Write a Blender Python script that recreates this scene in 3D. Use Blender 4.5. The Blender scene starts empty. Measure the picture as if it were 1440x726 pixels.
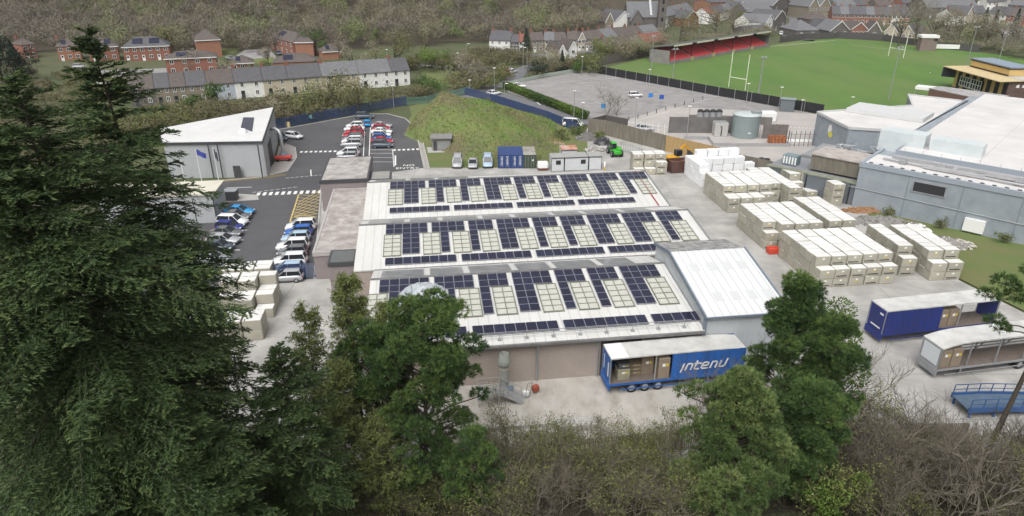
import bpy, bmesh, math, random
import numpy as np
from mathutils import Vector, Matrix
scene = bpy.context.scene
col = scene.collection
R = math.radians

# ---------------- camera, world, sun, exposure ----------------
PITCH, FOC, CAMH = R(24.5), 960.0, 38.0
cam = bpy.data.cameras.new('camera'); cam.lens = 24.0; cam.sensor_width = 36.0
cam.clip_start = 0.5; cam.clip_end = 6000
camo = bpy.data.objects.new('camera', cam); col.objects.link(camo)
camo.location = (0, 0, CAMH); camo.rotation_euler = (R(90) - PITCH, 0, 0)
scene.camera = camo
world = bpy.data.worlds.new('World'); scene.world = world; world.use_nodes = True
wn = world.node_tree; bg = wn.nodes['Background']
sky = wn.nodes.new('ShaderNodeTexSky'); sky.sky_type = 'NISHITA'; sky.sun_disc = False
SUN_EL, SUN_ROT = R(56), R(200)
sky.sun_elevation = SUN_EL; sky.sun_rotation = SUN_ROT
sky.air_density = 1.0; sky.dust_density = 6.0; sky.ozone_density = 1.0
hsv = wn.nodes.new('ShaderNodeHueSaturation'); hsv.inputs['Saturation'].default_value = 0.16
wn.links.new(sky.outputs[0], hsv.inputs['Color']); wn.links.new(hsv.outputs[0], bg.inputs['Color'])
bg.inputs['Strength'].default_value = 0.13
sun = bpy.data.lights.new('sun', 'SUN'); sun.energy = 1.5; sun.angle = R(50); sun.color = (1.0, 0.97, 0.93)
suno = bpy.data.objects.new('sun', sun); col.objects.link(suno)
# sky azimuth: rotation measured from +Y towards +X
sd = Vector((math.sin(SUN_ROT) * math.cos(SUN_EL), math.cos(SUN_ROT) * math.cos(SUN_EL), math.sin(SUN_EL)))
suno.rotation_euler = sd.to_track_quat('Z', 'Y').to_euler(); suno.location = (0, 0, 120)
scene.view_settings.view_transform = 'Standard'; scene.view_settings.look = 'None'
scene.view_settings.exposure = 0.27; scene.view_settings.gamma = 1.0; scene.view_settings.use_curve_mapping = False
scene.render.engine = 'CYCLES'
scene.cycles.max_bounces = 4; scene.cycles.diffuse_bounces = 2; scene.cycles.glossy_bounces = 2
scene.cycles.transmission_bounces = 3; scene.cycles.transparent_max_bounces = 6; scene.cycles.volume_bounces = 0
scene.cycles.caustics_reflective = False; scene.cycles.caustics_refractive = False
scene.cycles.use_denoising = True

HAZE = 0.00008
# ---------------- helpers ----------------
def ray(px, py):
    u = (px - 720) / FOC; v = (363 - py) / FOC
    return Vector((u, math.cos(PITCH) + v * math.sin(PITCH), -math.sin(PITCH) + v * math.cos(PITCH)))
def G(px, py, z=0.0):
    d = ray(px, py); t = (z - CAMH) / d.z
    return Vector((d.x * t, d.y * t, z))
def GY(px, py, y):
    d = ray(px, py); t = y / d.y
    return Vector((d.x * t, y, CAMH + d.z * t))
def smooth(a, b, x):
    t = min(1, max(0, (x - a) / (b - a))); return t * t * (3 - 2 * t)

def tag(o, label=None, cat=None, group=None, kind=None):
    if label: o['label'] = label
    if cat: o['category'] = cat
    if group: o['group'] = group
    if kind: o['kind'] = kind
    return o
def thing(name, label, cat, loc=(0, 0, 0), rz=0.0, group=None):
    o = bpy.data.objects.new(name, None); o.empty_display_size = 0.3; col.objects.link(o)
    o.location = loc; o.rotation_euler = (0, 0, rz)
    return tag(o, label, cat, group)
def link(name, me, parent=None, loc=None, rz=None):
    o = bpy.data.objects.new(name, me); col.objects.link(o)
    if parent is not None: o.parent = parent
    if loc is not None: o.location = loc
    if rz is not None: o.rotation_euler = (0, 0, rz)
    return o
KIDS = {}
def copy_tree(o, parent=None):
    c = o.copy(); col.objects.link(c)
    if parent is not None: c.parent = parent
    for ch in list(o.children): copy_tree(ch, c)
    return c

class MB:
    """collects polygons; build() links them as one mesh object"""
    def __init__(s): s.v = []; s.f = []; s.mi = []; s.sm = []; s.M = None
    def add(s, vs, fs, mi=0, sm=False):
        b = len(s.v)
        if s.M is not None: vs = [tuple(s.M @ Vector(p)) for p in vs]
        s.v += [tuple(p) for p in vs]
        for f in fs: s.f.append([b + i for i in f]); s.mi.append(mi); s.sm.append(sm)
        return s
    def poly(s, pts, mi=0): return s.add(pts, [list(range(len(pts)))], mi)
    def box(s, x0, x1, y0, y1, z0, z1, mi=0):
        v = [(x0,y0,z0),(x1,y0,z0),(x1,y1,z0),(x0,y1,z0),(x0,y0,z1),(x1,y0,z1),(x1,y1,z1),(x0,y1,z1)]
        return s.add(v, [(0,3,2,1),(4,5,6,7),(0,1,5,4),(1,2,6,5),(2,3,7,6),(3,0,4,7)], mi)
    def cbox(s, c, sz, mi=0, bev=0.0):
        x, y, z = c; a, b, h = sz[0]/2, sz[1]/2, sz[2]/2
        if bev <= 0: return s.box(x-a, x+a, y-b, y+b, z-h, z+h, mi)
        r = bev
        ring = [(-a+r,-b),(a-r,-b),(a,-b+r),(a,b-r),(a-r,b),(-a+r,b),(-a,b-r),(-a,-b+r)]
        inr = [(px*(a-r)/a, py*(b-r)/b) for px, py in ring]
        v = []
        for zz, rg in ((z-h, inr), (z-h+r, ring), (z+h-r, ring), (z+h, inr)):
            v += [(x+px, y+py, zz) for px, py in rg]
        f = [list(range(7,-1,-1)), list(range(24,32))]
        for k in range(3):
            for i in range(8):
                j = (i+1) % 8
                f.append((k*8+i, k*8+j, (k+1)*8+j, (k+1)*8+i))
        return s.add(v, f, mi)
    def prism(s, poly, z0, z1, mi=0, top=None):
        n = len(poly)
        area = sum(poly[i][0]*poly[(i+1)%n][1]-poly[(i+1)%n][0]*poly[i][1] for i in range(n))
        if area < 0: poly = poly[::-1]
        f0 = z0 if callable(z0) else (lambda x, y: z0)
        f1 = z1 if callable(z1) else (lambda x, y: z1)
        v = [(x, y, f0(x, y)) for x, y in poly] + [(x, y, f1(x, y)) for x, y in poly]
        s.add(v, [list(range(n-1,-1,-1))] + [(i,(i+1)%n,n+(i+1)%n,n+i) for i in range(n)], mi)
        s.add(v[n:], [list(range(n))], mi if top is None else top)
        return s
    def bar(s, a, b, w, h=None, mi=0):
        """square bar from a to b"""
        a = Vector(a); b = Vector(b); h = h or w
        d = (b-a).normalized(); up = Vector((0,0,1)) if abs(d.z) < .95 else Vector((1,0,0))
        x = d.cross(up).normalized()*w/2; y = x.cross(d).normalized()*h/2
        v = [a-x-y,a+x-y,a+x+y,a-x+y,b-x-y,b+x-y,b+x+y,b-x+y]
        return s.add(v, [(0,3,2,1),(4,5,6,7),(0,1,5,4),(1,2,6,5),(2,3,7,6),(3,0,4,7)], mi)
    def tube(s, pts, rad, n=8, mi=0, cap=True):
        pts = [Vector(p) for p in pts]; m = len(pts)
        if not hasattr(rad, '__len__'): rad = [rad]*m
        v = []; ref = None
        for i, p in enumerate(pts):
            d = (pts[min(i+1,m-1)]-pts[max(i-1,0)]).normalized()
            if ref is None: ref = Vector((0,0,1)) if abs(d.z) < .9 else Vector((1,0,0))
            x = d.cross(ref).normalized(); y = d.cross(x).normalized(); ref = -(y if abs(d.dot(y))<.9 else x); ref = x.cross(d)
            for k in range(n):
                t = 2*math.pi*k/n
                v.append(p + x*math.cos(t)*rad[i] + y*math.sin(t)*rad[i])
        f = [(i*n+k, i*n+(k+1)%n, (i+1)*n+(k+1)%n, (i+1)*n+k) for i in range(m-1) for k in range(n)]
        s.add(v, f, mi, True)
        if cap: s.add(v[:n], [list(range(n-1,-1,-1))], mi); s.add(v[-n:], [list(range(n))], mi)
        return s
    def lathe(s, prof, n=24, c=(0,0,0), mi=0):
        v = [(c[0]+r*math.cos(2*math.pi*k/n), c[1]+r*math.sin(2*math.pi*k/n), c[2]+z) for r, z in prof for k in range(n)]
        f = [(i*n+k, i*n+(k+1)%n, (i+1)*n+(k+1)%n, (i+1)*n+k) for i in range(len(prof)-1) for k in range(n)]
        return s.add(v, f, mi, True)
    def disc(s, c, r, axis, n=16, mi=0):
        a = Vector(axis).normalized(); ref = Vector((0,0,1)) if abs(a.z)<.9 else Vector((1,0,0))
        x = a.cross(ref).normalized(); y = a.cross(x)
        return s.poly([Vector(c)+x*r*math.cos(2*math.pi*k/n)+y*r*math.sin(2*math.pi*k/n) for k in range(n)], mi)
    def mesh(s, name, mats):
        me = bpy.data.meshes.new(name); me.from_pydata(s.v, [], s.f)
        for m in (mats if isinstance(mats, (list, tuple)) else [mats]): me.materials.append(m)
        me.polygons.foreach_set('material_index', s.mi); me.polygons.foreach_set('use_smooth', s.sm)
        me.update(); return me
    def build(s, name, mats, parent=None, loc=None, rz=None):
        return link(name, s.mesh(name, mats), parent, loc, rz)

# ---------------- materials ----------------
def nd(nt, t, **k):
    n = nt.nodes.new(t)
    for a, b in k.items(): setattr(n, a, b)
    return n
def mat(name, c, rough=0.7, metal=0.0, c2=None, scale=1.0, amt=0.5, detail=5.0, bump=0.0, bscale=None, spec=None,
        c3=None, scale3=0.1, lo=0.35, hi=0.65, stretch=None, coord='Object'):
    m = bpy.data.materials.new(name); m.use_nodes = True; nt = m.node_tree
    b = nt.nodes['Principled BSDF']
    b.inputs['Roughness'].default_value = rough; b.inputs['Metallic'].default_value = metal
    if spec is not None: b.inputs['Specular IOR Level'].default_value = spec
    b.inputs['Base Color'].default_value = (*c, 1); m.diffuse_color = (*c, 1)
    if c2 is None and not bump: return m
    tc = nd(nt, 'ShaderNodeTexCoord'); vec = tc.outputs[coord]
    if stretch:
        mp = nd(nt, 'ShaderNodeMapping'); mp.inputs['Scale'].default_value = stretch
        nt.links.new(vec, mp.inputs[0]); vec = mp.outputs[0]
    def noise(sc, det=detail):
        n = nd(nt, 'ShaderNodeTexNoise'); n.inputs['Scale'].default_value = sc; n.inputs['Detail'].default_value = det
        n.inputs['Roughness'].default_value = 0.6
        nt.links.new(vec, n.inputs['Vector']); return n.outputs['Fac']
    out = None
    def mixin(prev, colr, fac, a):
        mr = nd(nt, 'ShaderNodeMapRange'); mr.inputs['From Min'].default_value = lo; mr.inputs['From Max'].default_value = hi
        mr.inputs['To Max'].default_value = a; nt.links.new(fac, mr.inputs[0])
        mx = nd(nt, 'ShaderNodeMix', data_type='RGBA')
        nt.links.new(mr.outputs[0], mx.inputs[0])
        if prev is None: mx.inputs[6].default_value = (*c, 1)
        else: nt.links.new(prev, mx.inputs[6])
        mx.inputs[7].default_value = (*colr, 1)
        return mx.outputs[2]
    if c2 is not None: out = mixin(None, c2, noise(scale), amt)
    if c3 is not None: out = mixin(out, c3, noise(scale3), amt)
    if out is not None: nt.links.new(out, b.inputs['Base Color'])
    if bump:
        bp = nd(nt, 'ShaderNodeBump'); bp.inputs['Strength'].default_value = bump; bp.inputs['Distance'].default_value = 0.05
        nt.links.new(noise(bscale or scale*4), bp.inputs['Height']); nt.links.new(bp.outputs[0], b.inputs['Normal'])
    return m
def stripes(m, axis, period, depth=0.6, dist=0.04, sharp=False):
    """corrugation / ribs as a bump along one object axis"""
    nt = m.node_tree; b = nt.nodes['Principled BSDF']
    tc = nd(nt, 'ShaderNodeTexCoord'); sp = nd(nt, 'ShaderNodeSeparateXYZ'); nt.links.new(tc.outputs['Object'], sp.inputs[0])
    mu = nd(nt, 'ShaderNodeMath', operation='MULTIPLY'); mu.inputs[1].default_value = 2*math.pi/period
    nt.links.new(sp.outputs[axis], mu.inputs[0])
    si = nd(nt, 'ShaderNodeMath', operation='SINE'); nt.links.new(mu.outputs[0], si.inputs[0]); o = si.outputs[0]
    if sharp:
        pw = nd(nt, 'ShaderNodeMath', operation='GREATER_THAN'); pw.inputs[1].default_value = 0.8; nt.links.new(o, pw.inputs[0]); o = pw.outputs[0]
    bp = nd(nt, 'ShaderNodeBump'); bp.inputs['Strength'].default_value = depth; bp.inputs['Distance'].default_value = dist
    nt.links.new(o, bp.inputs['Height']); nt.links.new(bp.outputs[0], b.inputs['Normal'])
    return m
def linemat(name, c, cl, axes, period, width=0.06, rough=0.6, metal=0, c2=None, scale=1.0, amt=0.5):
    """a surface with thin joint lines on a grid along the given object axes"""
    m = mat(name, c, rough, metal, c2=c2 or tuple(x*0.9 for x in c), scale=scale, amt=amt); nt = m.node_tree; b = nt.nodes['Principled BSDF']
    tc = nd(nt, 'ShaderNodeTexCoord'); sp = nd(nt, 'ShaderNodeSeparateXYZ'); nt.links.new(tc.outputs['Object'], sp.inputs[0])
    prev = b.inputs['Base Color'].links[0].from_socket
    for ax, pe in zip(axes, period):
        mo = nd(nt, 'ShaderNodeMath', operation='PINGPONG'); mo.inputs[1].default_value = pe/2
        nt.links.new(sp.outputs[ax], mo.inputs[0])
        lt = nd(nt, 'ShaderNodeMath', operation='LESS_THAN'); lt.inputs[1].default_value = width/2; nt.links.new(mo.outputs[0], lt.inputs[0])
        mx = nd(nt, 'ShaderNodeMix', data_type='RGBA'); nt.links.new(lt.outputs[0], mx.inputs[0]); nt.links.new(prev, mx.inputs[6])
        mx.inputs[7].default_value = (*cl, 1); prev = mx.outputs[2]
    nt.links.new(prev, b.inputs['Base Color'])
    return m
def vary(m, amt):
    """each object made of m is a little lighter or darker than its neighbours"""
    nt = m.node_tree; b = nt.nodes['Principled BSDF']; ob = nd(nt, 'ShaderNodeObjectInfo'); mr = nd(nt, 'ShaderNodeMapRange')
    mr.inputs['To Min'].default_value = 1-amt; mr.inputs['To Max'].default_value = 1+amt*.4; nt.links.new(ob.outputs['Random'], mr.inputs[0])
    h = nd(nt, 'ShaderNodeHueSaturation'); prev = b.inputs['Base Color'].links[0].from_socket; nt.links.new(prev, h.inputs['Color']); nt.links.new(mr.outputs[0], h.inputs['Value']); nt.links.new(h.outputs[0], b.inputs['Base Color']); return m
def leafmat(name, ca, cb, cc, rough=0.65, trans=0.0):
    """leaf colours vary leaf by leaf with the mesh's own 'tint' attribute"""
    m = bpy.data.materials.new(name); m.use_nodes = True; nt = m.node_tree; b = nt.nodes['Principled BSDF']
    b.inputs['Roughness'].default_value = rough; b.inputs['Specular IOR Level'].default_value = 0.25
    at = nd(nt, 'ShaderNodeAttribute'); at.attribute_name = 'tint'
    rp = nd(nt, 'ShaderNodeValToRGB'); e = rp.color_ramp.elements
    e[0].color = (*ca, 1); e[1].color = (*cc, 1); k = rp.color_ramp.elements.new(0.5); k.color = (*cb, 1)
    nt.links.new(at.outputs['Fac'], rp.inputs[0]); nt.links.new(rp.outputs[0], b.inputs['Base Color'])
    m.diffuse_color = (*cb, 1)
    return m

M = {}
M['asphalt'] = mat('asphalt', (.075,.075,.08), .85, c2=(.055,.055,.06), scale=.5, amt=.8, c3=(.10,.10,.105), scale3=.07)
M['old_asphalt'] = mat('old_asphalt', (.255,.245,.245), .9, c2=(.185,.178,.178), scale=.12, amt=.8, c3=(.31,.30,.29), scale3=.4)
M['road'] = mat('road_asphalt', (.16,.16,.17), .9, c2=(.12,.12,.13), scale=.2, amt=.7)
M['concrete'] = linemat('yard_concrete', (.43,.42,.40), (.22,.215,.205), (0,1), (9.0,7.0), .07, .85, 0, (.27,.263,.25), .22, .95)
M['wet_concrete'] = mat('stained_concrete', (.40,.375,.335), .75, c2=(.25,.225,.185), scale=.3, amt=.85, c3=(.47,.45,.42), scale3=.9, stretch=(1,.45,1), detail=8)
M['kerb'] = mat('kerb_concrete', (.42,.41,.39), .85, c2=(.33,.32,.3), scale=2, amt=.6)
M['pave'] = mat('paving', (.36,.33,.31), .85, c2=(.28,.26,.25), scale=1.2, amt=.6)
M['line'] = mat('white_road_paint', (.75,.75,.74), .7, c2=(.55,.55,.54), scale=3, amt=.5)
M['yline'] = mat('yellow_road_paint', (.60,.46,.16), .7, c2=(.42,.33,.16), scale=2, amt=.5)
M['ground'] = mat('rough_ground', (.075,.085,.035), .95, c2=(.11,.095,.06), scale=.09, amt=.9, c3=(.06,.09,.03), scale3=.03, bump=.3, bscale=1)
M['bank'] = mat('leaf_litter', (.06,.05,.035), .95, c2=(.035,.035,.025), scale=.8, amt=.9, bump=.4, bscale=3)
M['pitch'] = mat('pitch_grass', (.085,.185,.028), .95, c2=(.06,.14,.024), scale=.09, amt=.9, c3=(.125,.17,.05), scale3=.03, stretch=(1,.35,1), detail=8)
M['verge'] = mat('verge_grass', (.10,.15,.04), .95, c2=(.15,.14,.06), scale=.25, amt=.8, bump=.3, bscale=2)
M['gravel'] = mat('gravel', (.27,.26,.25), .95, c2=(.17,.16,.15), scale=1.5, amt=.9, bump=.6, bscale=5)
M['white'] = mat('white_paint', (.78,.78,.77), .5)
M['black'] = mat('black_rubber', (.02,.02,.022), .7)
M['darkgrey'] = mat('dark_grey_metal', (.06,.062,.068), .5)
M['grey'] = mat('grey_metal', (.32,.33,.34), .5, .2, c2=(.25,.26,.27), scale=1.5, amt=.6)
M['galv'] = mat('galvanised_steel', (.45,.46,.47), .45, .5, c2=(.36,.37,.38), scale=2, amt=.6)
M['glass'] = mat('dark_glass', (.02,.024,.03), .12)
M['wood'] = mat('weathered_timber', (.21,.19,.15), .9, c2=(.12,.11,.09), scale=2.2, amt=.8, stretch=(1,1,.15))
M['newwood'] = mat('new_timber', (.42,.29,.13), .85, c2=(.33,.22,.10), scale=2.2, amt=.8, stretch=(1,1,.15))
M['brick'] = mat('red_brick', (.27,.12,.085), .9, c2=(.21,.095,.07), scale=1.5, amt=.7)
M['obrick'] = mat('orange_brick', (.33,.16,.105), .9, c2=(.26,.125,.085), scale=1.5, amt=.7)
M['slate'] = mat('slate_roof', (.105,.103,.112), .8, c2=(.07,.07,.078), scale=1.2, amt=.8)
M['bslate'] = mat('brown_tiles', (.12,.10,.092), .85, c2=(.08,.067,.062), scale=1.2, amt=.8)
M['rtile'] = mat('red_tiles', (.25,.09,.07), .8, c2=(.17,.07,.055), scale=1.2, amt=.8)
M['gslate'] = mat('pale_slate', (.165,.168,.178), .8, c2=(.115,.118,.125), scale=1.0, amt=.8)
M['stone'] = mat('rubble_stone', (.27,.235,.18), .95, c2=(.17,.145,.115), scale=1.6, amt=.9)
M['dstone'] = mat('dark_stone', (.16,.145,.13), .95, c2=(.10,.09,.085), scale=1.4, amt=.9)
M['cream'] = mat('cream_render', (.50,.45,.35), .9, c2=(.40,.35,.27), scale=.9, amt=.6)
M['wrender'] = mat('white_render', (.78,.78,.76), .9, c2=(.55,.54,.51), scale=.8, amt=.5)
M['blrender'] = mat('pale_blue_render', (.42,.47,.54), .9, c2=(.33,.37,.43), scale=.9, amt=.6)
M['teal'] = mat('teal_paint', (.20,.42,.40), .8)
M['winw'] = M['white']
M['bark'] = mat('bark', (.085,.068,.05), .95, c2=(.05,.042,.034), scale=3, amt=.8, stretch=(1,1,.3))
M['twig'] = mat('bare_twigs', (.14,.12,.09), .95, c2=(.21,.185,.145), scale=.6, amt=.8)
M['dtwig'] = mat('dark_twigs', (.075,.063,.045), .95, c2=(.13,.11,.078), scale=.6, amt=.8)
# ---------------- terrain ----------------
def mound_h(x, y):
    xs = [-24, -16.5, -5.5, 3, 11]; zs = [0, 6.9, 4.9, 2.3, 0]; ys = [160, 160, 158, 155, 150]
    if x <= -24 or x >= 13: return 0.0
    zr = float(np.interp(x, xs, zs)); yr = float(np.interp(x, xs, ys))
    y0 = 127.5 + max(0, (-7 - x)) * 1.25
    if y < yr: t = (y - y0) / (yr - y0); p = max(0, t) ** 0.9 if t < 1 else 1; p = math.sin(min(1, max(0, p)) * math.pi / 2)
    else: p = 1 - smooth(0, 20, y - yr)
    n = 0.25 * math.sin(x * .7 + y * .35) + .2 * math.sin(x * 1.7 - y * .9) + .12 * math.sin(x * 3.1 + y * 2.3)
    return max(0, zr * p + n * min(1, zr * p))
def hill_y0(x):
    return float(np.interp(x, [-400, -120, -60, -10, 40, 75, 110, 160, 260], [270, 285, 298, 318, 352, 395, 440, 520, 620]))
def zt(x, y):
    z = -0.12
    y0 = hill_y0(x)
    if y > y0: d = y - y0; z += min(d, 260) * .27 * smooth(0, 40, d) + .15 * max(0, min(d - 260, 300))
    if y < 41: z += (41 - y) * .42 + .3 * math.sin(x * .3) * smooth(41, 34, y)
    z += 2.2 * smooth(-95, -150, x) * smooth(60, 150, y) * 0
    return z
def axis(segs):
    out = []
    for a, b, s in segs: out += list(np.arange(a, b, s))
    return out + [segs[-1][1]]
xs = axis([(-900, -200, 40), (-200, 200, 8), (200, 1000, 40)]); ys = axis([(-60, 0, 10), (0, 48, 3), (48, 260, 14), (260, 620, 10), (620, 2200, 60)])
mb = MB(); nx = len(xs)
mb.add([(x, y, zt(x, y)) for y in ys for x in xs], [(j*nx+i, j*nx+i+1, (j+1)*nx+i+1, (j+1)*nx+i) for j in range(len(ys)-1) for i in range(nx-1)], 0, True)
M['woodfloor'] = mat('woodland_floor', (.085,.068,.045), .95, c2=(.055,.048,.03), scale=.15, amt=.9)
for i, f in enumerate(mb.f):
    if mb.v[f[0]][1] > hill_y0(mb.v[f[0]][0])-8 and mb.v[f[0]][0] < 130: mb.mi[i] = 1
ground = tag(mb.build('ground', [M['ground'], M['woodfloor']]), kind='structure')

def sheet(name, pts, z, m, world=False):
    P = [Vector((p[0], p[1], z)) if world else G(p[0], p[1], z) for p in pts]
    if sum(P[i].x*P[(i+1)%len(P)].y-P[(i+1)%len(P)].x*P[i].y for i in range(len(P))) < 0: P = P[::-1]
    b = MB(); b.poly(P); return tag(b.build(name, m), kind='structure')

sheet('yard', [(300,660),(335,430),(380,388),(440,392),(452,262),(545,240),(590,231),(700,234),(815,205),(826,180),(935,205),(1020,226),(1115,246),(1185,270),(1262,338),(1350,395),(1440,440),(1540,520),(1500,640),(1000,660)], 0.0, M['concrete'])
sheet('loading_yard', [(600,650),(610,560),(672,542),(850,524),(1000,500),(1040,512),(1040,560),(1010,625)], 0.012, M['wet_concrete'])
sheet('service_yard', [(842,182),(940,150),(1160,161),(1160,200),(1200,262),(1115,243),(1020,222),(935,201)], 0.006, mat('service_concrete',(.42,.39,.37),.9,c2=(.33,.31,.30),scale=.2,amt=.7))
sheet('car_park', [(140,300),(235,262),(372,248),(404,226),(398,200),(389,183),(430,176),(515,160),(545,160),(570,167),(584,180),(597,236),(545,243),(452,262),(442,392),(322,402),(150,420)], 0.016, M['asphalt'])
sheet('station_car_park', [(709,121),(812,101.5),(846,103.5),(940,121.5),(1156,162),(1000,182),(905,190),(826,168),(715,130)], 0.004, M['old_asphalt'])
sheet('lane', [(640,136),(690,128),(715,131),(826,168),(905,190),(905,197),(826,176),(740,152),(690,140)], 0.012, M['road'])
sheet('street', [(712,121),(690,128),(640,133),(630,128),(700,118),(715,108),(722,98),(735,93),(750,87),(762,87),(756,95),(740,103),(735,112),(745,113)], 0.018, M['road'])
sheet('village_road', [(560,92),(700,101),(722,98),(720,94),(650,92),(560,88)], 0.01, M['road'])
sheet('pitch', [(838,99),(905,82),(1080,64),(1130,56.5),(1180,54.5),(1240,58),(1300,66),(1380,74),(1480,88),(1440,118),(1340,142),(1200,166),(1156,158),(940,118)], 0.010, M['pitch'])
sheet('town_road', [(1098,56),(1146,58),(1130,30),(1118,20),(1108,20),(1110,30)], 0.01, M['road'])
sheet('estate_road', [(110,101),(320,92),(330,98),(300,106),(112,110)], 0.01, M['old_asphalt'])
sheet('estate_yard', [(330,80),(345,70),(380,70),(388,80),(384,88),(360,90)], 0.012, M['old_asphalt'])
sheet('village_street', [(726,76),(770,75.5),(830,71),(836,74),(770,80),(726,80)], 0.012, M['road'])
sheet('kerbed_island', [(380,247),(404,240),(416,222),(414,208),(402,203),(392,206),(388,225),(376,243)], 0.03, M['pave'])
sheet('footpath', [(583,180),(590,180),(604,238),(596,238)], 0.02, M['pave'])
sheet('grass_strip', [(1194,277),(1440,330),(1540,360),(1540,470),(1440,437),(1350,392),(1262,336)], 0.02, M['verge'])
sheet('estate_lawn', [(112,112),(205,108),(228,112),(232,122),(120,130)], 0.0, mat('dry_lawn',(.16,.16,.05),.95,c2=(.10,.12,.04),scale=.3,amt=.8))
sheet('green_lawn', [(318,82),(340,68),(350,64),(300,64),(296,70)], 0.0, M['verge'])
sheet('estate_green', [(352,84),(384,80),(388,88),(360,90)], 0.02, M['verge'])
sheet('roadside_green', [(590,105),(600,98),(690,102),(698,112),(640,124),(610,118)], 0.0, M['verge'])
sheet('bank_grass', [(575,150),(640,132),(690,142),(740,160),(815,190),(826,200),(826,225),(700,236),(600,236),(592,200)], 0.004, M['verge'])
# grass mound
mb = MB(); gx = np.arange(-25, 14.1, .8); gy = np.arange(126, 181, .8)
mb.add([(x, y, mound_h(x, y) - .02) for y in gy for x in gx], [(j*len(gx)+i, j*len(gx)+i+1, (j+1)*len(gx)+i+1, (j+1)*len(gx)+i) for j in range(len(gy)-1) for i in range(len(gx)-1)], 0, True)
M['mound'] = mat('mound_grass', (.11,.20,.04), .95, c2=(.20,.19,.075), scale=.16, amt=.9, c3=(.12,.10,.065), scale3=.1, bump=.5, bscale=2.5)
tag(mb.build('grass_mound', M['mound']), kind='structure')

# road paint
lines = MB(); ylines = MB()
def stroke(b, p, q, w, z=.035):
    p = G(*p) if not isinstance(p, Vector) else p; q = G(*q) if not isinstance(q, Vector) else q
    d = (q-p).normalized(); n = Vector((-d.y, d.x, 0))*w/2
    b.poly([(a.x, a.y, z) for a in (p-n, q-n, q+n, p+n)])
def dashes(p, q, n, w, frac=.55):
    a, c = G(*p), G(*q)
    for i in range(n):
        s = a.lerp(c, (i+.0)/n); e = a.lerp(c, (i+frac)/n); stroke(lines, s, e, w)
dashes((422,214),(476,213), 8, 1.1); dashes((553,211.5),(592,210), 6, 1.1)
dashes((361,273.5),(456,269.5), 11, 1.6)
dashes((355,271),(420,263), 8, .15, .7); dashes((402,251),(455,246), 8, .15, .7)
stroke(lines, (437,239),(437.6,248), .2); stroke(lines, (319,264.5),(354,263.5), .2)
stroke(lines, (513,178),(511,220), .18); stroke(lines, (521,178),(519,222), .18)
for y in (222,207.5): stroke(lines, (480,y),(510,y-.5), .15)
for y in (211,216,222,228): stroke(lines, (520,y),(552,y), .15)
stroke(lines, (552,210),(554,235), .15); stroke(lines, (556,219),(556,233), .3)
for y in (300,312,324,338,352,368,384): stroke(lines, (346-(y-300)*.35,y),(356-(y-300)*.35,y), .2)
stroke(ylines, (420,274),(408,312), .22); stroke(ylines, (408,312),(443,312), .22); stroke(ylines, (409,306),(444,306), .18)
for i in range(9):
    t = i/8
    a, b_ = Vector((420-11*t, 274+32*t, 0)), Vector((452-8*t, 267+39*t, 0))
    stroke(ylines, (a.x,a.y), (b_.x, min(306, b_.y+10)), .14, .034); stroke(ylines, (a.x, min(306, a.y+11)), (b_.x,b_.y), .14, .038)
stroke(lines, (755,144),(760,148), .3)
for r0, r1 in (((742,121),(800,113)),((770,133),(845,121)),((820,146),(915,131))):
    for i in range(13):
        t = i/12; px, py = r0[0]+(r1[0]-r0[0])*t, r0[1]+(r1[1]-r0[1])*t; stroke(lines, (px,py),(px+9,py+2.6), .09, .03)
for i in range(9):
    stroke(lines, (880+i*15,174-i*4.6),(896+i*15,171-i*4.5), .16)
for i in range(6): stroke(lines, (760+i*14,121-i*1.5),(800+i*14,117-i*1.5), .25)
for i in range(10): stroke(lines, (985+i*5.3,176-i*1.1),(990+i*5.3,176-i*1.1), .8)
for i in range(9): stroke(lines, (1108+i*6,196),(1111+i*6,200), .8); 
dashes((1095,178),(1160,182), 12, .4)
stroke(lines, (1080,66),(1175,57), .3); stroke(lines, (1200,64),(1290,74), .15)
tag(lines.build('white_road_markings', M['line']), kind='structure')
tag(ylines.build('yellow_road_markings', M['yline']), kind='structure')
def text_mesh(s, size, depth=.01, spacing=1.0):
    c = bpy.data.curves.new('lettering', 'FONT'); c.body = s; c.size = size; c.extrude = depth; c.align_x = 'CENTER'; c.align_y = 'CENTER'; c.space_character = spacing
    t = bpy.data.objects.new('t', c); col.objects.link(t)
    dg = bpy.context.evaluated_depsgraph_get(); me = bpy.data.meshes.new_from_object(t.evaluated_get(dg))
    bpy.data.objects.remove(t); bpy.data.curves.remove(c); return me
def text_obj(name, s, size, m, loc, rot, parent=None, scale=(1,1,1), depth=.01, kind=None):
    me = text_mesh(s, size, depth); me.materials.clear(); me.materials.append(m)
    o = link(name, me, parent); o.location = loc; o.rotation_euler = rot; o.scale = scale
    return tag(o, kind=kind)
a = G(574,235); text_obj('road_lettering', 'NO', 1.3, M['line'], (a.x, a.y+.9, .05), (0,0,R(4)), scale=(1.1,1.2,1), kind='structure')
text_obj('road_lettering', 'ENTRY', 1.3, M['line'], (a.x, a.y-.9, .05), (0,0,R(4)), scale=(1.1,1.2,1), kind='structure')
# kerbs
kb = MB()
def kerb(pts, w=.25, h=.12):
    P = [G(*p) for p in pts]
    for a, b in zip(P, P[1:]): kb.bar((a.x,a.y,h/2), (b.x,b.y,h/2), w, h)
kerb([(389,183),(430,176),(515,160.5),(545,160.5),(570,167),(584,180),(597,236)])
kerb([(372,248),(404,241),(417,222),(415,208),(402,203)])
kerb([(709,121),(812,101.5)]); kerb([(240,262),(372,249)]); kerb([(452,262),(442,392)])
kerb([(590,180),(604,238)], .2)
tag(kb.build('kerb', M['kerb']), kind='structure')

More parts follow.
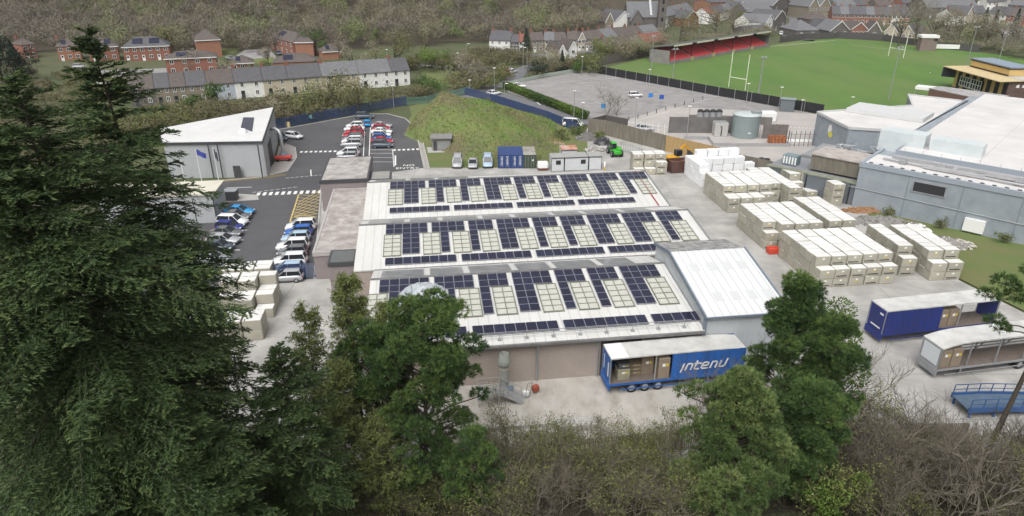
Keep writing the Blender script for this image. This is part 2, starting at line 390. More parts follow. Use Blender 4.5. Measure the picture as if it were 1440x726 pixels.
# ---------------- factory ----------------
ANG = R(7.5); FX, FY = -8.7, 54.2            # its front left corner in the building's own axes
def LW(x, y, z=0.0):                          # building axes -> world
    c, s = math.cos(ANG), math.sin(ANG); return Vector((x*c - y*s, x*s + y*c, z))
M['roof'] = mat('white_roof_sheet', (.68,.68,.67), .5, c2=(.53,.53,.515), scale=.35, amt=.75, c3=(.57,.56,.52), scale3=1.7, detail=8, stretch=(1,.22,1))
def ribs(m, ax, pe, wd, f):
    nt = m.node_tree; b = nt.nodes['Principled BSDF']; prev = b.inputs['Base Color'].links[0].from_socket
    tc = nd(nt, 'ShaderNodeTexCoord'); sp = nd(nt, 'ShaderNodeSeparateXYZ'); nt.links.new(tc.outputs['Object'], sp.inputs[0]); mo = nd(nt, 'ShaderNodeMath', operation='PINGPONG'); mo.inputs[1].default_value = pe/2; nt.links.new(sp.outputs[ax], mo.inputs[0])
    lt = nd(nt, 'ShaderNodeMath', operation='LESS_THAN'); lt.inputs[1].default_value = wd/2; nt.links.new(mo.outputs[0], lt.inputs[0]); ml = nd(nt, 'ShaderNodeMath', operation='MULTIPLY'); ml.inputs[1].default_value = f; nt.links.new(lt.outputs[0], ml.inputs[0])
    mx = nd(nt, 'ShaderNodeMix', data_type='RGBA'); nt.links.new(ml.outputs[0], mx.inputs[0]); nt.links.new(prev, mx.inputs[6]); mx.inputs[7].default_value = (.30,.30,.30,1); nt.links.new(mx.outputs[2], b.inputs['Base Color']); return m
ribs(M['roof'], 0, 1.0, .12, .35)
M['pebble'] = mat('pebbledash_wall', (.345,.29,.25), .95, c2=(.25,.215,.185), scale=.45, amt=.8, c3=(.40,.35,.32), scale3=9, bump=.3, bscale=20)
M['gutter'] = mat('gutter_metal', (.13,.13,.135), .6, c2=(.22,.22,.21), scale=1, amt=.8)
M['rooflight'] = mat('grey_rooflight', (.17,.175,.185), .3, c2=(.27,.275,.28), scale=.6, amt=.9)
M['cell'] = vary(linemat('solar_cells', (.017,.019,.044), (.05,.055,.085), (0,1), (.17,.2), .012, .22), .25)
M['panelframe'] = mat('panel_frame', (.34,.35,.40), .4, .4)
M['skyframe'] = mat('skylight_frame', (.20,.21,.165), .8, c2=(.14,.15,.12), scale=3, amt=.7)
M['skypane'] = mat('skylight_pane', (.52,.52,.47), .5, c2=(.43,.43,.38), scale=1.3, amt=.8)
fac = thing('factory', 'long low factory with white ribbed roofs carrying rows of navy solar panels', 'factory', LW(FX, FY), ANG)
EZ, RZ = 4.6, 6.0
BAYS = [(53.7, 66.1, 71.5, -6.4, 25.7), (71.5, 82.0, 87.4, -8.7, 34.4), (87.4, 99.3, 105.0, -8.7, 34.0)]
w = MB()
w.box(2.4-.1, 34.3, 0, 17.4, -.1, EZ-.12); w.box(.2, 42.9, 17.4, 33.4, -.1, EZ-.12); w.box(.2, 42.5, 33.4, 50.4, -.1, EZ-.12)
for (e, r, b, x0, x1) in BAYS:                # gable triangles above the wall head
    for x in (x0+.25, x1-.25):
        X = x - FX
        w.add([(X-.1,e-FY+.5,EZ-.12),(X-.1,b-FY-.1,EZ-.12),(X-.1,r-FY,RZ-.1),(X+.1,e-FY+.5,EZ-.12),(X+.1,b-FY-.1,EZ-.12),(X+.1,r-FY,RZ-.1)], [(0,2,1),(3,4,5),(0,3,5,2),(1,2,5,4)])
w.build('wall', M['pebble'], fac)
TS = [[(5,1,2),(4,1,1),(3,0,1),(4,0,2),(3,0,1),(3,0,1),(4,0,2)], [(5,2,2),(4,1,1),(3,0,1),(4,0,2),(3,0,1),(3,0,1),(4,0,2),(4,0,2),(3,0,1)], [(5,2,2),(4,1,1),(3,0,1),(4,0,2),(3,0,1),(3,0,1),(4,0,2),(4,0,2),(4,0,1)]]
PW = 1.03
def panel_mesh(w_, h_):
    b = MB(); t = .04
    b.box(-w_/2, w_/2, -h_/2, h_/2, -t, t*.5, 0)
    b.poly([(-w_/2+.03,-h_/2+.03,t*.5+.004),(w_/2-.03,-h_/2+.03,t*.5+.004),(w_/2-.03,h_/2-.03,t*.5+.004),(-w_/2+.03,h_/2-.03,t*.5+.004)], 1)
    return b.mesh('solar_panel', [M['panelframe'], M['cell']])
pan_t, pan_s = panel_mesh(PW-.02, 1.17), panel_mesh(PW-.02, 1.5)
def skylight_meshes(w_, h_):
    f = MB(); p = MB()
    for i in range(3): x = -w_/2 + w_*i/2; f.box(x-.045, x+.045, -h_/2, h_/2, 0, .14)
    for j in range(6): y = -h_/2 + h_*j/5; f.box(-w_/2-.06, w_/2+.06, y-.04, y+.04, .0, .145)
    p.box(-w_/2+.05, w_/2-.05, -h_/2+.05, h_/2-.05, .01, .09)
    return f.mesh('skylight', M['skyframe']), p.mesh('pane', M['skypane'])
sky_f, sky_p = skylight_meshes(2.0, 4.9)
for k, (e, r, b, x0, x1) in enumerate(BAYS):
    ln = r - e; sl = math.atan2(RZ-EZ, ln); X0, X1 = x0-FX, x1-FX; Ye, Yr, Yb = e-FY, r-FY, b-FY
    rf = MB()
    th = .16
    for (ya, za, yb_, zb) in ((Ye, EZ, Yr, RZ), (Yr, RZ, Yb-.35, EZ+.05)):
        rf.add([(X0,ya,za),(X1,ya,za),(X1,yb_,zb),(X0,yb_,zb),(X0,ya,za-th),(X1,ya,za-th),(X1,yb_,zb-th),(X0,yb_,zb-th)], [(0,1,2,3),(7,6,5,4),(4,5,1,0),(6,7,3,2),(5,6,2,1),(7,4,0,3)])
    rf.build('roof', M['roof'], fac)
    g = MB(); g.box(X0, X1, Yb-.42 if k < 2 else Yb-.4, Yb+.02 if k < 2 else Yb-.1, EZ-.1, EZ+.015); g.bar((X0,Yr,RZ+.03),(X1,Yr,RZ+.03), .35, .08)
    if k == 0: g.box(X0, X1, Ye-.25, Ye-.02, EZ-.25, EZ-.03)
    g.build('gutter', M['gutter'], fac)
    def sp(x, s, up=.10): return (x, Yr - s, RZ - s*(RZ-EZ)/ln + up)
    def on(name, me, x, s, up, par):
        o = link(name, me, par); o.location = sp(x, s, up); o.rotation_euler = (sl, 0, 0); return o
    s0 = .45; xq = {0: 7.0-FX-8.7+2.0, 1: 3.4, 2: 3.4}[k]; first = True
    xq = [3.3, 3.4, 3.4][k]; gap = [.52, .52, .5][k]
    for (n, c0, cn) in TS[k]:
        arr = MB(); wid = n*PW
        for s in (s0+.5, s0+1.9): arr.bar(sp(xq, s, .05), sp(xq+wid, s, .05), .06)
        for c in range(cn): arr.bar(sp(xq+(c0+c+.5)*PW, s0+2.4, .06), sp(xq+(c0+c+.5)*PW, s0+7.1, .06), .06)
        ar = arr.build('solar_array', M['galv'], fac)
        for c in range(n):
            for q in range(2): on('solar_panel', pan_t, xq+(c+.5)*PW, s0+.6+q*1.2, .16, ar)
        for c in range(cn):
            for q in range(4): on('solar_panel', pan_t, xq+(c0+c+.5)*PW, s0+.6+(q+2)*1.2+.02, .16, ar)
        sk = [xq + (c0+cn)*PW + (gap+n*PW-cn*PW)/2 - (0 if c0 == 0 else c0*PW/2)] if c0 == 0 else [xq+(c0+cn)*PW+1.45]
        if first: sk.append(xq + c0*PW - 1.2); first = False
        for x in sk:
            so = on('skylight', sky_f, x, s0+5.0, .02, fac); link('pane', sky_p, so)
        xq += wid + gap
    xq = 3.5; ng = [4, 4, 4][k]
    for gi in range(ng):
        n = 8 if not (k == 0 and gi == 3) else 8
        if k == 0 and gi == 3: n = 5
        arr = MB()
        ss = ln - [2.15, 1.35, 2.2][k]
        for s in (ss-.4, ss+.4): arr.bar(sp(xq, s, .05), sp(xq+n*PW, s, .05), .06)
        ar = arr.build('solar_array', M['galv'], fac)
        for c in range(n): on('solar_panel', pan_s, xq+(c+.5)*PW, ss, .16, ar)
        xq += n*PW + [.55, .6, .6][k]
    # grey rooflights in the slope that falls away behind the ridge
    x = X0 + 1.0; q = 0
    while x < X1 - 4:
        wq = 3.6 if q % 2 else 4.6; b2 = MB(); y0, y1 = Yr+.7, Yb-.9
        zf = lambda y: RZ - (y-Yr)*(RZ-EZ-.05)/(Yb-.35-Yr) + .03
        b2.add([(x,y0,zf(y0)),(x+wq,y0,zf(y0)),(x+wq,y1,zf(y1)),(x,y1,zf(y1)),(x,y0,zf(y0)-.03),(x+wq,y0,zf(y0)-.03),(x+wq,y1,zf(y1)-.03),(x,y1,zf(y1)-.03)], [(0,1,2,3),(4,5,1,0),(6,7,3,2),(5,6,2,1),(7,4,0,3)])
        if not (k == 2 and q > 2): b2.build('rooflight', M['rooflight'], fac)
        x += wq + .7; q += 1
# white edge rail along the low eave, downpipes, shutter
gr = MB()
for i in range(12):
    x = 4.5 + i*2.55; gr.box(x-.18, x+.18, .0, .36, 4.68, 4.76); gr.bar((x,.15,4.7),(x,.15,5.55), .05)
gr.bar((4.5,.15,5.5),(33.2,.15,5.5), .05); gr.bar((4.5,.15,5.15),(33.2,.15,5.15), .04)
gr.build('guard_rail', M['galv'], fac)
for x in (18.2, 24.1): b = MB(); b.tube([(x,-.12,0),(x,-.12,4.5)], .09, 8); b.build('downpipe', M['grey'], fac)
b = MB(); b.box(28.8, 34.2, -.06, .0, 2.9, 4.4); b.build('louvre_panel', stripes(mat('grey_louvre', (.30,.31,.30), .6, c2=(.22,.23,.22), scale=1, amt=.7), 2, .18, 1, .05), fac)
b = MB(); b.box(24.4, 28.4, -.05, .0, 0, 3.9); b.build('shutter_door', mat('dark_shutter', (.05,.05,.055), .6), fac)
ve = MB()
for (e, r, bb, x0, x1) in BAYS[1:]:
    X = x1 - FX; ve.bar((X+.06,e-FY,EZ+.12),(X+.06,r-FY,RZ+.12), .12, .3)
ve.build('verge_trim', M['grey'], fac)
b = MB(); (e, r, bb, x0, x1) = BAYS[2]; b.bar((x1-FX-1.5,e-FY+.1,EZ+.1),(x1-FX-1.5,r-FY,RZ+.1), .14, .12); b.build('cable_tray', mat('red_tray', (.35,.06,.07), .6), fac)

# front right extension with its own white pitched roof
M['clad'] = stripes(mat('pale_blue_cladding', (.46,.49,.51), .5, c2=(.40,.43,.45), scale=.5, amt=.5), 0, .55, .9, .06, True)
M['cladside'] = stripes(mat('pale_blue_cladding_side', (.46,.49,.51), .5, c2=(.40,.43,.45), scale=.5, amt=.5), 1, .55, .9, .06, True)
ex = thing('extension', 'pale clad extension with a white pitched roof at the corner of the factory', 'building', LW(25.8, 54.0), ANG)
DX, yF, yR, yB, zF, zR, zB = 8.2, 0, 10.6, 15.2, 6.0, 7.9, 7.0
prof = [(0,0),(0,zF),(yR,zR),(yB,zB),(yB,0)]
w = MB()
w.add([(0,y,z) for y, z in prof]+[(DX,y,z) for y, z in prof], [(0,1,2,3,4),(9,8,7,6,5)], 1); w.add([(0,0,0),(DX,0,0),(DX,0,zF),(0,0,zF)], [(0,1,2,3)], 0); w.add([(0,yB,0),(DX,yB,0),(DX,yB,zB),(0,yB,zB)], [(3,2,1,0)], 0)
w.build('wall', [M['clad'], M['cladside']], ex)
r1 = MB()
r1.add([(-.15,-.3,zF+.02),(DX+.15,-.3,zF+.02),(DX+.15,yR,zR+.1),(-.15,yR,zR+.1),(-.15,-.3,zF-.1),(DX+.15,-.3,zF-.1),(DX+.15,yR,zR-.02),(-.15,yR,zR-.02)], [(0,1,2,3),(7,6,5,4),(4,5,1,0),(6,7,3,2),(5,6,2,1),(7,4,0,3)])
r1.build('roof', ribs(mat('extension_roof', (.69,.70,.71), .45, c2=(.58,.59,.60), scale=.5, amt=.7, stretch=(1,.25,1)), 0, .8, .12, .4), ex)
r2 = MB(); r2.add([(-.15,yR,zR+.1),(DX+.15,yR,zR+.1),(DX+.15,yB+.2,zB+.05),(-.15,yB+.2,zB+.05),(-.15,yR,zR-.05),(DX+.15,yR,zR-.05),(DX+.15,yB+.2,zB-.1),(-.15,yB+.2,zB-.1)], [(0,1,2,3),(7,6,5,4),(6,7,3,2),(5,6,2,1),(7,4,0,3)])
r2.build('back_roof', mat('weathered_roof', (.16,.155,.15), .6, c2=(.45,.45,.44), scale=1.2, amt=.8), ex)
t = MB(); t.bar((-.2,-.3,zF+.02),(-.2,yR,zR+.12), .14, .35); t.bar((-.2,yR,zR+.12),(-.2,yB,zB+.05), .14, .3); t.bar((DX+.2,-.3,zF+.02),(DX+.2,yR,zR+.12), .14, .3); t.bar((-.1,-.12,0),(-.1,-.12,zF), .28); t.box(-.2, DX+.2, -.42, -.3, zF-.15, zF+.03)
t.build('trim', mat('slate_blue_trim', (.16,.20,.25), .5), ex)
for y, xs_ in ((2.6, (2.2,4.0,5.7,7.4)), (7.6, (1.6,3.4,5.1,6.9))):
    for x in xs_:
        b = MB(); z = lambda yy: zF+.02+(yy+.3)*(zR+.08-zF)/(yR+.3)+.025
        b.add([(x-.45,y-.7,z(y-.7)),(x+.45,y-.7,z(y-.7)),(x+.45,y+.7,z(y+.7)),(x-.45,y+.7,z(y+.7))], [(0,1,2,3)]); b.build('skylight', mat('pale_skylight', (.58,.60,.60), .4, c2=(.5,.52,.5), scale=2), ex)

# flat roofed offices along the left side
M['felt'] = mat('stained_felt_roof', (.30,.28,.265), .9, c2=(.16,.145,.13), scale=.45, amt=.9, c3=(.47,.45,.43), scale3=.9, detail=8)
M['feltlow'] = mat('rust_stained_felt', (.30,.27,.255), .9, c2=(.16,.125,.11), scale=.35, amt=.9, c3=(.50,.47,.45), scale3=.7, detail=8)
M['mauve'] = mat('mauve_render', (.27,.235,.235), .9, c2=(.21,.185,.185), scale=.7, amt=.6)
def flat_block(name, label, cat, x0, x1, y0, y1, z, wm, rm, par=.25, fascia=None):
    o = thing(name, label, cat, LW((x0+x1)/2, y0), ANG); W = (x1-x0)/2; D = y1-y0
    b = MB(); b.box(-W, W, 0, D, -.1, z); b.build('wall', wm, o)
    b = MB(); b.box(-W+.2, W-.2, .2, D-.2, z+.004, z+.05); b.build('roof', rm, o)
    b = MB()
    for (a0,a1,c0,c1) in ((-W-.1,W+.1,-.1,.2),(-W-.1,W+.1,D-.2,D+.1),(-W-.1,-W+.2,.2,D-.2),(W-.2,W+.1,.2,D-.2)): b.box(a0,a1,c0,c1,z-.45,z+par)
    b.build('fascia', fascia or M['darkgrey'], o); return o
sc = lambda z: (38-z)/33.0
flat_block('office_block', 'square flat roofed office block with mottled grey roof beside the car park', 'offices', -16.3, -9.0, 104.2, 117, 5, M['mauve'], M['felt'], .1)
lo = flat_block('office_wing', 'long low flat roofed wing with rust stained roof along the factory side', 'offices', -14.3, -8.95, 79.5, 103.9, 3.6, M['mauve'], M['feltlow'], .12, mat('pale_fascia',(.4,.38,.37),.8))
flat_block('entrance_porch', 'small grey flat roofed porch at the end of the low wing', 'porch', -12.0, -8.95, 75.5, 79.2, 3.9, M['mauve'], mat('grey_felt', (.13,.14,.14), .9, c2=(.10,.10,.10), scale=1), .05)
flat_block('stair_tower', 'small dark stair box between office block and factory', 'stair box', -8.8, -5.6, 105.6, 110, 4.4, M['darkgrey'], mat('stair_roof', (.3,.29,.27), .9, c2=(.2,.2,.19), scale=1), .08)
# ---------------- grey unit by the car park, gatehouse, flagpoles ----------------
c_fl, c_fr, c_br, c_bl = G(228,201.5,6.5), G(369,199.6,6.5), GY(385,151,143.5), Vector((-66.5,127,6.9))
uo = Vector(((c_fl.x+c_fr.x)/2, c_fl.y, 0)); wu = thing('warehouse', 'grey clad warehouse with a white sloping roof beside the upper car park', 'warehouse', uo)
pl = [(p.x-uo.x, p.y-uo.y) for p in (c_fl, c_fr, c_br, c_bl)]
zrf = lambda x, y: 6.4 + (y+.4)*.034
M['greyclad'] = stripes(mat('grey_wall_cladding', (.42,.44,.455), .55, c2=(.37,.385,.40), scale=.4, amt=.5), 0, .9, .25, .03)
b = MB(); b.prism([(x*.985, y*.985+.25) for x, y in pl], -.1, zrf); b.build('wall', M['greyclad'], wu)
b = MB(); b.prism(pl, lambda x,y: zrf(x,y)+.01, lambda x,y: zrf(x,y)+.16); b.build('roof', stripes(mat('unit_white_roof', (.66,.66,.655), .5, c2=(.56,.56,.55), scale=.2, amt=.7), 0, .9, .25, .04), wu)
b = MB()
for i in range(4): a, d = pl[i], pl[(i+1)%4]; b.bar((*a, zrf(*a)), (*d, zrf(*d)), .2, .34)
b.build('trim', M['darkgrey'], wu)
b = MB(); q = [tuple(G(x, y, 7.4)-uo) for x, y in ((338,176),(342,164),(357,164),(354,181))]
for p in (0,): b.prism([(p[0], p[1]) for p in q], lambda x,y: zrf(x,y)+.17, lambda x,y: zrf(x,y)+.25)
b.build('solar_array', M['cell'], wu)
b = MB(); p = G(341,182,7.4)-uo; b.lathe([(.75,0),(.75,.35),(.45,.75),(.02,.85)], 16, (p.x, p.y, zrf(p.x,p.y)+.1)); b.build('roof_vent', M['white'], wu)
fy = pl[0][1]*.985+.25
for px in (299,312,368): x = G(px,235,2).x-uo.x; b = MB(); b.box(x-.1, x+.1, fy-.12, fy-.02, 0, 6.2); b.build('downpipe', M['darkgrey'], wu)
x = G(336,250,0).x-uo.x; b = MB(); b.box(x-.65, x+.65, fy-.09, fy, 0, 2.3); b.build('door', M['darkgrey'], wu)
b = MB(); (ax,ay),(bx,by) = [(q[0]*.985,q[1]*.985+.25) for q in (pl[1],pl[2])]
for t0, t1, h in ((.25,.5,4.2),): b.poly([(ax+(bx-ax)*t0+.06,ay+(by-ay)*t0,0),(ax+(bx-ax)*t1+.06,ay+(by-ay)*t1,0),(ax+(bx-ax)*t1+.06,ay+(by-ay)*t1,h),(ax+(bx-ax)*t0+.06,ay+(by-ay)*t0,h)])
b.build('shutter_door', M['darkgrey'], wu)
dk = thing('extraction_duct', 'bent galvanised extraction duct standing outside the grey warehouse', 'duct', G(399,221)); b = MB()
b.tube([(-2.6,1.4,5.2),(-1.2,.7,5.6),(-.3,.2,5.2),(0,0,4.4),(0,0,.9)], .32, 10); b.build('pipe', M['galv'], dk); b = MB(); b.lathe([(.8,0),(.8,.7),(.35,1.0)], 14); b.build('base', mat('blue_grey_paint',(.16,.24,.30),.5), dk)
rc = thing('flatbed_cart', 'red flat cart parked at the end of the grey warehouse', 'cart', G(399,226.5), R(8)); b = MB(); b.cbox((0,0,.75), (3.2,1.3,.5), 0, .08); b.build('bed', mat('red_paint',(.55,.05,.04),.5), rc); b = MB()
for x in (-1.1,1.1):
    for y in (-.55,.55): b.tube([(x,y-.1,.28),(x,y+.1,.28)], .28, 12)
b.build('wheels', M['black'], rc)

gh = thing('gatehouse', 'low pale gatehouse with cream flat roof half hidden by the fir', 'gatehouse', G(306,313), R(7.5))
b = MB(); b.box(-16, 0, 0, 6.2, -.1, 4.4); b.build('wall', M['greyclad'], gh); b = MB(); b.box(-16.2, .2, -.2, 6.4, 4.404, 4.65); b.build('roof', mat('cream_roof',(.62,.59,.50),.7,c2=(.5,.48,.41),scale=.3), gh)
b = MB(); b.box(-3, -2.9, -.06, 0, 0, 4); b.box(-.1, .06, -.08, .1, 0, 4); b.build('trim', M['darkgrey'], gh)
bs = thing('bin_store', 'small dark box cabinet on the pale island by the zebra crossing', 'cabinet', G(326,281), R(5)); b = MB(); b.cbox((0,0,.8), (2,1.6,1.6), 0, .06); b.build('body', M['darkgrey'], bs); b = MB(); b.box(-1.05,1.05,-.85,.85,1.61,1.7); b.build('lid', mat('grey_lid',(.28,.3,.32),.6), bs)
sheet('pale_island', [(318,272),(362,274),(364,281),(318,284)], .04, M['kerb'])
sheet('planting_bed', [(284,259),(372,251),(402,247),(405,244),(374,247),(284,254)], .04, mat('planting_soil',(.20,.15,.10),.95,c2=(.10,.10,.04),scale=2,amt=.9))
def pole(name, label, cat, base, top, r=.07, group=None, mt=None):
    B = G(*base); T = GY(top[0], top[1], B.y); o = thing(name, label, cat, B, 0, group); h = T.z
    b = MB(); b.tube([(0,0,-.12),(0,0,h)], [r, r*.6], 8); b.build('pole', mt or M['galv'], o); return o, h
for i, (bp, tp, lab) in enumerate([((260,256),(255,214),'bare white flagpole nearest the fir, before the grey warehouse'), ((284,256),(279.5,209),'white flagpole flying a blue flag before the grey warehouse'), ((310,266),(303.5,208),'tall white flagpole with limp dark flag at the gatehouse corner')]):
    o, h = pole('flagpole', lab, 'flagpole', bp, tp, .09, 'flagpoles at the entrance', M['white'])
    if i:
        b = MB(); n = 8; L_, H_ = (1.5, 1.0) if i == 1 else (.45, 1.6)
        for k in range(n):
            for q in (0,): b.add([(.08+L_*k/n, .12*math.sin(k*.9), h-.2-H_-k*.08), (.08+L_*(k+1)/n, .12*math.sin((k+1)*.9), h-.2-H_-(k+1)*.08), (.08+L_*(k+1)/n, .12*math.sin((k+1)*.9), h-.1-(k+1)*.1), (.08+L_*k/n, .12*math.sin(k*.9), h-.1-k*.1)], [(0,1,2,3)])
        b.build('flag', mat('flag_cloth', (.05,.07,.32) if i == 1 else (.1,.1,.13), .8), o)

# ---------------- supermarket on the right ----------------
K0 = Vector((54.7, 103.6, 0)); d1 = Vector((.732,-.681,0)).normalized(); d2 = Vector((-d1.y, d1.x, 0)); sa = math.atan2(d1.y, d1.x)
sm = thing('supermarket', 'huge supermarket with a stained white membrane roof and blue grey walls', 'supermarket', K0, sa)
def SL(p): q = Vector((p[0], p[1], 0)) - K0; return (q.dot(d1), q.dot(d2))
M['bluewall'] = mat('blue_grey_panel', (.27,.31,.35), .6, c2=(.22,.255,.29), scale=.15, amt=.8, c3=(.32,.355,.385), scale3=.5)
M['membrane'] = linemat('white_membrane', (.66,.645,.635), (.47,.46,.45), (0,1), (14.0,5.0), .09, .6, 0, (.54,.525,.515), .16, .85)
b = MB(); b.box(0, 70, 0, 72, -.1, 7.0); b.build('wall', M['bluewall'], sm)
b = MB(); b.box(.3, 69.7, .3, 7.4, 7.004, 7.12); b.box(3.0, 69.7, 7.4, 71, 7.004, 8.2); b.build('roof', M['membrane'], sm)
b = MB(); b.box(-.12, 70, -.12, .3, 6.6, 7.35); b.box(-.12, .3, .3, 20, 6.6, 7.35); b.box(2.8, 3.0, 7.2, 71, 7.1, 8.4); b.box(3.0, 70, 7.15, 7.4, 7.2, 8.35); b.build('parapet', mat('parapet_cap', (.30,.34,.39), .5), sm)
b = MB()
for i in range(1, 9): b.box(i*7.2-.06, i*7.2+.06, -.05, -.0, 0, 6.6)
b.build('joint_strip', mat('joint_strip', (.20,.235,.27), .6), sm)
b = MB(); b.tube([(-1,-.1,3.2),(50,-.1,2.4)], .05, 6); b.build('pipe', M['galv'], sm)
b = MB(); b.box(8.0, 12.2, -.1, 0, 4.5, 5.9); b.build('louvre', stripes(mat('louvre_black',(.03,.03,.035),.5), 2, .16, 1, .05, True), sm); b = MB()
for (a,c,e,f) in ((7.8,12.4,5.9,6.05),(7.8,12.4,4.35,4.5),(7.8,8.0,4.5,5.9),(12.2,12.4,4.5,5.9)): b.box(a,c,-.13,0,e,f)
b.build('louvre_frame', M['grey'], sm)
b = MB(); b.box(15.6,18.2,-.5,0,.3,2.2); b.build('hatch', M['white'], sm)
b = MB(); rng = random.Random(4)
for i in range(34): x = 1+i*1.5; b.box(x, x+.5, .55, 1.0, 7.125, 7.35)
b.build('ballast_blocks', M['darkgrey'], sm)
b = MB(); b.box(3,60,5.0,5.9,7.3,7.9); b.box(8,16,3.2,4.0,7.25,7.7); b.bar((12,4.0,7.5),(12,5.0,7.5),.6); b.tube([(24,2.8,7.5),(60,2.8,7.5)], .3, 10); b.tube([(2,4.3,7.45),(24,2.8,7.45)], .18, 8); b.build('roof_ducts', mat('grey_duct',(.40,.40,.41),.5,c2=(.3,.3,.31),scale=1), sm)
for i in range(9): b = MB(); x = 5+i*5.1; b.cbox((x, 3.9+(i%3)*.7, 7.45), (1.0+.4*(i%2), .9, .65), 0, .06); b.build('vent_box', M['grey'], sm)
b = MB()
for i in range(22): b.bar((3.2, 8+i*2.8, 8.2), (3.2, 8+i*2.8, 9.0), .05); b.bar((4+i*2.6, 7.6, 8.3), (4+i*2.6, 7.6, 8.8), .05)
b.build('roof_posts', M['galv'], sm)
# service wing with plant behind it
W = [SL(p) for p in ((63.4,141.5),(63.9,128.0),(74.5,125.0),(101,152),(92,160),(86.5,147.8))]
b = MB(); b.prism(W, -.1, 6.6); b.build('wing_wall', M['bluewall'], sm); b = MB(); b.prism([(x*.996+.1, y*.996) for x, y in W], 6.604, 6.75); b.build('wing_roof', M['membrane'], sm)
b = MB()
for i in range(len(W)): b.bar((*W[i], 6.75), (*W[(i+1)%len(W)], 6.75), .35, .5)
b.build('wing_parapet', mat('pale_cap',(.50,.51,.51),.6), sm)
b = MB(); a0, a1 = SL(G(1205,146,7.5)), SL(G(1335,146,7.5)); b.box(min(a0[0],a1[0]), max(a0[0],a1[0]), 38, 46, 6.8, 7.6); b.build('roof_box', mat('pale_plant',(.55,.56,.56),.6), sm)
# yellow and white emblem on the wing's end wall
lg = Vector((63.36,135.2,4.2)); rel = SL(lg)
b = MB(); ang = math.atan2(W[1][1]-W[0][1], W[1][0]-W[0][0]); ux = Vector((math.cos(ang), math.sin(ang), 0)); nz = Vector((ux.y, -ux.x, 0))
o0 = Vector((W[0][0], W[0][1], 0))+ux*6.6+Vector((0,0,4.3))-nz*(-.06)
def blob(cx, cz, rx, rz_, mi): b.poly([tuple(o0+ux*(cx+rx*math.cos(t*math.pi/8))+Vector((0,0,cz+rz_*math.sin(t*math.pi/8)))) for t in range(16)], mi)
blob(0,.4,.75,1.1,0); o0 = o0 + nz*.01; blob(.5,-.4,.9,.6,1); b.build('emblem', [M['white'], mat('emblem_yellow',(.65,.62,.10),.6)], sm)
# lower plant deck in front of the wing
dkx = -15.0; b = MB(); b.box(dkx, -.02, .4, 10, -.1, 3.5); b.build('deck_wall', mat('dark_panel',(.15,.17,.19),.6,c2=(.11,.125,.14),scale=.4), sm); b = MB(); b.box(dkx, -.05, .3, 1.6, 3.504, 3.7); b.build('deck_walkway', mat('mossy_grating',(.27,.28,.22),.9,c2=(.15,.16,.12),scale=1.5,amt=.9), sm)
b = MB(); b.box(dkx+.2, -.3, 1.7, 9.8, 3.504, 3.6); b.build('deck_roof', mat('deck_grey',(.22,.23,.25),.8), sm)
for x in (dkx, dkx+7, -1.0): b = MB(); b.bar((x+.1,.3,-.1),(x+.1,.3,3.5),.16); b.build('deck_post', M['black'], sm)
b = MB(); b.box(-8.4, -.4, 2.4, 8.5, 3.95, 6.4); b.build('plant_enclosure', M['wood'], sm); b = MB(); b.box(-8.6,-.3,2.2,8.7,6.41,6.6); b.build('enclosure_lid', mat('dirty_lid',(.45,.41,.38),.9,c2=(.3,.27,.25),scale=.6,amt=.9), sm)
b = MB(); b.box(-13.4,-11,3,5,3.7,5.3); b.build('transformer', mat('green_grey_unit',(.18,.24,.26),.5), sm); b = MB()
for i in range(5): b.box(-13.2+i*.5,-12.98+i*.5,2.85,3.0,3.9,5.1)
b.build('transformer_fin', M['white'], sm)
b = MB(); rng = random.Random(9)
for i in range(26):
    x, y = rng.uniform(-10, 4), rng.uniform(11, 20); h = rng.uniform(.4,1.2); b.cbox((x,y,3.9+h/2), (rng.uniform(.5,1.6), rng.uniform(.5,1.4), h), rng.choice([0,0,1]), .05)
for i in range(20): x, y = rng.uniform(-10,4), rng.uniform(11,20); b.tube([(x,y,3.8),(x+rng.uniform(-2,2),y,5.2),(x+rng.uniform(-2,2),y+1,5.2)], .09, 6, 0)
b.box(-13, 5, 10.5, 21, -.1, 3.85, 2); b.build('chillers', [M['galv'], M['black'], M['grey']], sm)
for (x0,x1,y0,y1,h) in ((2.2,9,14,17.5,2.4),(9.8,17,14,17.2,2.2)): b = MB(); b.box(x0-3.2,x1-3.2,y0-3,y1-3,7.0,7.0+h+.9); b.build('plant_cover', mat('pale_tarp',(.58,.63,.64),.4,c2=(.48,.53,.55),scale=.8), sm)

# ---------------- rugby ground ----------------
sa_, sb_ = Vector((55.8,248.9,0)), Vector((107.6,296.3,0)); sdv = (sb_-sa_); SLn = sdv.length; st = thing('grandstand', 'open fronted grandstand with rows of red seats along the pitch', 'grandstand', sa_, math.atan2(sdv.y, sdv.x))
M['redseat'] = mat('red_seats', (.68,.085,.10), .6, c2=(.55,.07,.08), scale=2, amt=.5)
b = MB(); b.box(0, SLn, 0, .4, -.1, 1.1); b.box(0, .5, .4, 9, -.1, 4.6); b.box(SLn-.5, SLn, .4, 9, -.1, 4.6); b.box(0, SLn, 8.6, 9.0, -.1, 4.6); b.build('wall', mat('stand_concrete',(.26,.245,.235),.9,c2=(.18,.17,.165),scale=.6,amt=.8), st)
b = MB()
for k in range(8): b.box(.5, SLn-.5, .4+k*1.02, .4+(k+1)*1.02+.0, -.1, 1.0+k*.42)
b.build('terrace_steps', M['kerb'], st)
nb = 5
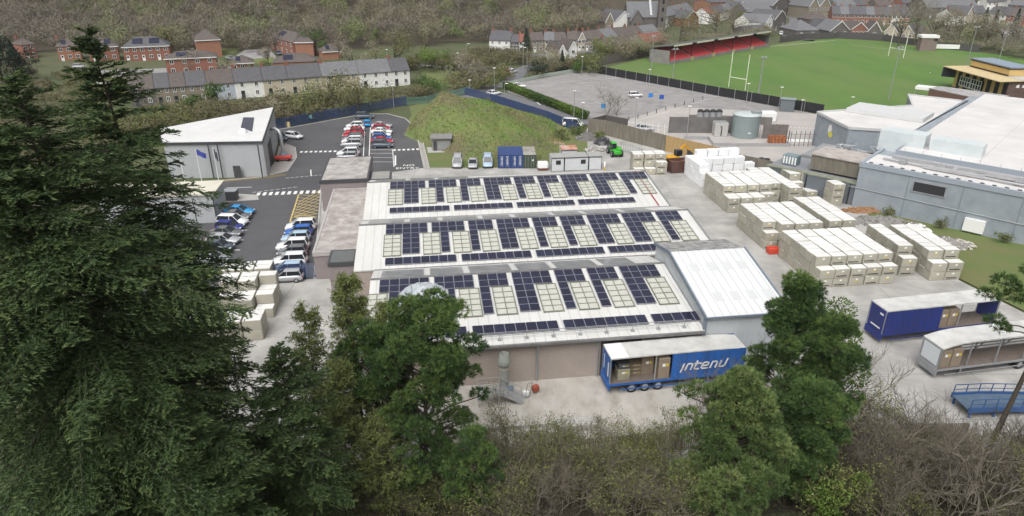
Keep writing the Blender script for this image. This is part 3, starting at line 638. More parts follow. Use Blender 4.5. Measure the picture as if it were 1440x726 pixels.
for k in range(nb):
    b = MB(); x0 = 1+k*(SLn-2)/nb+.8; x1 = 1+(k+1)*(SLn-2)/nb-.8
    for q in range(8): z = 1.0+q*.42; b.box(x0, x1, .5+q*1.02, .95+q*1.02, z+.004, z+.38); b.box(x0, x1, .95+q*1.02, 1.05+q*1.02, z+.1, z+.75)
    b.build('seat_block', M['redseat'], st)
b = MB(); b.prism([(-.5,-.8),(SLn+.5,-.8),(SLn+.5,9.2),(-.5,9.2)], lambda x,y: 6.3-.13*y, lambda x,y: 6.42-.13*y); b.build('roof', mat('stand_roof',(.10,.11,.09),.8,c2=(.07,.08,.06),scale=.5), st)
for k in range(nb+1): b = MB(); x = .4+k*(SLn-.8)/nb; b.tube([(x,.6,1),(x,.6,6.05)], .12, 8); b.build('column', M['black'], st)
for k in range(10): b = MB(); x = SLn*(k+.5)/10; b.box(x-2.2, x+2.2, 8.45, 8.6, 3.6, 4.55); b.build('back_panel', mat('cream_panel',(.34,.32,.25),.8), st)
for k in range(5):
    b = MB(); x = SLn*(k+.05)/5; b.box(x, x+SLn/5*.78, -1.0, -.8, 6.1, 6.6); b.build('roof_fascia', mat('pale_fascia_board',(.58,.57,.47),.7), st)
for k in range(4): b = MB(); x = SLn*(k+1)/5; b.box(x-1, x+1, -.06, 0, .1, 1.5); b.build('gangway_gate', mat('buff_gate',(.45,.36,.2),.8), st)
def goal(label, b0, b1, t0):
    A, B = G(*b0), G(*b1); h = GY(t0[0], t0[1], A.y).z; d = B-A; o = thing('rugby_posts', label, 'rugby goal', A, math.atan2(d.y,d.x), 'rugby goal posts'); Ln = d.length
    m = mat('cream_posts',(.66,.68,.56),.5)
    for x in (0, Ln): b = MB(); b.tube([(x,0,-.1),(x,0,h)], .13, 8); b.build('post', m, o)
    b = MB(); b.tube([(0,0,3),(Ln,0,3)], .12, 8); b.build('crossbar', m, o)
goal('cream rugby goal posts at the end by the black fence', (1024.5,122.6), (1047.7,127), (1031.4,73.8)); goal('cream rugby goal posts at the far end before the town', (1249,78.6), (1270,82), (1256.6,40))
def floodlight(label, base, top, r=.15, n=2):
    o, h = pole('floodlight_mast', label, 'floodlight', base, top, r, 'floodlight masts round the pitch', M['grey'])
    b = MB(); b.bar((-1.2,0,h),(1.2,0,h), .15)
    b.build('lamp_bar', M['grey'], o)
    for k in range(n): b = MB(); b.cbox(((k-(n-1)/2)*.95,-.25,h+.25), (.6,.35,.5), 0, .05); b.build('lamp', M['galv'], o)
floodlight('slim floodlight mast in front of the far goal, near the white roof', (1249,141), (1263,68)); floodlight('floodlight mast rising beside the clubhouse upper storey', (1357,101), (1370,39)); floodlight('floodlight mast behind the clubhouse roof', (1405,84), (1417,33))
floodlight('lattice blue grey floodlight mast beside the near goal', (1066.6,132), (1073.5,82), .24); floodlight('floodlight mast at the left end of the red stand', (946,110), (950.5,70)); floodlight('floodlight mast on the grass by the fence corner', (916,95), (918.5,52)); floodlight('tall floodlight mast behind the red stand, near the white house', (1045.5,52), (1048.5,13)); floodlight('floodlight mast behind the red stand, before the red house', (982.5,58), (985.5,20))
def fence(name, label, pts, h, panel, m, mp=None, post=.1, plus=.1, step=3.0, gap=None, cat='fence', th=.06):
    P = [p if isinstance(p, Vector) else G(*p) for p in pts]; o = thing(name, label, cat, P[0]); pa = MB(); po = MB()
    for a, c in zip(P, P[1:]):
        n = max(1, int((c-a).length/step))
        for i in range(n):
            s, e = a.lerp(c, i/n)-P[0], a.lerp(c, (i+1)/n)-P[0]; za, zb = s.z, e.z
            if gap:
                k = max(2, int((e-s).length/gap))
                for j in range(k): q = s.lerp(e, (j+.5)/k); bw = min(gap*.3,.05); pa.box(q.x-bw, q.x+bw, q.y-.02, q.y+.02, q.z, q.z+h)
                for rz in (.3, h*.8): pa.bar((s.x,s.y,za+rz),(e.x,e.y,zb+rz), .05)
            else: pa.bar((s.x,s.y,za+h/2),(e.x,e.y,zb+h/2), th, h)
            po.box(s.x-post/2, s.x+post/2, s.y-post/2, s.y+post/2, za-.1, za+h+plus)
    pa.build(panel, m, o); po.build('post', mp or m, o); return o
fence('boundary_fence', 'black panelled fence with pale posts between car park and pitch', [(838,93),(839,103),(940,121.5),(1010,135),(1080,147),(1157,161)], 2.4, 'panel', mat('black_sheet',(.018,.018,.022),.6), M['galv'], .14, .25, 4)
fence('boundary_fence', 'dark wooden fence closing the far touchline below the houses', [(1096,60),(1130,56),(1180,53.5),(1240,57),(1300,66),(1376,74)], 2.6, 'panel', mat('dark_fence_board',(.09,.085,.085),.9,c2=(.06,.055,.055),scale=.4), None, .12, .1, 5)
fence('boundary_fence', 'grey brown fence behind the grass left of the red stand', [(838,93),(870,87),(905,80),(941,72)], 3.0, 'panel', mat('grey_fence_board',(.13,.115,.11),.9,c2=(.09,.08,.08),scale=.4), None, .12, .1, 5)
# clubhouse
cb = thing('clubhouse', 'rugby clubhouse striped black and yellow under a buff roof', 'clubhouse', (130.5, 182, 0))
M['clubyel'] = mat('club_yellow', (.60,.42,.16), .7, c2=(.5,.35,.14), scale=1); M['clubbuff'] = mat('buff_roof_sheet', (.58,.47,.27), .7, c2=(.48,.38,.23), scale=.4)
b = MB(); b.box(0, 15, 0, 23, -.1, 5.8); b.build('wall', mat('club_dark_wall', (.10,.065,.055), .9, c2=(.15,.10,.085), scale=.5, amt=.9), cb)
for i in range(7): b = MB(); y = .4+i*3.3; b.box(-.06, 0, y+1.5, y+3.0, .4, 5.7); b.build('yellow_panel', M['clubyel'], cb)
b = MB(); b.box(-.05, 0, .3, 22.8, .2, 5.75); b.box(-.14,-.065,.3,.9,.2,5.75); b.build('black_panel', mat('club_black',(.015,.015,.02),.6), cb)
b = MB(); b.prism([(-3,-.5),(15.3,-.5),(15.3,25),(-3,25)], lambda x,y: 5.85+.02*x, lambda x,y: 6.05+.02*x); b.build('roof', [M['clubbuff'], M['clubbuff']], cb)
b = MB(); b.prism([(3,-.6),(15.4,-.6),(15.4,7),(3,7)], lambda x,y: 6.06+.02*x, lambda x,y: 6.12+.02*x); b.build('grey_roof', mat('club_grey_roof',(.48,.46,.42),.8,c2=(.4,.38,.35),scale=.5), cb)
b = MB(); b.prism([(-3,25),(-1.5,25),(0,23.1),(-.1,22.9),(-3,24.9)], 3.0, 5.8); b.build('end_wall', mat('club_end_black',(.02,.02,.03),.6), cb)
b = MB(); b.box(3.5, 9.5, 6, 23, 6.3, 8.3); b.build('upper_storey', M['clubyel'], cb); b = MB(); b.box(3.2, 9.8, 5.7, 23.3, 8.304, 8.6); b.build('upper_roof', mat('blue_grey_roof',(.23,.28,.35),.6), cb); b = MB(); b.box(3.35,9.65,5.85,5.99,8.0,8.3); b.box(3.35,3.49,6,23.1,7.95,8.3); b.box(3.35,3.49,6,23,6.3,6.5); b.build('upper_trim', M['black'], cb)
for k in range(2):
    b = MB(); y0 = 9.5+k*5
    for q in range(5): y = y0+q*1.15; b.box(-.9,-.8,y-.06,y+.06,1.6,4.2)
    for z in (1.6,2.9,4.15): b.box(-.92,-.78,y0-.1,y0+4.7,z-.06,z+.06)
    b.build('balcony_frame', M['white'], cb)
b = MB(); b.box(-.78,-.06,9.4,19,1.35,1.5); b.box(-.7,-.06,9.6,19,1.6,4.1,1); b.build('balcony', [M['grey'], M['glass']], cb)
rng = random.Random(2)
for i in range(7): b = MB(); x = 2+i*1.6; z = 3.2+rng.uniform(-1.2,1.2); b.poly([(x,-.03,z),(x+.9,-.03,z-.1),(x+.8,-.03,z+.8),(x+.1,-.03,z+.6)]); b.build('painted_patch', M['white'], cb)
ax = thing('annex', 'low flat roofed annex with patchy grey roof beside the clubhouse', 'annex', (118,180,0)); A4 = [(-4.6,7.8),(.3,10.5),(10,-2.3),(1.2,-7.8)]
b = MB(); b.prism(A4, -.1, 2.9); b.build('wall', mat('annex_wall',(.16,.09,.075),.9), ax); b = MB(); b.prism([(x*1.03,y*1.03) for x,y in A4], 2.904, 3.1); b.build('roof', mat('annex_roof',(.33,.32,.32),.9,c2=(.17,.165,.165),scale=.4,amt=.9,c3=(.42,.41,.41),scale3=1.2), ax)
wt = thing('marquee', 'small white tented canopy at the end of the clubhouse annex', 'canopy', (114.5,191,0), R(-40)); b = MB(); b.prism([(-2.5,-1.8),(2.5,-1.8),(2.5,1.8),(-2.5,1.8)], 2.2, lambda x,y: 3.4-.25*abs(y)); b.build('cover', M['white'], wt); b = MB()
for x in (-2.3,2.3):
    for y in (-1.6,1.6): b.bar((x,y,-.1),(x,y,2.2),.08)
b.build('frame', M['galv'], wt)
sbx = thing('scoreboard_hut', 'square brick scoreboard hut with white top on the touchline', 'hut', G(1301,71), R(-8)); b = MB(); b.box(-3,3,-2,2,-.1,5); b.build('wall', mat('hut_brick',(.22,.17,.15),.9,c2=(.16,.12,.11),scale=1), sbx); b = MB(); b.box(-3.3,3.3,-2.3,2.3,5.004,6.0); b.build('fascia', M['white'], sbx); b = MB(); b.box(1.6,3,-2.05,-2,3.8,4.9); b.build('hatch', M['black'], sbx)
hb = thing('advert_hoarding', 'long white hoarding standing on the far touchline', 'hoarding', G(1313,70), R(-14)); b = MB(); b.box(0,11,-.1,.1,.5,2.2); b.build('board', M['white'], hb); b = MB()
for x in (.5,5.5,10.5): b.box(x-.08,x+.08,.1,.26,-.1,2)
b.build('post', M['grey'], hb)
bl = tag(MB().cbox((0,0,.12),(.3,.2,.2),0,.06).build('rugby_ball', M['white'], None, G(1308,103)), 'tiny white rugby ball lying on the pitch', 'ball')
# ---------------- houses ----------------
def win_mesh(w, h):
    b = MB(); b.box(-w/2, w/2, -.06, .02, 0, h, 0); g = w/2-.1
    for s in (-1, 1): x0, x1 = (-g, -.05) if s < 0 else (.05, g); b.poly([(x0,-.064,.12),(x1,-.064,.12),(x1,-.064,h-.12),(x0,-.064,h-.12)], 1)
    return b.mesh('window', [M['white'], M['glass']])
WIN = {s: win_mesh(*s) for s in ((1.25,1.25),(1.6,1.4),(.9,1.25))}
b = MB(); b.box(-.5,.5,-.06,.02,0,2.1,0); b.poly([(-.3,-.064,1.2),(.3,-.064,1.2),(.3,-.064,1.9),(-.3,-.064,1.9)],1); DOOR = {c: b.mesh('door', [M[c], M['glass']]) for c in ('white','darkgrey','teal')}
def house(name, label, p0, p1, depth, wh, rh, kind, wm, rm, cols=2, floors=2, doors=1, chim=1, solar=0, group=None, z=0.0, win=(1.25,1.25), door='white', side=1, cat='house', trim=None, eave=.3):
    A = G(p0[0], p0[1], z); B = G(p1[0], p1[1], z); d = B-A; W = d.length; D = depth
    A.z = z-.12
    o = thing(name, label, cat, A, math.atan2(d.y, d.x), group)
    b = MB(); wm = M[wm] if isinstance(wm, str) else wm; rm = M[rm] if isinstance(rm, str) else rm
    b.box(0, W, 0, D, 0, wh)
    if kind == 'gable':
        for x in (0.0, W-.2): b.add([(x,0,wh),(x,D,wh),(x,D/2,wh+rh),(x+.2,0,wh),(x+.2,D,wh),(x+.2,D/2,wh+rh)], [(0,2,1),(3,4,5),(0,3,5,2),(1,2,5,4)])
    if kind == 'gfront':
        for y in (0.0, D-.2): b.add([(0,y,wh),(W,y,wh),(W/2,y,wh+rh),(0,y+.2,wh),(W,y+.2,wh),(W/2,y+.2,wh+rh)], [(0,1,2),(4,3,5),(0,3,4,1),(1,4,5,2),(2,5,3,0)])
    b.build('wall', wm, o)
    e, t = eave, .14; r = MB()
    def slab(q):
        r.add([(x,y,zz+.02) for x,y,zz in q]+[(x,y,zz-t+.02) for x,y,zz in q], [tuple(range(len(q))), tuple(range(2*len(q)-1, len(q)-1, -1))]+[(i+len(q),(i+1)%len(q)+len(q),(i+1)%len(q),i) for i in range(len(q))])
    k = rh/(D/2); kx = rh/(W/2)
    if kind == 'gable':
        slab([(-.1,-e,wh-e*k+t),(W+.1,-e,wh-e*k+t),(W+.1,D/2,wh+rh+t),(-.1,D/2,wh+rh+t)]); slab([(W+.1,D+e,wh-e*k+t),(-.1,D+e,wh-e*k+t),(-.1,D/2,wh+rh+t),(W+.1,D/2,wh+rh+t)])
    elif kind == 'gfront':
        slab([(-e,D+.1,wh-e*kx+t),(-e,-.25,wh-e*kx+t),(W/2,-.25,wh+rh+t),(W/2,D+.1,wh+rh+t)]); slab([(W+e,-.25,wh-e*kx+t),(W+e,D+.1,wh-e*kx+t),(W/2,D+.1,wh+rh+t),(W/2,-.25,wh+rh+t)])
    elif kind == 'hip':
        i = min(D/2, W/2)*.95; z0 = wh+.06; zr = wh+rh
        p = [(-e,-e,z0),(W+e,-e,z0),(W+e,D+e,z0),(-e,D+e,z0),(i,D/2,zr),(W-i,D/2,zr)]
        r.add(p, [(0,1,5,4),(1,2,5),(2,3,4,5),(3,0,4),(3,2,1,0)])
    elif kind == 'flat': r.box(-.15, W+.15, -.15, D+.15, wh+.004, wh+.25)
    rf = r.build('roof', rm, o)
    if kind == 'gfront' or trim:
        tr = MB(); m = M[trim] if trim else M['white']
        if kind == 'gfront': tr.bar((-e,-.3,wh-e*kx),(W/2,-.3,wh+rh), .1, .28); tr.bar((W/2,-.3,wh+rh),(W+e,-.3,wh-e*kx), .1, .28)
        else: tr.bar((-e,-e-.08,wh-.05),(W+e,-e-.08,wh-.05), .12, .25)
        tr.build('trim', m, o)
    for q in range(chim):
        c = MB(); x = .5 if q == 0 else W-.5
        cx, cy = (x, D/2) if kind != 'gfront' else (W/2, D*.6); zc = wh+rh-.4
        c.box(cx-.4, cx+.4, cy-.3, cy+.3, zc, wh+rh+1.0); c.lathe([(.14,0),(.12,.35)], 8, (cx-.18,cy,wh+rh+1.0)); c.lathe([(.14,0),(.12,.35)], 8, (cx+.18,cy,wh+rh+1.0)); c.build('chimney', M['brick'], rf)
    fh = wh/floors
    for f in range(floors):
        for c in range(cols):
            x = W*(c+.5)/cols; zz = f*fh+fh*.36
            if f == 0 and doors and ((c+.5)/cols*doors) % 1 < .5 and (c % max(1, cols//doors) == 0) and cols > 1:
                do = link('door', DOOR[door], o); do.location = (x, 0, 0); continue
            wo = link('window', WIN[win], o); wo.location = (x, 0, zz)
    if side:
        s = 1 if side > 0 else -1
        for f in range(floors):
            wo = link('window', WIN[(.9,1.25)], o); wo.location = (W if s > 0 else 0, D*.5, f*fh+fh*.36); wo.rotation_euler = (0,0,R(90*s))
    for q in range(solar):
        sp_ = MB(); x0 = W*(.22+.36*q); wd = W*.22
        zf = (lambda y: wh+.06+(y+e)*(rh/(D/2+e))) if kind == 'hip' else (lambda y: wh+t+y*k)
        ya, yb = D*.12, D*.40
        sp_.add([(x0,ya,zf(ya)+.08),(x0+wd,ya,zf(ya)+.08),(x0+wd,yb,zf(yb)+.08),(x0,yb,zf(yb)+.08),(x0,ya,zf(ya)+.02),(x0+wd,ya,zf(ya)+.02),(x0+wd,yb,zf(yb)+.02),(x0,yb,zf(yb)+.02)], [(0,1,2,3),(4,5,1,0),(6,7,3,2),(5,6,2,1),(7,4,0,3)])
        sp_.build('solar_array', M['cell'], rf)
    return o
gE = 'brick houses of the estate'
house('brick_house', 'small brick house at the dark conifer with one solar roof', (36,83), (54,81), 8, 5, 2.2, 'hip', 'brick', 'bslate', 2, group=gE)
house('brick_house', 'brick house peeping between the fir tops, solar panels on its dark roof', (84,86), (116,84), 8, 5, 2.4, 'hip', 'obrick', 'bslate', 3, group=gE, solar=1)
house('brick_house', 'hipped brick semi with two solar arrays, right of the fir spire', (128,87), (169,84.5), 9, 5, 2.8, 'hip', 'brick', 'bslate', 3, doors=1, group=gE, solar=2, trim='white', chim=0)
house('brick_house', 'long three door brick terrace with grey hipped roof and two solar arrays', (176,86.5), (241,83.5), 9, 5, 3.0, 'hip', 'brick', 'slate', 6, doors=3, group=gE, solar=2, trim='white', chim=0)
house('brick_house', 'orange brick house end with steep hipped slate roof beside the lawn', (279,81), (313,79), 13, 6.2, 3.2, 'hip', 'obrick', 'bslate', 0, doors=0, group=gE, chim=0, side=-1, trim='white')
house('brick_house', 'long brick block with eight white windows close behind the terrace', (236,106), (307,102.5), 8, 5.2, 1.8, 'hip', 'brick', 'bslate', 4, doors=0, group=gE, solar=1, chim=0, trim='white')
house('brick_bungalow', 'brick bungalow with white door and solar roof behind the terrace', (327,101), (357,99.5), 8, 2.7, 2.2, 'hip', 'brick', 'bslate', 3, 1, group=gE, solar=1, chim=0, trim='white')
house('brick_house', 'orange brick gable end of the long block at the estate turning', (417,80.5), (442,80), 10, 5.4, 2.6, 'hip', 'obrick', 'bslate', 0, doors=0, group=gE, chim=0, side=0, trim='white')
house('brick_house', 'long hipped brick row with porches running back behind the estate turning', (382,70), (414,80), 9, 5.2, 3.0, 'hip', 'brick', 'bslate', 5, doors=5, group=gE, chim=0, side=0, solar=1, door='darkgrey')
house('brick_bungalow', 'orange brick bungalow with twin solar panels left of the bare trees', (455,84), (480,82.5), 9, 2.8, 2.4, 'hip', 'obrick', 'bslate', 0, 1, 0, group=gE, solar=1, chim=0, trim='white')
house('brick_bungalow', 'low wide bungalow with large solar panel behind the terrace ridge', (386,99.5), (448,97), 9, 2.6, 2.4, 'hip', 'obrick', 'bslate', 0, 1, 0, group=gE, solar=1, chim=0)
gT = 'terrace of cottages above the scrub'
T0, T1 = G(190,150), G(577,119); TD = (T1-T0)
def tpx(px):   # point of the terrace front under image column px
    lo_, hi_ = -.1, 1.1
    for _ in range(40):
        m_ = (lo_+hi_)/2; q = T0+TD*m_; f = q.y*math.cos(PITCH)+38*math.sin(PITCH); x = 720+FOC*q.x/f
        if x < px: lo_ = m_
        else: hi_ = m_
    q = T0+TD*lo_; f = q.y*math.cos(PITCH)+CAMH*math.sin(PITCH); u = q.y*math.sin(PITCH)-CAMH*math.cos(PITCH); return (720+FOC*q.x/f, 363-FOC*u/f)
for (a, c, lab, wm, rm, ch, cols) in [(186,222,'brown stone cottage at the terrace end nearest the fir','dstone','bslate',1,2),(222,244,'narrow grey stone cottage second along the terrace','stone','slate',0,2),(244,266,'stone cottage with dark windows before the eight window brick block','stone','bslate',1,2),
  (266,295,'stone cottage with an open brown door beside the pale blue one','stone','slate',0,2),(295,333,'pale blue rendered cottage with peeling front','blrender','bslate',1,2),(333,373,'white cottage with two black upper windows in mid terrace','wrender','slate',1,2),(373,408,'beige cottage with a gabled porch beside the white one','cream','slate',1,2),
  (408,455,'cream cottage with streaked render and grey roof','cream','slate',1,3),(455,507,'cream cottage hidden behind the tall willow scrub','cream','gslate',1,3),(507,552,'bright white cottage with dark porch','wrender','gslate',0,3),(552,577,'white end cottage with steep dark roof at the terrace end','wrender','slate',1,2)]:
    house('cottage', lab, tpx(a), tpx(c), 8, 4.5, 3.0, 'gable', wm, rm, cols, 2, 1, ch, group=gT, side=0 if c < 570 else 1, win=(.9,1.25), door='darkgrey')
gV = 'village houses past the car park'
H = house
H('house', 'large white house with slate roof at the village edge', (688,73.5), (717,74.5), 9, 4.8, 3, 'gable', 'wrender', 'slate', 3, group=gV, chim=2, side=-1, win=(.9,1.25))
H('house', 'grey stone house attached right of the large white house', (717.5,74.5), (729,74.5), 8, 4.2, 2.4, 'gable', 'dstone', 'slate', 2, group=gV)
H('house', 'small white house with red tiled roof beside the dark conifer', (729.5,74), (737,74), 8, 4.2, 2.4, 'gable', 'wrender', 'rtile', 1, group=gV, doors=0)
H('house', 'brown stone house with white bay right of the conifer', (748,73.5), (765,73), 8, 4.6, 2.6, 'gable', 'stone', 'bslate', 2, group=gV)
H('house', 'pale grey roofed house between brown house and teal shop', (765.5,73), (779,73), 8, 4.6, 2.6, 'gable', 'cream', 'gslate', 2, group=gV)
H('shop', 'teal fronted shop with white upper wall', (779.5,73), (797,72.5), 8, 4.4, 2.6, 'gable', 'teal', 'bslate', 3, group=gV, door='teal', cat='shop')
H('house', 'brown roofed house right of the teal shop', (797.5,72), (812,72), 8, 4.6, 2.6, 'gable', 'stone', 'bslate', 2, group=gV)
H('house', 'twin gabled bay house of buff stone', (812.5,72), (822,71.5), 9, 4.6, 2.6, 'gfront', 'cream', 'bslate', 2, group=gV)
H('house', 'grey stone bay house with white window surround', (822.5,71.5), (834,71), 9, 4.6, 2.6, 'gable', 'stone', 'bslate', 2, group=gV)
H('house', 'brown tiled house left of the white terrace', (834.5,70.5), (850,69), 9, 4.4, 2.8, 'gable', 'stone', 'bslate', 2, group=gV)
H('house', 'white house with blue grey roof starting the white terrace', (850.5,68), (868,66), 9, 4.4, 2.8, 'gable', 'wrender', 'gslate', 3, group=gV)
H('house', 'cream and white house second along the white terrace', (868.5,66), (886,64), 9, 4.4, 2.8, 'gable', 'cream', 'bslate', 2, group=gV)
H('house', 'white house with brown roof third along the white terrace', (886.5,64), (904,62), 9, 4.4, 2.8, 'gable', 'wrender', 'bslate', 2, group=gV)
H('house', 'white end house with grey roof below the church tower', (904.5,62), (926,60), 9, 4.4, 2.8, 'gable', 'wrender', 'gslate', 3, group=gV)
H('house', 'pale gabled cottage below the village street, trees in front', (784.5,96), (796,95.5), 14, 5, 2.8, 'gfront', 'wrender', 'bslate', 1, group=gV, chim=0)
H('house', 'second pale gabled cottage close right of its twin', (800,89), (811,88.5), 12, 5, 2.6, 'gfront', 'wrender', 'bslate', 1, group=gV, chim=0)
H('house', 'long brown roofed house below the white terrace', (852,76), (905,72), 8, 3, 2.8, 'gable', 'dstone', 'bslate', 4, 1, group=gV)
H('house', 'brown roofed house end with red ridge beside the willow', (906,72), (936,68), 8, 3.4, 2.8, 'gable', 'dstone', 'rtile', 3, 1, group=gV)
# church
ch = thing('church', 'grey stone church with slate roof and tall slim tower', 'church', G(884,46), R(3)); 
b = MB(); b.box(0, 17, 4, 14, -.1, 7); b.add([(0,4,7),(0,14,7),(0,9,13.5),(.3,4,7),(.3,14,7),(.3,9,13.5)], [(0,2,1),(3,4,5)]); b.add([(16.7,4,7),(16.7,14,7),(16.7,9,13.5),(17,4,7),(17,14,7),(17,9,13.5)], [(0,2,1),(3,4,5)]); b.box(1,7,0,4,-.1,5.5); b.add([(1,0,5.5),(7,0,5.5),(4,0,10)],[(0,1,2)]); b.build('wall', M['dstone'], ch)
r = MB(); r.add([(-.3,3.6,6.6),(17.3,3.6,6.6),(17.3,9,13.7),(-.3,9,13.7),(17.3,14.4,6.6),(-.3,14.4,6.6)], [(0,1,2,3),(3,2,4,5)]); r.add([(.6,-.3,5.2),(4,-.3,10.2),(4,9,10.2),(.6,9,5.2),(7.4,-.3,5.2),(7.4,9,5.2)], [(0,1,2,3),(1,4,5,2)]); r.build('roof', M['gslate'], ch)
b = MB(); b.box(14.2,17.8,0,3.6,-.1,15.5); b.build('tower', M['dstone'], ch); b = MB(); b.box(13.9,18.1,-.3,3.9,15.5,16); b.add([(14.4,.2,16),(17.6,.2,16),(17.6,3.4,16),(14.4,3.4,16),(16,1.8,24)], [(0,1,4),(1,2,4),(2,3,4),(3,0,4)]); b.build('spire', M['slate'], ch)
for x in (2.8,4.9): b = MB(); b.poly([(x-.4,-.03,1.5),(x+.4,-.03,1.5),(x+.4,-.03,3.8),(x,-.03,4.6),(x-.4,-.03,3.8)]); b.build('window', M['glass'], ch)
for z in (5,9.5,13): b = MB(); b.poly([(15.5,-.03,z),(16.5,-.03,z),(16.5,-.03,z+1.5),(16,-.03,z+2.1),(15.5,-.03,z+1.5)]); b.build('window', M['glass'], ch)
b = MB(); b.prism([(11,4),(12,4),(12,9),(11,9)], lambda x,y: 6.9+(y-3.6)*1.31, lambda x,y: 7.2+(y-3.6)*1.31); b.build('roof_dormer', M['galv'], ch)
gC = 'buildings round the town centre'
H('hall', 'pale gabled hall in front of the church', (864.5,45.5), (889,44), 16, 5.5, 4.2, 'gfront', 'wrender', 'slate', 3, 1, group=gC, chim=0, cat='hall')
H('hall', 'dark gabled house left of the pale church hall', (851,45.5), (862,45), 18, 5, 4, 'gfront', 'stone', 'bslate', 1, 1, group=gC, chim=0, cat='hall')
for i, (a, c, lab, wm) in enumerate([((929,41.5),(938,38.5),'white bay house first in the row beside the church tower','wrender'),((938,38.5),(946.5,36),'grey house second in the row beside the church tower','stone'),((946.5,36),(955,33.5),'white house in the middle of the row beside the church','wrender'),((955,33.5),(964,31),'blue white house fourth in the row beside the church','blrender'),((964,31),(974,28.5),'red brick house closing the row beside the church','brick')]):
    H('house', lab, a, c, 9, 5.6, 3.6, 'gable', wm, 'gslate', 2, group=gC, chim=1)
H('house', 'red brick gabled house above the willow by the pitch', (963.5,38), (981.5,36.5), 14, 4.2, 3.6, 'gfront', 'brick', 'slate', 2, 1, group=gC)
H('mill', 'long orange brick building at the top edge of the town', (997,21), (1066,17), 14, 7, 1.5, 'gable', 'obrick', 'slate', 0, 1, 0, group=gC, chim=0, cat='building')
for i, (a, c, lab, wm, rm) in enumerate([((996,34),(1004,32),'pinkish roofed terrace house first above the red gabled house','wrender','rtile'),((1004,32),(1012,30),'brown roofed terrace house second above the red gabled house','brick','bslate'),((1012,30),(1021,28),'grey roofed terrace house third above the red gabled house','wrender','slate'),((1021,28),(1030,26),'end terrace house with white chimney wall above the willow','wrender','gslate')]):
    H('house', lab, a, c, 9, 5, 3, 'gable', wm, rm, 2, group=gC)
H('house', 'dark gabled house before the orange brick building', (1036,24), (1046,22.5), 10, 5, 3.4, 'gfront', 'dstone', 'slate', 1, group=gC)
H('hall', 'long hall with blue grey roof behind the white double house', (1049.5,32), (1085,29.5), 13, 5.6, 4.2, 'gable', 'dstone', 'gslate', 4, 1, group=gC, chim=0, cat='hall')
H('chapel', 'big chapel with steep white edged gable at the road', (1083,26), (1111,22), 26, 7, 5.6, 'gfront', 'dstone', 'gslate', 2, 2, group=gC, chim=0, cat='chapel')
H('house', 'white gabled house with dark windows just behind the stand', (1052,46), (1074,44), 9, 5, 3, 'gable', 'wrender', 'gslate', 3, 1, group=gC, chim=0)
H('house', 'white gable end cottage close right of the white house', (1074.5,46), (1087,43.5), 14, 4.6, 3.4, 'gfront', 'wrender', 'gslate', 1, group=gC, chim=0)
H('hall', 'dark stone hall with arched door facing the road', (1086.5,44), (1104,40.5), 14, 5.4, 4, 'gfront', 'dstone', 'slate', 2, 1, group=gC, chim=0, cat='hall')
H('shed', 'low dark roofed shed right behind the red stand', (1046,51), (1080,48), 7, 2.6, 1.6, 'gable', 'dstone', 'slate', 0, 1, 0, group=gC, chim=0, cat='shed')
H('chapel', 'twin gabled stone building, its left gable', (1135,27), (1149,26.5), 18, 7, 4.6, 'gfront', 'stone', 'gslate', 3, 2, group=gC, chim=0, cat='building')
H('chapel', 'twin gabled stone building, its right gable', (1149.5,26.5), (1165,26), 18, 7, 4.6, 'gfront', 'stone', 'gslate', 3, 2, group=gC, chim=0, cat='building')
gR = 'red brick terrace above the pitch'
xs_t = [1168,1180,1192,1204,1216,1228,1240,1252,1264,1277]; labs = ['pink fronted end house of the red terrace','brick house second along the red terrace','brick house third along the red terrace','brick house with white bay fourth along the red terrace','brick house with a grey dormer in mid terrace','brick house past the dormer in the red terrace','orange brick house in the red terrace','white fronted house in the red terrace','brick house last but one, near the bare trees']
for i, lab in enumerate(labs): H('house', lab, (xs_t[i],34+.25*i), (xs_t[i+1],34.2+.25*i), 9, 5.4, 3.6, 'gable', 'wrender' if i == 7 else ('obrick' if i == 6 else 'brick'), ['slate','gslate','slate','slate','gslate','bslate','slate','bslate','slate'][i], 2, group=gR, chim=1, win=(1.6,1.4))
gF = 'roofs in front of the red terrace'
H('house', 'broad low house with blue grey hipped roof at the road corner', (1118,52.5), (1150,52), 16, 3, 4, 'hip', 'dstone', 'gslate', 2, 1, group=gF, chim=0)
H('house', 'brown hipped house behind the broad blue grey roof', (1137,37), (1166,36.5), 12, 3.4, 3.4, 'hip', 'dstone', 'bslate', 2, 1, group=gF, chim=0)
H('house', 'small white gable between two dark roofs', (1159,46.5), (1168,46), 10, 3, 3, 'gfront', 'wrender', 'slate', 1, 1, group=gF, chim=0)
H('bungalow', 'green grey gabled bungalow on the far touchline', (1166,51.5), (1194,51), 13, 2.6, 4.2, 'gfront', 'dstone', 'gslate', 2, 1, group=gF, chim=0, cat='bungalow')
H('bungalow', 'red brick gabled bungalow with four tall windows', (1196,51.5), (1218,51.5), 13, 3.4, 3, 'gfront', 'brick', 'bslate', 4, 1, 0, group=gF, chim=0, cat='bungalow')
H('bungalow', 'dark bungalow with broad white edged gable', (1219,52), (1238,52.5), 13, 2.8, 4, 'gfront', 'dstone', 'bslate', 1, 1, 0, group=gF, chim=0, cat='bungalow')
H('bungalow', 'bungalow with smaller white edged gable behind the far goal', (1242,53.5), (1260,54.5), 13, 3, 3.4, 'gfront', 'cream', 'bslate', 2, 1, 0, group=gF, chim=0, cat='bungalow')
H('bungalow', 'last white edged gable before the bare trees', (1265,55), (1283,56.5), 13, 3, 3.2, 'gfront', 'cream', 'slate', 2, 1, 0, group=gF, chim=0, cat='bungalow')
gU = 'roofs higher in the town'
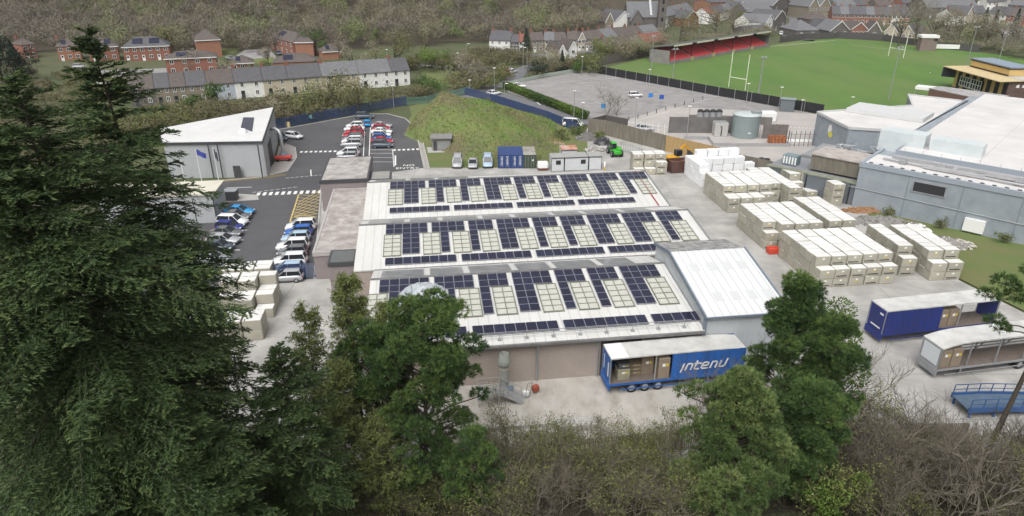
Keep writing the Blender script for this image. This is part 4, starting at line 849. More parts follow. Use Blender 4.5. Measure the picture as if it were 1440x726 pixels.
for (a, c, D, wh, rh, kind, wm, rm, cols, lab) in [((1168,20),(1186,19.5),11,5,3.4,'gable','dstone','gslate',2,'dark house with tall grey roof left of the white dormer house'),((1186,19.5),(1202,19),11,5,3.4,'gable','wrender','gslate',3,'white dormer house above the red terrace'),((1202,19),(1216,18.5),11,5,3.4,'gable','dstone','slate',2,'slate roofed house right of the white dormer house'),((1216,18.5),(1232,18),11,5,3.4,'gable','brick','bslate',2,'brown roofed brick house above mid terrace'),((1232,20),(1252,19.5),11,5,3.4,'gable','dstone','bslate',2,'dark house with a long brown roof above the terrace'),
  ((1258,24),(1276,23.5),10,4.6,2,'gable','wrender','slate',2,'white house with two black windows above the terrace end'),((1240,9),(1262,8),12,6,4,'gfront','brick','slate',2,'red gabled house near the top edge of the photo'),((1262,10),(1292,9),12,5,3.5,'gable','dstone','gslate',3,'long slate roofed row near the top edge'),((1300,26),(1372,24),16,6,6,'gable','dstone','gslate',5,'huge blue slate roofed hall above the trees'),
  ((1338,36),(1356,35),10,5,3,'gable','wrender','bslate',2,'white house with brown roof between the bare trees'),((1357,34),(1366,32),12,5,4,'gfront','cream','slate',1,'pinkish gable end beside the white house in the trees'),((1366,32),(1384,32),10,5,3.6,'gable','stone','slate',2,'slate roofed house first in the upper right terrace'),((1384,32),(1412,35),10,5,3.6,'gable','wrender','slate',3,'white fronted house in the upper right terrace'),((1412,35),(1445,38),10,5,3.6,'gable','brick','bslate',4,'brown roofed brick house at the right edge'),
  ((1440,30),(1470,33),10,5,3.6,'gable','brick','bslate',3,'brick house cut by the right edge'),((1396,14),(1412,12),10,5,3.6,'gable','wrender','slate',2,'white walled house high on the right'),((1415,18),(1440,20),10,5,3.4,'gable','dstone','gslate',3,'grey roofed row high on the right edge'),((1398,7),(1420,6),10,5,3,'gable','wrender','gslate',2,'white topped house at the upper right corner'),((1425,9),(1450,10),10,5,3,'gable','brick','slate',2,'dark roofed house in the upper right corner'),
  ((1205,7),(1236,6.5),11,5,3,'gable','wrender','slate',4,'long white row along the top edge'),((1168,9),(1198,8.5),11,5,3,'gable','stone','bslate',4,'stone row with brown roof along the top edge'),((1300,8),(1330,7),10,5,3,'gable','brick','slate',3,'brick row along the top edge above the hall'),((1338,6.5),(1380,6),10,5,3,'gable','wrender','gslate',4,'pale row along the top edge right of the hall'),((1072,10),(1100,9),12,5,3,'gable','wrender','gslate',2,'white roofed house at the top edge behind the chapel'),((966,14),(992,12),11,5,3.4,'gable','dstone','slate',2,'dark house with steep roof behind the church row')]:
    H('house', lab, a, c, D, wh, rh, kind, wm, rm, cols, group=gU, chim=1 if kind == 'gable' else 0)

rng = random.Random(41); seen_ = []
for i in range(260):
    px, py = rng.uniform(1112, 1470), rng.uniform(1.5, 19)
    if any(abs(px-a) < 17 and abs(py-b) < 4.5 for a, b in seen_) or (1298 < px < 1376 and py > 10) or len(seen_) > 30: continue
    seen_.append((px, py)); w_ = rng.uniform(11, 17); wm, cw = rng.choice([('wrender','white'),('wrender','white'),('cream','cream'),('brick','brick'),('stone','stone'),('dstone','dark stone')]); rm = rng.choice(['slate','gslate','bslate'])
    H('house', 'small distant %s house among the packed roofs of the upper town' % cw, (px, py), (px+w_, py+rng.uniform(-.5,.4)), 9, 4.8, 3.2, 'gable', wm, rm, 2, group='packed roofs of the upper town', chim=1, side=0)
# ---------------- fences, walls, hedge ----------------
M['bluefence'] = mat('blue_palisade', (.035,.062,.155), .6, c2=(.03,.05,.11), scale=1)
M['greenfence'] = mat('green_mesh', (.10,.20,.17), .7)
fence('palisade_fence', 'blue palisade fence along the back of the upper car park', [(384,184),(430,174),(520,157),(572,148)], 2.4, 'palings', M['bluefence'], None, .12, .1, 3, gap=.16, th=.02)
fence('mesh_fence', 'green mesh fence climbing round the shoulder of the grass mound', [(572,148),(600,146),(640,137),(662,131)], 2.0, 'palings', M['greenfence'], None, .1, .05, 3, gap=.25)
fence('palisade_fence', 'blue palisade fence running down the lane behind the grass mound', [(653,133),(690,142),(730,155),(770,168),(815,187)], 2.0, 'palings', M['bluefence'], None, .14, .15, 3, gap=.18)
fence('timber_fence', 'tall weathered grey board fence at the back of the yard', [(827,187),(850,190),(935,212.5)], 3.3, 'boards', M['wood'], None, .15, .05, 2.4, cat='fence')
fence('timber_fence', 'dark return of the grey board fence beside the car park', [(828,186),(851,180),(882,186)], 3.0, 'boards', mat('dark_boards',(.10,.09,.085),.9,c2=(.07,.065,.06),scale=2), None, .15, .05, 2.4)
fence('timber_fence', 'fresh tan timber fence section behind the brown skip', [(935.5,212.8),(1018,233.5)], 3.3, 'boards', M['newwood'], None, .12, .05, 2.4)
fence('timber_fence', 'low weathered board fence behind the white wrapped bales', [(1018.5,233.8),(1062,243),(1119,257)], 2.8, 'boards', M['wood'], None, .15, .05, 2.4)
fence('board_fence', 'dark grey board screen behind the water tank', [(940,187),(1030,187.5)], 3.6, 'boards', mat('dark_screen',(.12,.115,.115),.9,c2=(.17,.165,.16),scale=.6,amt=.9), None, .14, .1, 2.4)
fence('board_fence', 'dark board screen right of the water tank with two notices', [(1072,195),(1106,196)], 3.2, 'boards', mat('brown_screen',(.13,.115,.105),.9,c2=(.18,.16,.15),scale=.8,amt=.9), None, .14, .1, 2.4)
fence('board_fence', 'farther low grey board screen behind the silo tops', [(968,172),(1012,173),(1085,176)], 1.8, 'boards', mat('grey_screen',(.17,.16,.15),.9,c2=(.12,.115,.11),scale=.8), None, .14, .1, 2.4)
wg = fence('palisade_gate', 'white steel sliding gate beside the dark board screen', [(879,184),(938,192)], 2.6, 'bars', M['white'], None, .18, .1, 12, gap=1.4, cat='gate')
wg = fence('palisade_gate', 'dark barred gate in front of the striped crossing', [(1107,206),(1152,206)], 3.2, 'bars', M['darkgrey'], None, .14, .1, 5.6, gap=.9, cat='gate')
fence('car_park_rail', 'pale rail bending round the upper edge of the station car park', [(713,120.5),(760,109.5),(812,101)], 1.1, 'rail', mat('pale_green_rail',(.42,.48,.43),.6), None, .12, .05, 4, cat='railing')
fence('car_park_rail', 'thin dark rail above the clipped hedge bank', [(712,122),(760,140),(826,167)], 1.1, 'rail', M['darkgrey'], None, .1, .05, 3, gap=1.0, cat='railing')
fence('crash_barrier', 'steel crash barrier in front of the grey cabinet and tank', [(962,196),(996,196.5),(1003,206),(1110,206.5)], .7, 'beam', M['galv'], None, .14, .02, 2.5, cat='barrier')
fence('palisade_fence', 'blue palisade gate across the end of the car row', [(384,394),(432,391.5)], 2.1, 'palings', M['bluefence'], None, .12, .15, 2.6, gap=.15)
fence('palisade_fence', 'short blue grey palisade panel beside the low wing wall', [(432.5,391.5),(446,391)], 2.1, 'palings', mat('bluegrey_pale',(.12,.15,.22),.6), None, .12, .1, 2.6, gap=.15)
# near palisade at the foot of the wooded bank
fence('security_fence', 'rusty palisade fence at the foot of the wooded bank', [Vector((-26,40.2,.2)),Vector((-12,40.5,.1)),Vector((1,43,-.1)),Vector((14,45.0,-.1)),Vector((26,45.6,-.1)),Vector((38,45.8,-.1))], 2.2, 'palings', mat('weathered_pale',(.20,.17,.14),.9,c2=(.13,.11,.09),scale=2), None, .1, .1, 2.7, gap=.17)
# low wall and slabs in the yard near the bank
lw = thing('kerb_wall', 'long low concrete kerb wall across the loading yard', 'low wall', G(610,612)); A, B = G(610,612)-G(610,612), G(850,593)-G(610,612); b = MB(); b.bar(A+Vector((0,0,.2)), B+Vector((0,0,.2)), .3, .4); b.build('wall', M['kerb'], lw)
tag(MB().cbox((0,0,.3),(3.4,1.2,.6),0,.05).build('concrete_block', M['kerb'], None, G(810,600), R(6)), 'pale concrete block on the loading yard near the bushes', 'block')

# ---------------- wrapped bales ----------------
M['bale'] = vary(mat('bale_side', (.415,.395,.325), .55, c2=(.34,.325,.27), scale=.9, amt=.7), .14)
M['baletop'] = vary(mat('bale_top_wrap', (.78,.78,.765), .45, c2=(.62,.62,.60), scale=.8, amt=.8, bump=.5, bscale=1.5), .10)
M['whitebale'] = mat('white_wrap', (.80,.81,.82), .4, c2=(.72,.73,.745), scale=.8, amt=.5)
BW, BD, BH = 2.0, 1.25, 1.2
def bale_mesh(seed, side, top, dbl=1):
    r = random.Random(seed); b = MB(); b.cbox((0,0,BH/2), (BW-.06, BD*dbl-.015, BH-.02), 0, .05)
    me = b.mesh('wrapped_bale', [side, top]); me.polygons[1].material_index = 1
    for v in me.vertices: v.co += Vector((r.uniform(-.02,.02), r.uniform(-.02,.02), r.uniform(-.02,.0)))
    return me
bm_c = [bale_mesh(i, M['bale'], M['baletop']) for i in range(4)]; bm_d = [bale_mesh(i+20, M['bale'], M['baletop'], 2) for i in range(3)]; bm_w = [bale_mesh(i+9, M['whitebale'], M['whitebale']) for i in range(3)]
lb = MB(); lb.poly([(-.16,-BD/2-.004,.78),(.16,-BD/2-.004,.78),(.16,-BD/2-.004,.98),(-.16,-BD/2-.004,.98)]); LBL = lb.mesh('label', M['white'])
lb = MB(); lb.poly([(-.12,-BD/2-.004,.55),(.12,-BD/2-.004,.55),(.12,-BD/2-.004,.75),(-.12,-BD/2-.004,.75)]); LBY = lb.mesh('label', mat('yellow_label',(.6,.45,.04),.6))
lb = MB(); lb.box(-.8,.55,-BD/2-.02,-BD/2-.002,.22,.34); SLOT = lb.mesh('pallet_slot', M['black'])
NB = [0]
def bale(Mx, x, y, z, label, group, front, rng, white=False, dbl=False):
    me = rng.choice(bm_w if white else bm_d if dbl else bm_c); o = link('wrapped_bale', me); NB[0] += 1
    o.location = Mx @ Vector((x+rng.uniform(-.05,.05), y+rng.uniform(-.04,.04), z+rng.uniform(0,.012))); o.rotation_euler = (0,0,Mx.to_euler().z+R(rng.uniform(-1.4,1.4)))
    tag(o, label, 'bale', group)
    if front:
        link('label', LBL, o)
        if rng.random() < .55: link('label', LBY, o)
        if rng.random() < .6: link('pallet_slot', SLOT, o)
    return o
def block(base, deg, cols, group, label, seed, hidden_left=False, pitch=2.06):
    """cols: (start row, rows, tiers, extra low front bales as (rows, tiers))"""
    rng = random.Random(seed); B = G(*base); Mx = Matrix.Translation(B) @ Matrix.Rotation(R(deg), 4, 'Z')
    top = lambda c, k: (cols[c][2] if cols[c][0] <= k < cols[c][0]+cols[c][1] else (cols[c][4] if cols[c][3] <= k < cols[c][0] else 0)) if 0 <= c < len(cols) else 0
    done = {}
    for c in range(len(cols)):
        s, n, t, fs, ft = cols[c]
        for k in range(fs, s+n):
            h = top(c, k)
            for q in range(h):
                vis = q == h-1 or q >= top(c, k-1) or (q >= top(c-1, k))
                if done.get((c,k,q)): continue
                side_ = q >= top(c-1,k) or q >= top(c,k-1)
                if vis and not side_ and k+1 < s+n and top(c,k+1) == h and q >= top(c,k+1)-1 and q == h-1 and not q >= top(c-1,k+1):
                    done[(c,k+1,q)] = 1; bale(Mx, (c+.5)*pitch, (k+1.0)*BD, q*BH, label, group, False, rng, dbl=True); continue
                if vis: bale(Mx, (c+.5)*pitch, (k+.5)*BD, q*BH, label, group, q >= top(c, k-1), rng)
block((1148,405.5), 7.5, [(1,7,3,0,2),(1,7,3,0,2),(1,7,3,0,2),(1,7,3,0,2),(1,7,3,0,2)], 'cream bales in the five row block', 'cream wrapped bale in the five row block beside the white pitched extension roof', 1)
block((1073,351), 7.5, [(1,6,3,0,2),(0,7,3,0,3),(0,7,3,0,3),(0,7,3,0,3)], 'cream bales in the four row block', 'cream wrapped bale in the four row block between the factory and the five row block', 2)
block((1022,300), 7.5, [(2,6,3,0,2),(2,6,3,0,2),(2,6,3,0,2),(2,6,3,1,2)], 'cream bales in the back block', 'cream wrapped bale in the stepped block just before the white bales', 3)
block((1083,292), 7.5, [(1,7,3,1,3),(-1,9,3,-1,3)], 'cream bales in the two tall rows', 'cream wrapped bale in the two tall rows right of the stepped block', 31)
block((1122,284), 7.5, [(3,4,3,2,2),(3,3,3,1,1)], 'white topped bales near the dark deck wall', 'white topped bale standing loose before the dark deck wall', 32)
block((1167,290), 7.5, [(0,2,3,0,3)], 'bales in the lone corner stack', 'cream wrapped bale in the lone corner stack by the rubble', 33)
block((1160,345), 7.5, [(0,8,3,0,3),(0,8,3,0,3)], 'cream bales in the two row block', 'cream wrapped bale in the low two row block behind the five row block', 4)
block((1263,388), 4, [(1,6,3,0,2)], 'bales in the short right hand row', 'cream wrapped bale in the shorter row of the right hand trio', 5)
block((1305,395), 4, [(1,7,3,0,2),(1,7,3,0,2)], 'bales in the two long right hand rows', 'cream wrapped bale in the long rows beside the rubble and grass', 6)
def wblock():
    rng = random.Random(8); B = G(1002,262.5); Mx = Matrix.Translation(B) @ Matrix.Rotation(R(10), 4, 'Z'); lab = 'bright white wrapped bale in the pile before the board fence'; g = 'bright white bales by the fence'
    for k in range(6):
        for q in range(3 if 1 <= k else 2):
            if q < 2 or k > 0: 
                o = bale(Mx, -1.2-.3*rng.random()*0, .7+k*BD, q*BH, lab, g, False, rng, True)
    for c in range(5):
        for q in range(2 if c == 4 else 3): bale(Mx, .9+c*2.06, 5.4, q*BH+.0, lab, g, False, rng, True)
        if c < 4: bale(Mx, .4+c*2.06, 6.8, 3*BH*.98, lab, g, False, rng, True); bale(Mx, .4+c*2.06, 6.8, 2*BH, lab, g, False, rng, True)
wblock()
block((891,247), 4, [(1,2,3,0,1),(1,2,3,0,1),(1,2,3,0,2)], 'bales by the green telehandler', 'grey cream bale in the stack beside the green telehandler', 10)
def lblock(base, cols, seed, lab, g):
    rng = random.Random(seed); B = G(*base); Mx = Matrix.Translation(B) @ Matrix.Rotation(R(7.5), 4, 'Z')
    for (c, k, t) in cols:
        for q in range(t): bale(Mx, -(c+.5)*2.06, (k+.5)*BD, q*BH, lab, g, False, rng)
lblock((386,447), [(0,0,1),(0,1,2),(1,0,2),(1,1,2),(2,1,2),(0,2,2),(1,2,3),(2,2,3),(0,3,3),(1,3,3),(2,3,3)], 11, 'white topped bale in the stack below the blue gate, by the fir', 'bales below the blue gate')
lblock((372,478), [(0,0,2),(1,0,2),(2,0,2),(0,1,2),(1,1,2),(2,1,2),(3,1,2)], 12, 'white topped bale in the stack nearest the fir boughs', 'bales nearest the fir boughs')
lblock((384,402), [(0,0,2),(1,0,2),(2,0,2),(0,1,2),(1,1,2),(2,1,2)], 13, 'white topped bale in the stack against the parked cars', 'bales against the parked cars')
rs = tag(MB().cbox((0,0,.45),(1.5,1.1,.9),0,.1).box(-.5,.5,-.3,.3,.9,.95).build('plastic_tub', mat('orange_red_plastic',(.55,.06,.03),.5), None, G(1086,356), R(7.5)), 'small red plastic tub between the bale rows', 'tub')

# ---------------- lorry trailers ----------------
def wheel_mesh(r, w):
    b = MB(); n = 16
    prof = [(r*.62,-w/2),(r*.95,-w/2),(r,-w*.3),(r,w*.3),(r*.95,w/2),(r*.62,w/2)]
    v = [(q*math.cos(2*math.pi*k/n), y, q*math.sin(2*math.pi*k/n)) for q, y in prof for k in range(n)]
    b.add(v, [(i*n+k, i*n+(k+1)%n, (i+1)*n+(k+1)%n, (i+1)*n+k) for i in range(5) for k in range(n)], 0, True)
    t = b.mesh('wheel', M['black']); c = MB(); c.tube([(0,-w*.42,0),(0,w*.42,0)], r*.62, 14); c.tube([(0,-w*.5,0),(0,w*.5,0)], r*.2, 8)
    return t, c.mesh('rim', M['galv'])
TW = wheel_mesh(.52, .42)
def add_wheel(par, W, x, y, z):
    o = link('wheel', W[0], par); o.location = (x, y, z); link('rim', W[1], o); return o
M['trailroof'] = mat('trailer_roof', (.60,.60,.58), .5, c2=(.42,.42,.40), scale=.7, amt=.8, detail=8)
def trailer(label, near_rear, near_front, colr, curtains, wheels_at, roofsag=0.0, L_=13.6, bulk='rear', wall_end=None, deckc=(.16,.13,.11), front_drop=0.0, frame=False):
    A, Bq = G(*near_rear, 1.2), G(*near_front, 1.2); d = Bq-A; A.z = 0; o = thing('lorry_trailer', label, 'trailer', A, math.atan2(d.y, d.x)); W_ = 2.5; H_ = 4.0
    body = mat('trailer_paint', colr, .6, c2=tuple(x*.55+.012 for x in colr), scale=.9, amt=.75, stretch=(1,1,.3), detail=8)
    b = MB(); b.box(0, L_, 0, W_, 1.0, 1.2); b.build('deck', mat('deck_boards', deckc, .8, c2=tuple(x*.6 for x in deckc), scale=2), o)
    b = MB(); b.box(0, L_, -.04, 0, .98, 1.22); b.box(0, L_, W_, W_+.04, .98, 1.22); b.box(.2, L_, .7, .85, .7, 1.0); b.box(.2, L_, 1.65, 1.8, .7, 1.0); b.box(1, L_-2, -.02, .02, .45, .55); b.box(-.1,.05,0,W_,.5,1.2)
    b.build('chassis', body if not frame else M['grey'], o)
    r = MB(); n = 14
    zt_ = lambda x: H_ - front_drop*max(0, (abs(x-(L_ if front_drop >= 0 else 0)) < 3.5) * (1-abs(x-(L_ if front_drop >= 0 else 0))/3.5))**2
    for i in range(n):
        x0, x1 = L_*i/n, L_*(i+1)/n
        fd = abs(front_drop)
        za = H_-fd*max(0, 1-(L_-x0)/3.5)**2*(front_drop > 0) - fd*max(0, 1-x0/3.5)**2*(front_drop < 0); zb = H_-fd*max(0, 1-(L_-x1)/3.5)**2*(front_drop > 0) - fd*max(0, 1-x1/3.5)**2*(front_drop < 0)
        r.add([(x0,-.03,za),(x1,-.03,zb),(x1,W_+.03,zb),(x0,W_+.03,za),(x0,-.03,za-.12),(x1,-.03,zb-.12),(x1,W_+.03,zb-.12),(x0,W_+.03,za-.12)], [(0,1,2,3),(7,6,5,4),(4,5,1,0),(6,7,3,2)]+([(7,4,0,3)] if i == 0 else [])+([(5,6,2,1)] if i == n-1 else []))
    r.build('roof', M['trailroof'], o)
    b = MB(); b.box(0, .06, 0, W_, 1.2, H_-.12-max(0,-front_drop)); b.build('end_panel', wall_end or body, o)
    b = MB(); b.box(L_-.06, L_, 0, W_, 1.2, H_-.12-max(0,front_drop)); b.build('bulkhead', body if not frame else M['grey'], o)
    b = MB()
    for x in ((.03, L_*.33, L_*.66, L_-.05) if not frame else (.03, 3.2, 6.4, 9.6, 12.6)):
        for y in (.05, W_-.05): b.box(x-.05, x+.05, y-.05, y+.05, 1.2, H_-.12-(abs(front_drop)*.95 if (front_drop<0 and x<1) or (front_drop>0 and x>L_-1) else 0))
    if frame:
        for i in range(7): z = 1.5+i*.33; b.box(3, L_, W_-.06, W_-.02, z, z+.12)
        for x in (3.2, 6.4, 9.6): b.bar((x,W_-.1,1.3),(x+3,W_-.1,3.7), .08); b.bar((x,.05,3.6),(x+2,W_-.1,3.6), .06)
    b.build('pillar', M['galv'] if not frame else M['grey'], o)
    for (x0, x1, side) in curtains:
        c = MB(); m_ = int((x1-x0)/.12); y = -.05 if side == 0 else W_+.05
        pts = [(x0+(x1-x0)*i/m_, y+.075*math.sin(i*1.1)*(.3+.7*math.sin(i*.37)**2)-.02) for i in range(m_+1)]
        v = [(px, py, 1.02+.12*math.sin(px*1.7)**2) for px, py in pts]+[(px, y, H_-.14) for px, py in pts]; k = m_+1
        v += [(px, py+.02, z) for px, py, z in v[:k]]+[(px, py+.02, z) for px, py, z in v[k:2*k]]
        c.add(v, [(i,i+1,k+i+1,k+i) for i in range(m_)]+[(2*k+i+1,2*k+i,3*k+i,3*k+i+1) for i in range(m_)], 0, True)
        c.build('curtain', body, o)
    for x in wheels_at:
        for y in (.25, W_-.25): add_wheel(o, TW, x, y, .52)
    lg_ = MB(); xl = L_-3.2 if front_drop >= 0 else 3.2
    for y in (.5, W_-.5): lg_.box(xl-.08, xl+.08, y-.08, y+.08, .05, 1.0); lg_.box(xl-.2,xl+.2,y-.15,y+.15,0,.06)
    lg_.build('landing_leg', M['grey'], o)
    return o
def crate(label, par_o, x, y, z, sx, sy, sz, m, group, rz=0):
    o = link('boxed_load', MB().cbox((0,0,sz/2),(sx,sy,sz),0,.03).mesh('boxed_load', M[m])); o.matrix_world = par_o.matrix_basis @ Matrix.Translation((x,y,z)) @ Matrix.Rotation(R(rz),4,'Z')
    tag(o, label, 'crate', group); l = MB(); l.poly([(-.2,-sy/2-.006,sz*.6),(.1,-sy/2-.006,sz*.6),(.1,-sy/2-.006,sz*.75),(-.2,-sy/2-.006,sz*.75)]); l.build('label', M['white'], o)
    l = MB(); l.poly([(.15,-sy/2-.006,sz*.6),(.4,-sy/2-.006,sz*.6),(.4,-sy/2-.006,sz*.75),(.15,-sy/2-.006,sz*.75)]); l.build('label', LBY.materials[0], o); return o
M['card'] = mat('brown_card', (.27,.215,.16), .8, c2=(.21,.17,.125), scale=2); M['greybox'] = mat('grey_green_boards', (.30,.29,.20), .8, c2=(.22,.21,.16), scale=2); M['palletwood'] = mat('pallet_wood', (.26,.20,.13), .9, c2=(.18,.14,.09), scale=3)
t1 = trailer('blue curtain sided trailer with white swoosh lettering parked at the factory wall', (857,541), (1040,522.5), (.018,.12,.42), [(5.9,13.15,0),(0.1,13.15,1)], (2.2,3.5,4.8), L_=13.2, front_drop=.25)
crate('grey green crate at the open end of the blue trailer', t1, 1.5, 1.0, 1.2, 1.2, 1.1, 1.2, 'greybox', 'loads in the blue trailer'); crate('dark grey lid crate on the grey green crate', t1, 1.5, 1.0, 2.42, 1.15, 1.1, .5, 'darkgrey', 'loads in the blue trailer')
for q in range(3): crate('flat wooden pallet stacked behind the grey green crate', t1, 2.9, 1.7, 1.2+q*.42, 1.3, 1.1, .3, 'palletwood', 'pallets in the blue trailer')
crate('brown boxed load at the back middle of the blue trailer', t1, 4.0, 1.7, 1.2, 1.2, 1.3, 1.9, 'card', 'loads in the blue trailer'); crate('tall brown boxed load beside the blue curtain', t1, 5.25, .8, 1.2, 1.1, 1.4, 2.2, 'card', 'loads in the blue trailer')
b = MB(); b.prism([(.05,-.02),(1.7,-.02),(1.7,2.52),(.05,2.52)], 4.003, 4.02); b.build('roof_patch', M['white'], t1)
# lettering: strokes of white ribbon on the curtain
lt = MB(); W0 = .15
def ribbon(pts, w=W0):
    P = [Vector((6.85+x*1.12+(z*.3), 0, 2.1+z*.9)) for x, z in pts]
    for i, (a, c) in enumerate(zip(P, P[1:])):
        d = (c-a).normalized(); n = Vector((-d.z, 0, d.x))*w/2; e = d*w*.35
        lt.add([(p.x, -.165, p.z) for p in (a-n-e, c-n+e, c+n+e, a+n-e)]+[(p.x, -.145, p.z) for p in (a-n-e, c-n+e, c+n+e, a+n-e)], [(0,1,2,3),(0,4,5,1),(1,5,6,2),(2,6,7,3),(3,7,4,0)])
ribbon([(0,-.2),(.0,.75)]); ribbon([(.33,0),(.33,.7),(.62,.72),(.8,.6),(.8,0)]); ribbon([(1.1,.95),(1.1,.12),(1.22,0),(1.5,0)]); ribbon([(.95,.66),(1.5,.66)])
ribbon([(1.72,.34),(2.2,.34),(2.2,.6),(2.08,.7),(1.82,.7),(1.7,.58),(1.7,.12),(1.82,0),(2.25,0)]); ribbon([(2.52,0),(2.52,.7),(2.85,.7),(2.98,.58),(2.98,0)]); ribbon([(3.28,.72),(3.28,.12),(3.4,0),(3.7,.02),(3.78,.12),(3.78,.9)])
lt.build('lettering', M['white'], t1)
b = MB(); b.box(-.02,-.005,.5,.75,1.7,3.2); b.box(-.02,-.005,1.8,1.95,1.9,3.4); b.build('end_lettering', M['white'], t1)
t2 = trailer('dark blue trailer half open with its load showing, farthest of the three trailers', (1240,471), (1412,452), (.018,.035,.20), [(0,6.6,0),(0,6.6,1)], (9.6,10.9,12.2), L_=13.6)
for x in (7.3, 8.5): crate('brown boxed load standing in the open dark blue trailer', t2, x, .9, 1.2, 1.1, 1.3, 2.0, 'card', 'loads in the dark blue trailer')
b = MB(); b.box(-.02,-.005,.5,1.9,1.6,1.75); b.box(-.02,-.005,.4,.9,3.2,3.4); b.build('end_lettering', M['white'], t2)
t3 = trailer('grey skeleton trailer with sagging white roof and open sides', (1318,520), (1480,500), (.16,.17,.18), [], (9.6,10.9,12.2), L_=13.6, front_drop=-.5, frame=True, wall_end=M['grey'])
b = MB(); b.box(-.03,-.004,.25,2.25,1.5,3.2); b.build('white_panel', mat('white_end_panel',(.62,.66,.68),.4), t3)
for x in (.8, 2.0): crate('tall brown boxed load at the closed end of the grey trailer', t3, x, .85, 1.2, 1.1, 1.4, 2.0, 'card', 'loads in the grey trailer')
# blue yard ramp
A = G(1336,566); rp = thing('yard_ramp', 'blue steel loading ramp with railings on the yard', 'ramp', (A.x, A.y-2.4, 0), R(4)); mB = mat('ramp_blue',(.035,.10,.26),.6,c2=(.03,.07,.17),scale=1)
b = MB()
zr_ = lambda x: .95 if x < 3 else max(.2, .95-(x-3)*.07)
b.prism([(0,0),(3,0),(11,0),(11,2.3),(3,2.3),(0,2.3)], lambda x,y: zr_(x)-.1, lambda x,y: zr_(x)); b.build('deck', stripes(mat('ramp_grating',(.10,.15,.21),.7,c2=(.06,.09,.14),scale=2), 0, .4, 1, .05, True), rp)
for y in (0, 2.3):
    b = MB(); b.bar((0,y,.9),(3,y,.9),.16,.5); b.bar((3,y,.9),(11,y,.35),.16,.5); b.build('side_beam', mB, rp)
    b = MB()
    for i in range(10): x = .1+i*1.2; b.bar((x,y,zr_(x)),(x,y,zr_(x)+1.05),.06)
    b.bar((.1,y,2.0),(3,y,2.0),.06); b.bar((3,y,2.0),(10.9,y,1.42),.06); b.bar((.1,y,1.5),(3,y,1.5),.05); b.bar((3,y,1.5),(10.9,y,.95),.05); b.build('railing', mB, rp)
b = MB()
for x in (.3,2.6,6): b.bar((x,.1,0),(x,.1,.8),.14); b.bar((x,2.2,0),(x,2.2,.8),.14)
b.build('leg', mB, rp)

# ---------------- stack, stair, roof hump ----------------
cs = thing('exhaust_stack', 'short grey green exhaust stack with wide cowl by the factory wall', 'exhaust stack', LW(6.2, 52.6)); mgg = mat('grey_green_metal',(.30,.32,.29),.5,c2=(.23,.245,.225),scale=1.5); b = MB(); b.lathe([(.42,0),(.42,2.95)], 20); b.build('pipe', mgg, cs); b = MB(); b.lathe([(.42,2.95),(.57,3.3)], 20); b.lathe([(.57,3.3),(.57,3.65)], 20); b.lathe([(.57,3.65),(.40,4.3)], 20); b.lathe([(.40,4.3),(.35,4.3)], 20); b.lathe([(.35,4.3),(.35,3.2),(.02,3.2)], 20); b.build('cowl', mgg, cs); b = MB(); b.lathe([(.52,2.78),(.52,2.88)], 20); b.build('band', mat('cream_band',(.5,.45,.3),.6), cs); b = MB(); b.cbox((.55,-.4,.7),(.6,.5,.5),0,.08); b.build('motor', mat('blue_motor',(.03,.12,.25),.5), cs)
sr = thing('stair_platform', 'galvanised access stair and platform in front of the exhaust stack', 'stair', LW(4.2, 51.1), ANG)
b = MB(); b.box(-.6,1.4,-.5,.6,1.35,1.42); b.build('platform', M['galv'], sr)
for y in (-.5,.6): b = MB(); b.bar((1.4,y,1.38),(3.5,y,.1),.08,.28); b.build('stringer', M['galv'], sr)
b = MB()
for i in range(8): b.box(1.45+i*.25,1.7+i*.25,-.45,.55,1.2-i*.155,1.24-i*.155)
b.build('treads', M['galv'], sr); b = MB()
for y in (-.5,.6):
    b.bar((-.6,y,2.4),(1.4,y,2.4),.05); b.bar((1.4,y,2.4),(3.5,y,1.1),.05); b.bar((-.6,y,1.9),(1.4,y,1.9),.04); b.bar((1.4,y,1.9),(3.5,y,.6),.04)
    for x, z in ((-.6,1.4),(.4,1.4),(1.4,1.4),(2.5,.7),(3.45,.1)): b.bar((x,y,z),(x,y,z+1.02),.05)
b.build('railing', M['galv'], sr); b = MB()
for x in (-.55,1.3):
    for y in (-.45,.55): b.bar((x,y,0),(x,y,1.38),.07)
b.bar((-.55,-.45,.2),(1.3,-.45,1.3),.05); b.build('leg', M['galv'], sr)
hy = thing('hand_truck', 'rusty red hand truck with grey box leaning in the loading yard', 'hand truck', LW(8.0,51.4), R(30)); b = MB(); b.bar((0,0,.2),(0,-.4,1.9),.05); b.bar((.5,0,.2),(.5,-.4,1.9),.05); b.bar((0,-.4,1.9),(.5,-.4,1.9),.05); b.cbox((.25,.25,.1),(.6,.5,.06)); b.build('frame', M['grey'], hy); b = MB(); b.cbox((1.3,.3,.55),(.6,.5,.6),0,.06); b.build('red_box', mat('rust_red',(.30,.07,.04),.7), hy); b = MB(); b.cbox((.25,.3,.35),(.45,.4,.45),0,.03); b.build('grey_box', M['white'], hy)
M['plastic'] = mat('clear_sheeting', (.52,.55,.57), .2, c2=(.36,.40,.44), scale=1.2, amt=.9, bump=.8, bscale=2.5)
dm = thing('plastic_cover', 'crumpled translucent sheeting hump on the roof behind the pine', 'sheeting', LW(-.8, 60.6, 5.25), ANG); b = MB(); n = 20; v = []; f = []
for j in range(9):
    for i in range(n+1):
        a = math.pi*i/n; w_ = 1.7*(1-1.5*(j/8-.5)**2); v.append((-2.4+j*.6, -w_*1.25*math.cos(a), w_*1.45*math.sin(a)*(1+.12*math.sin(i*2.1+j*1.7))))
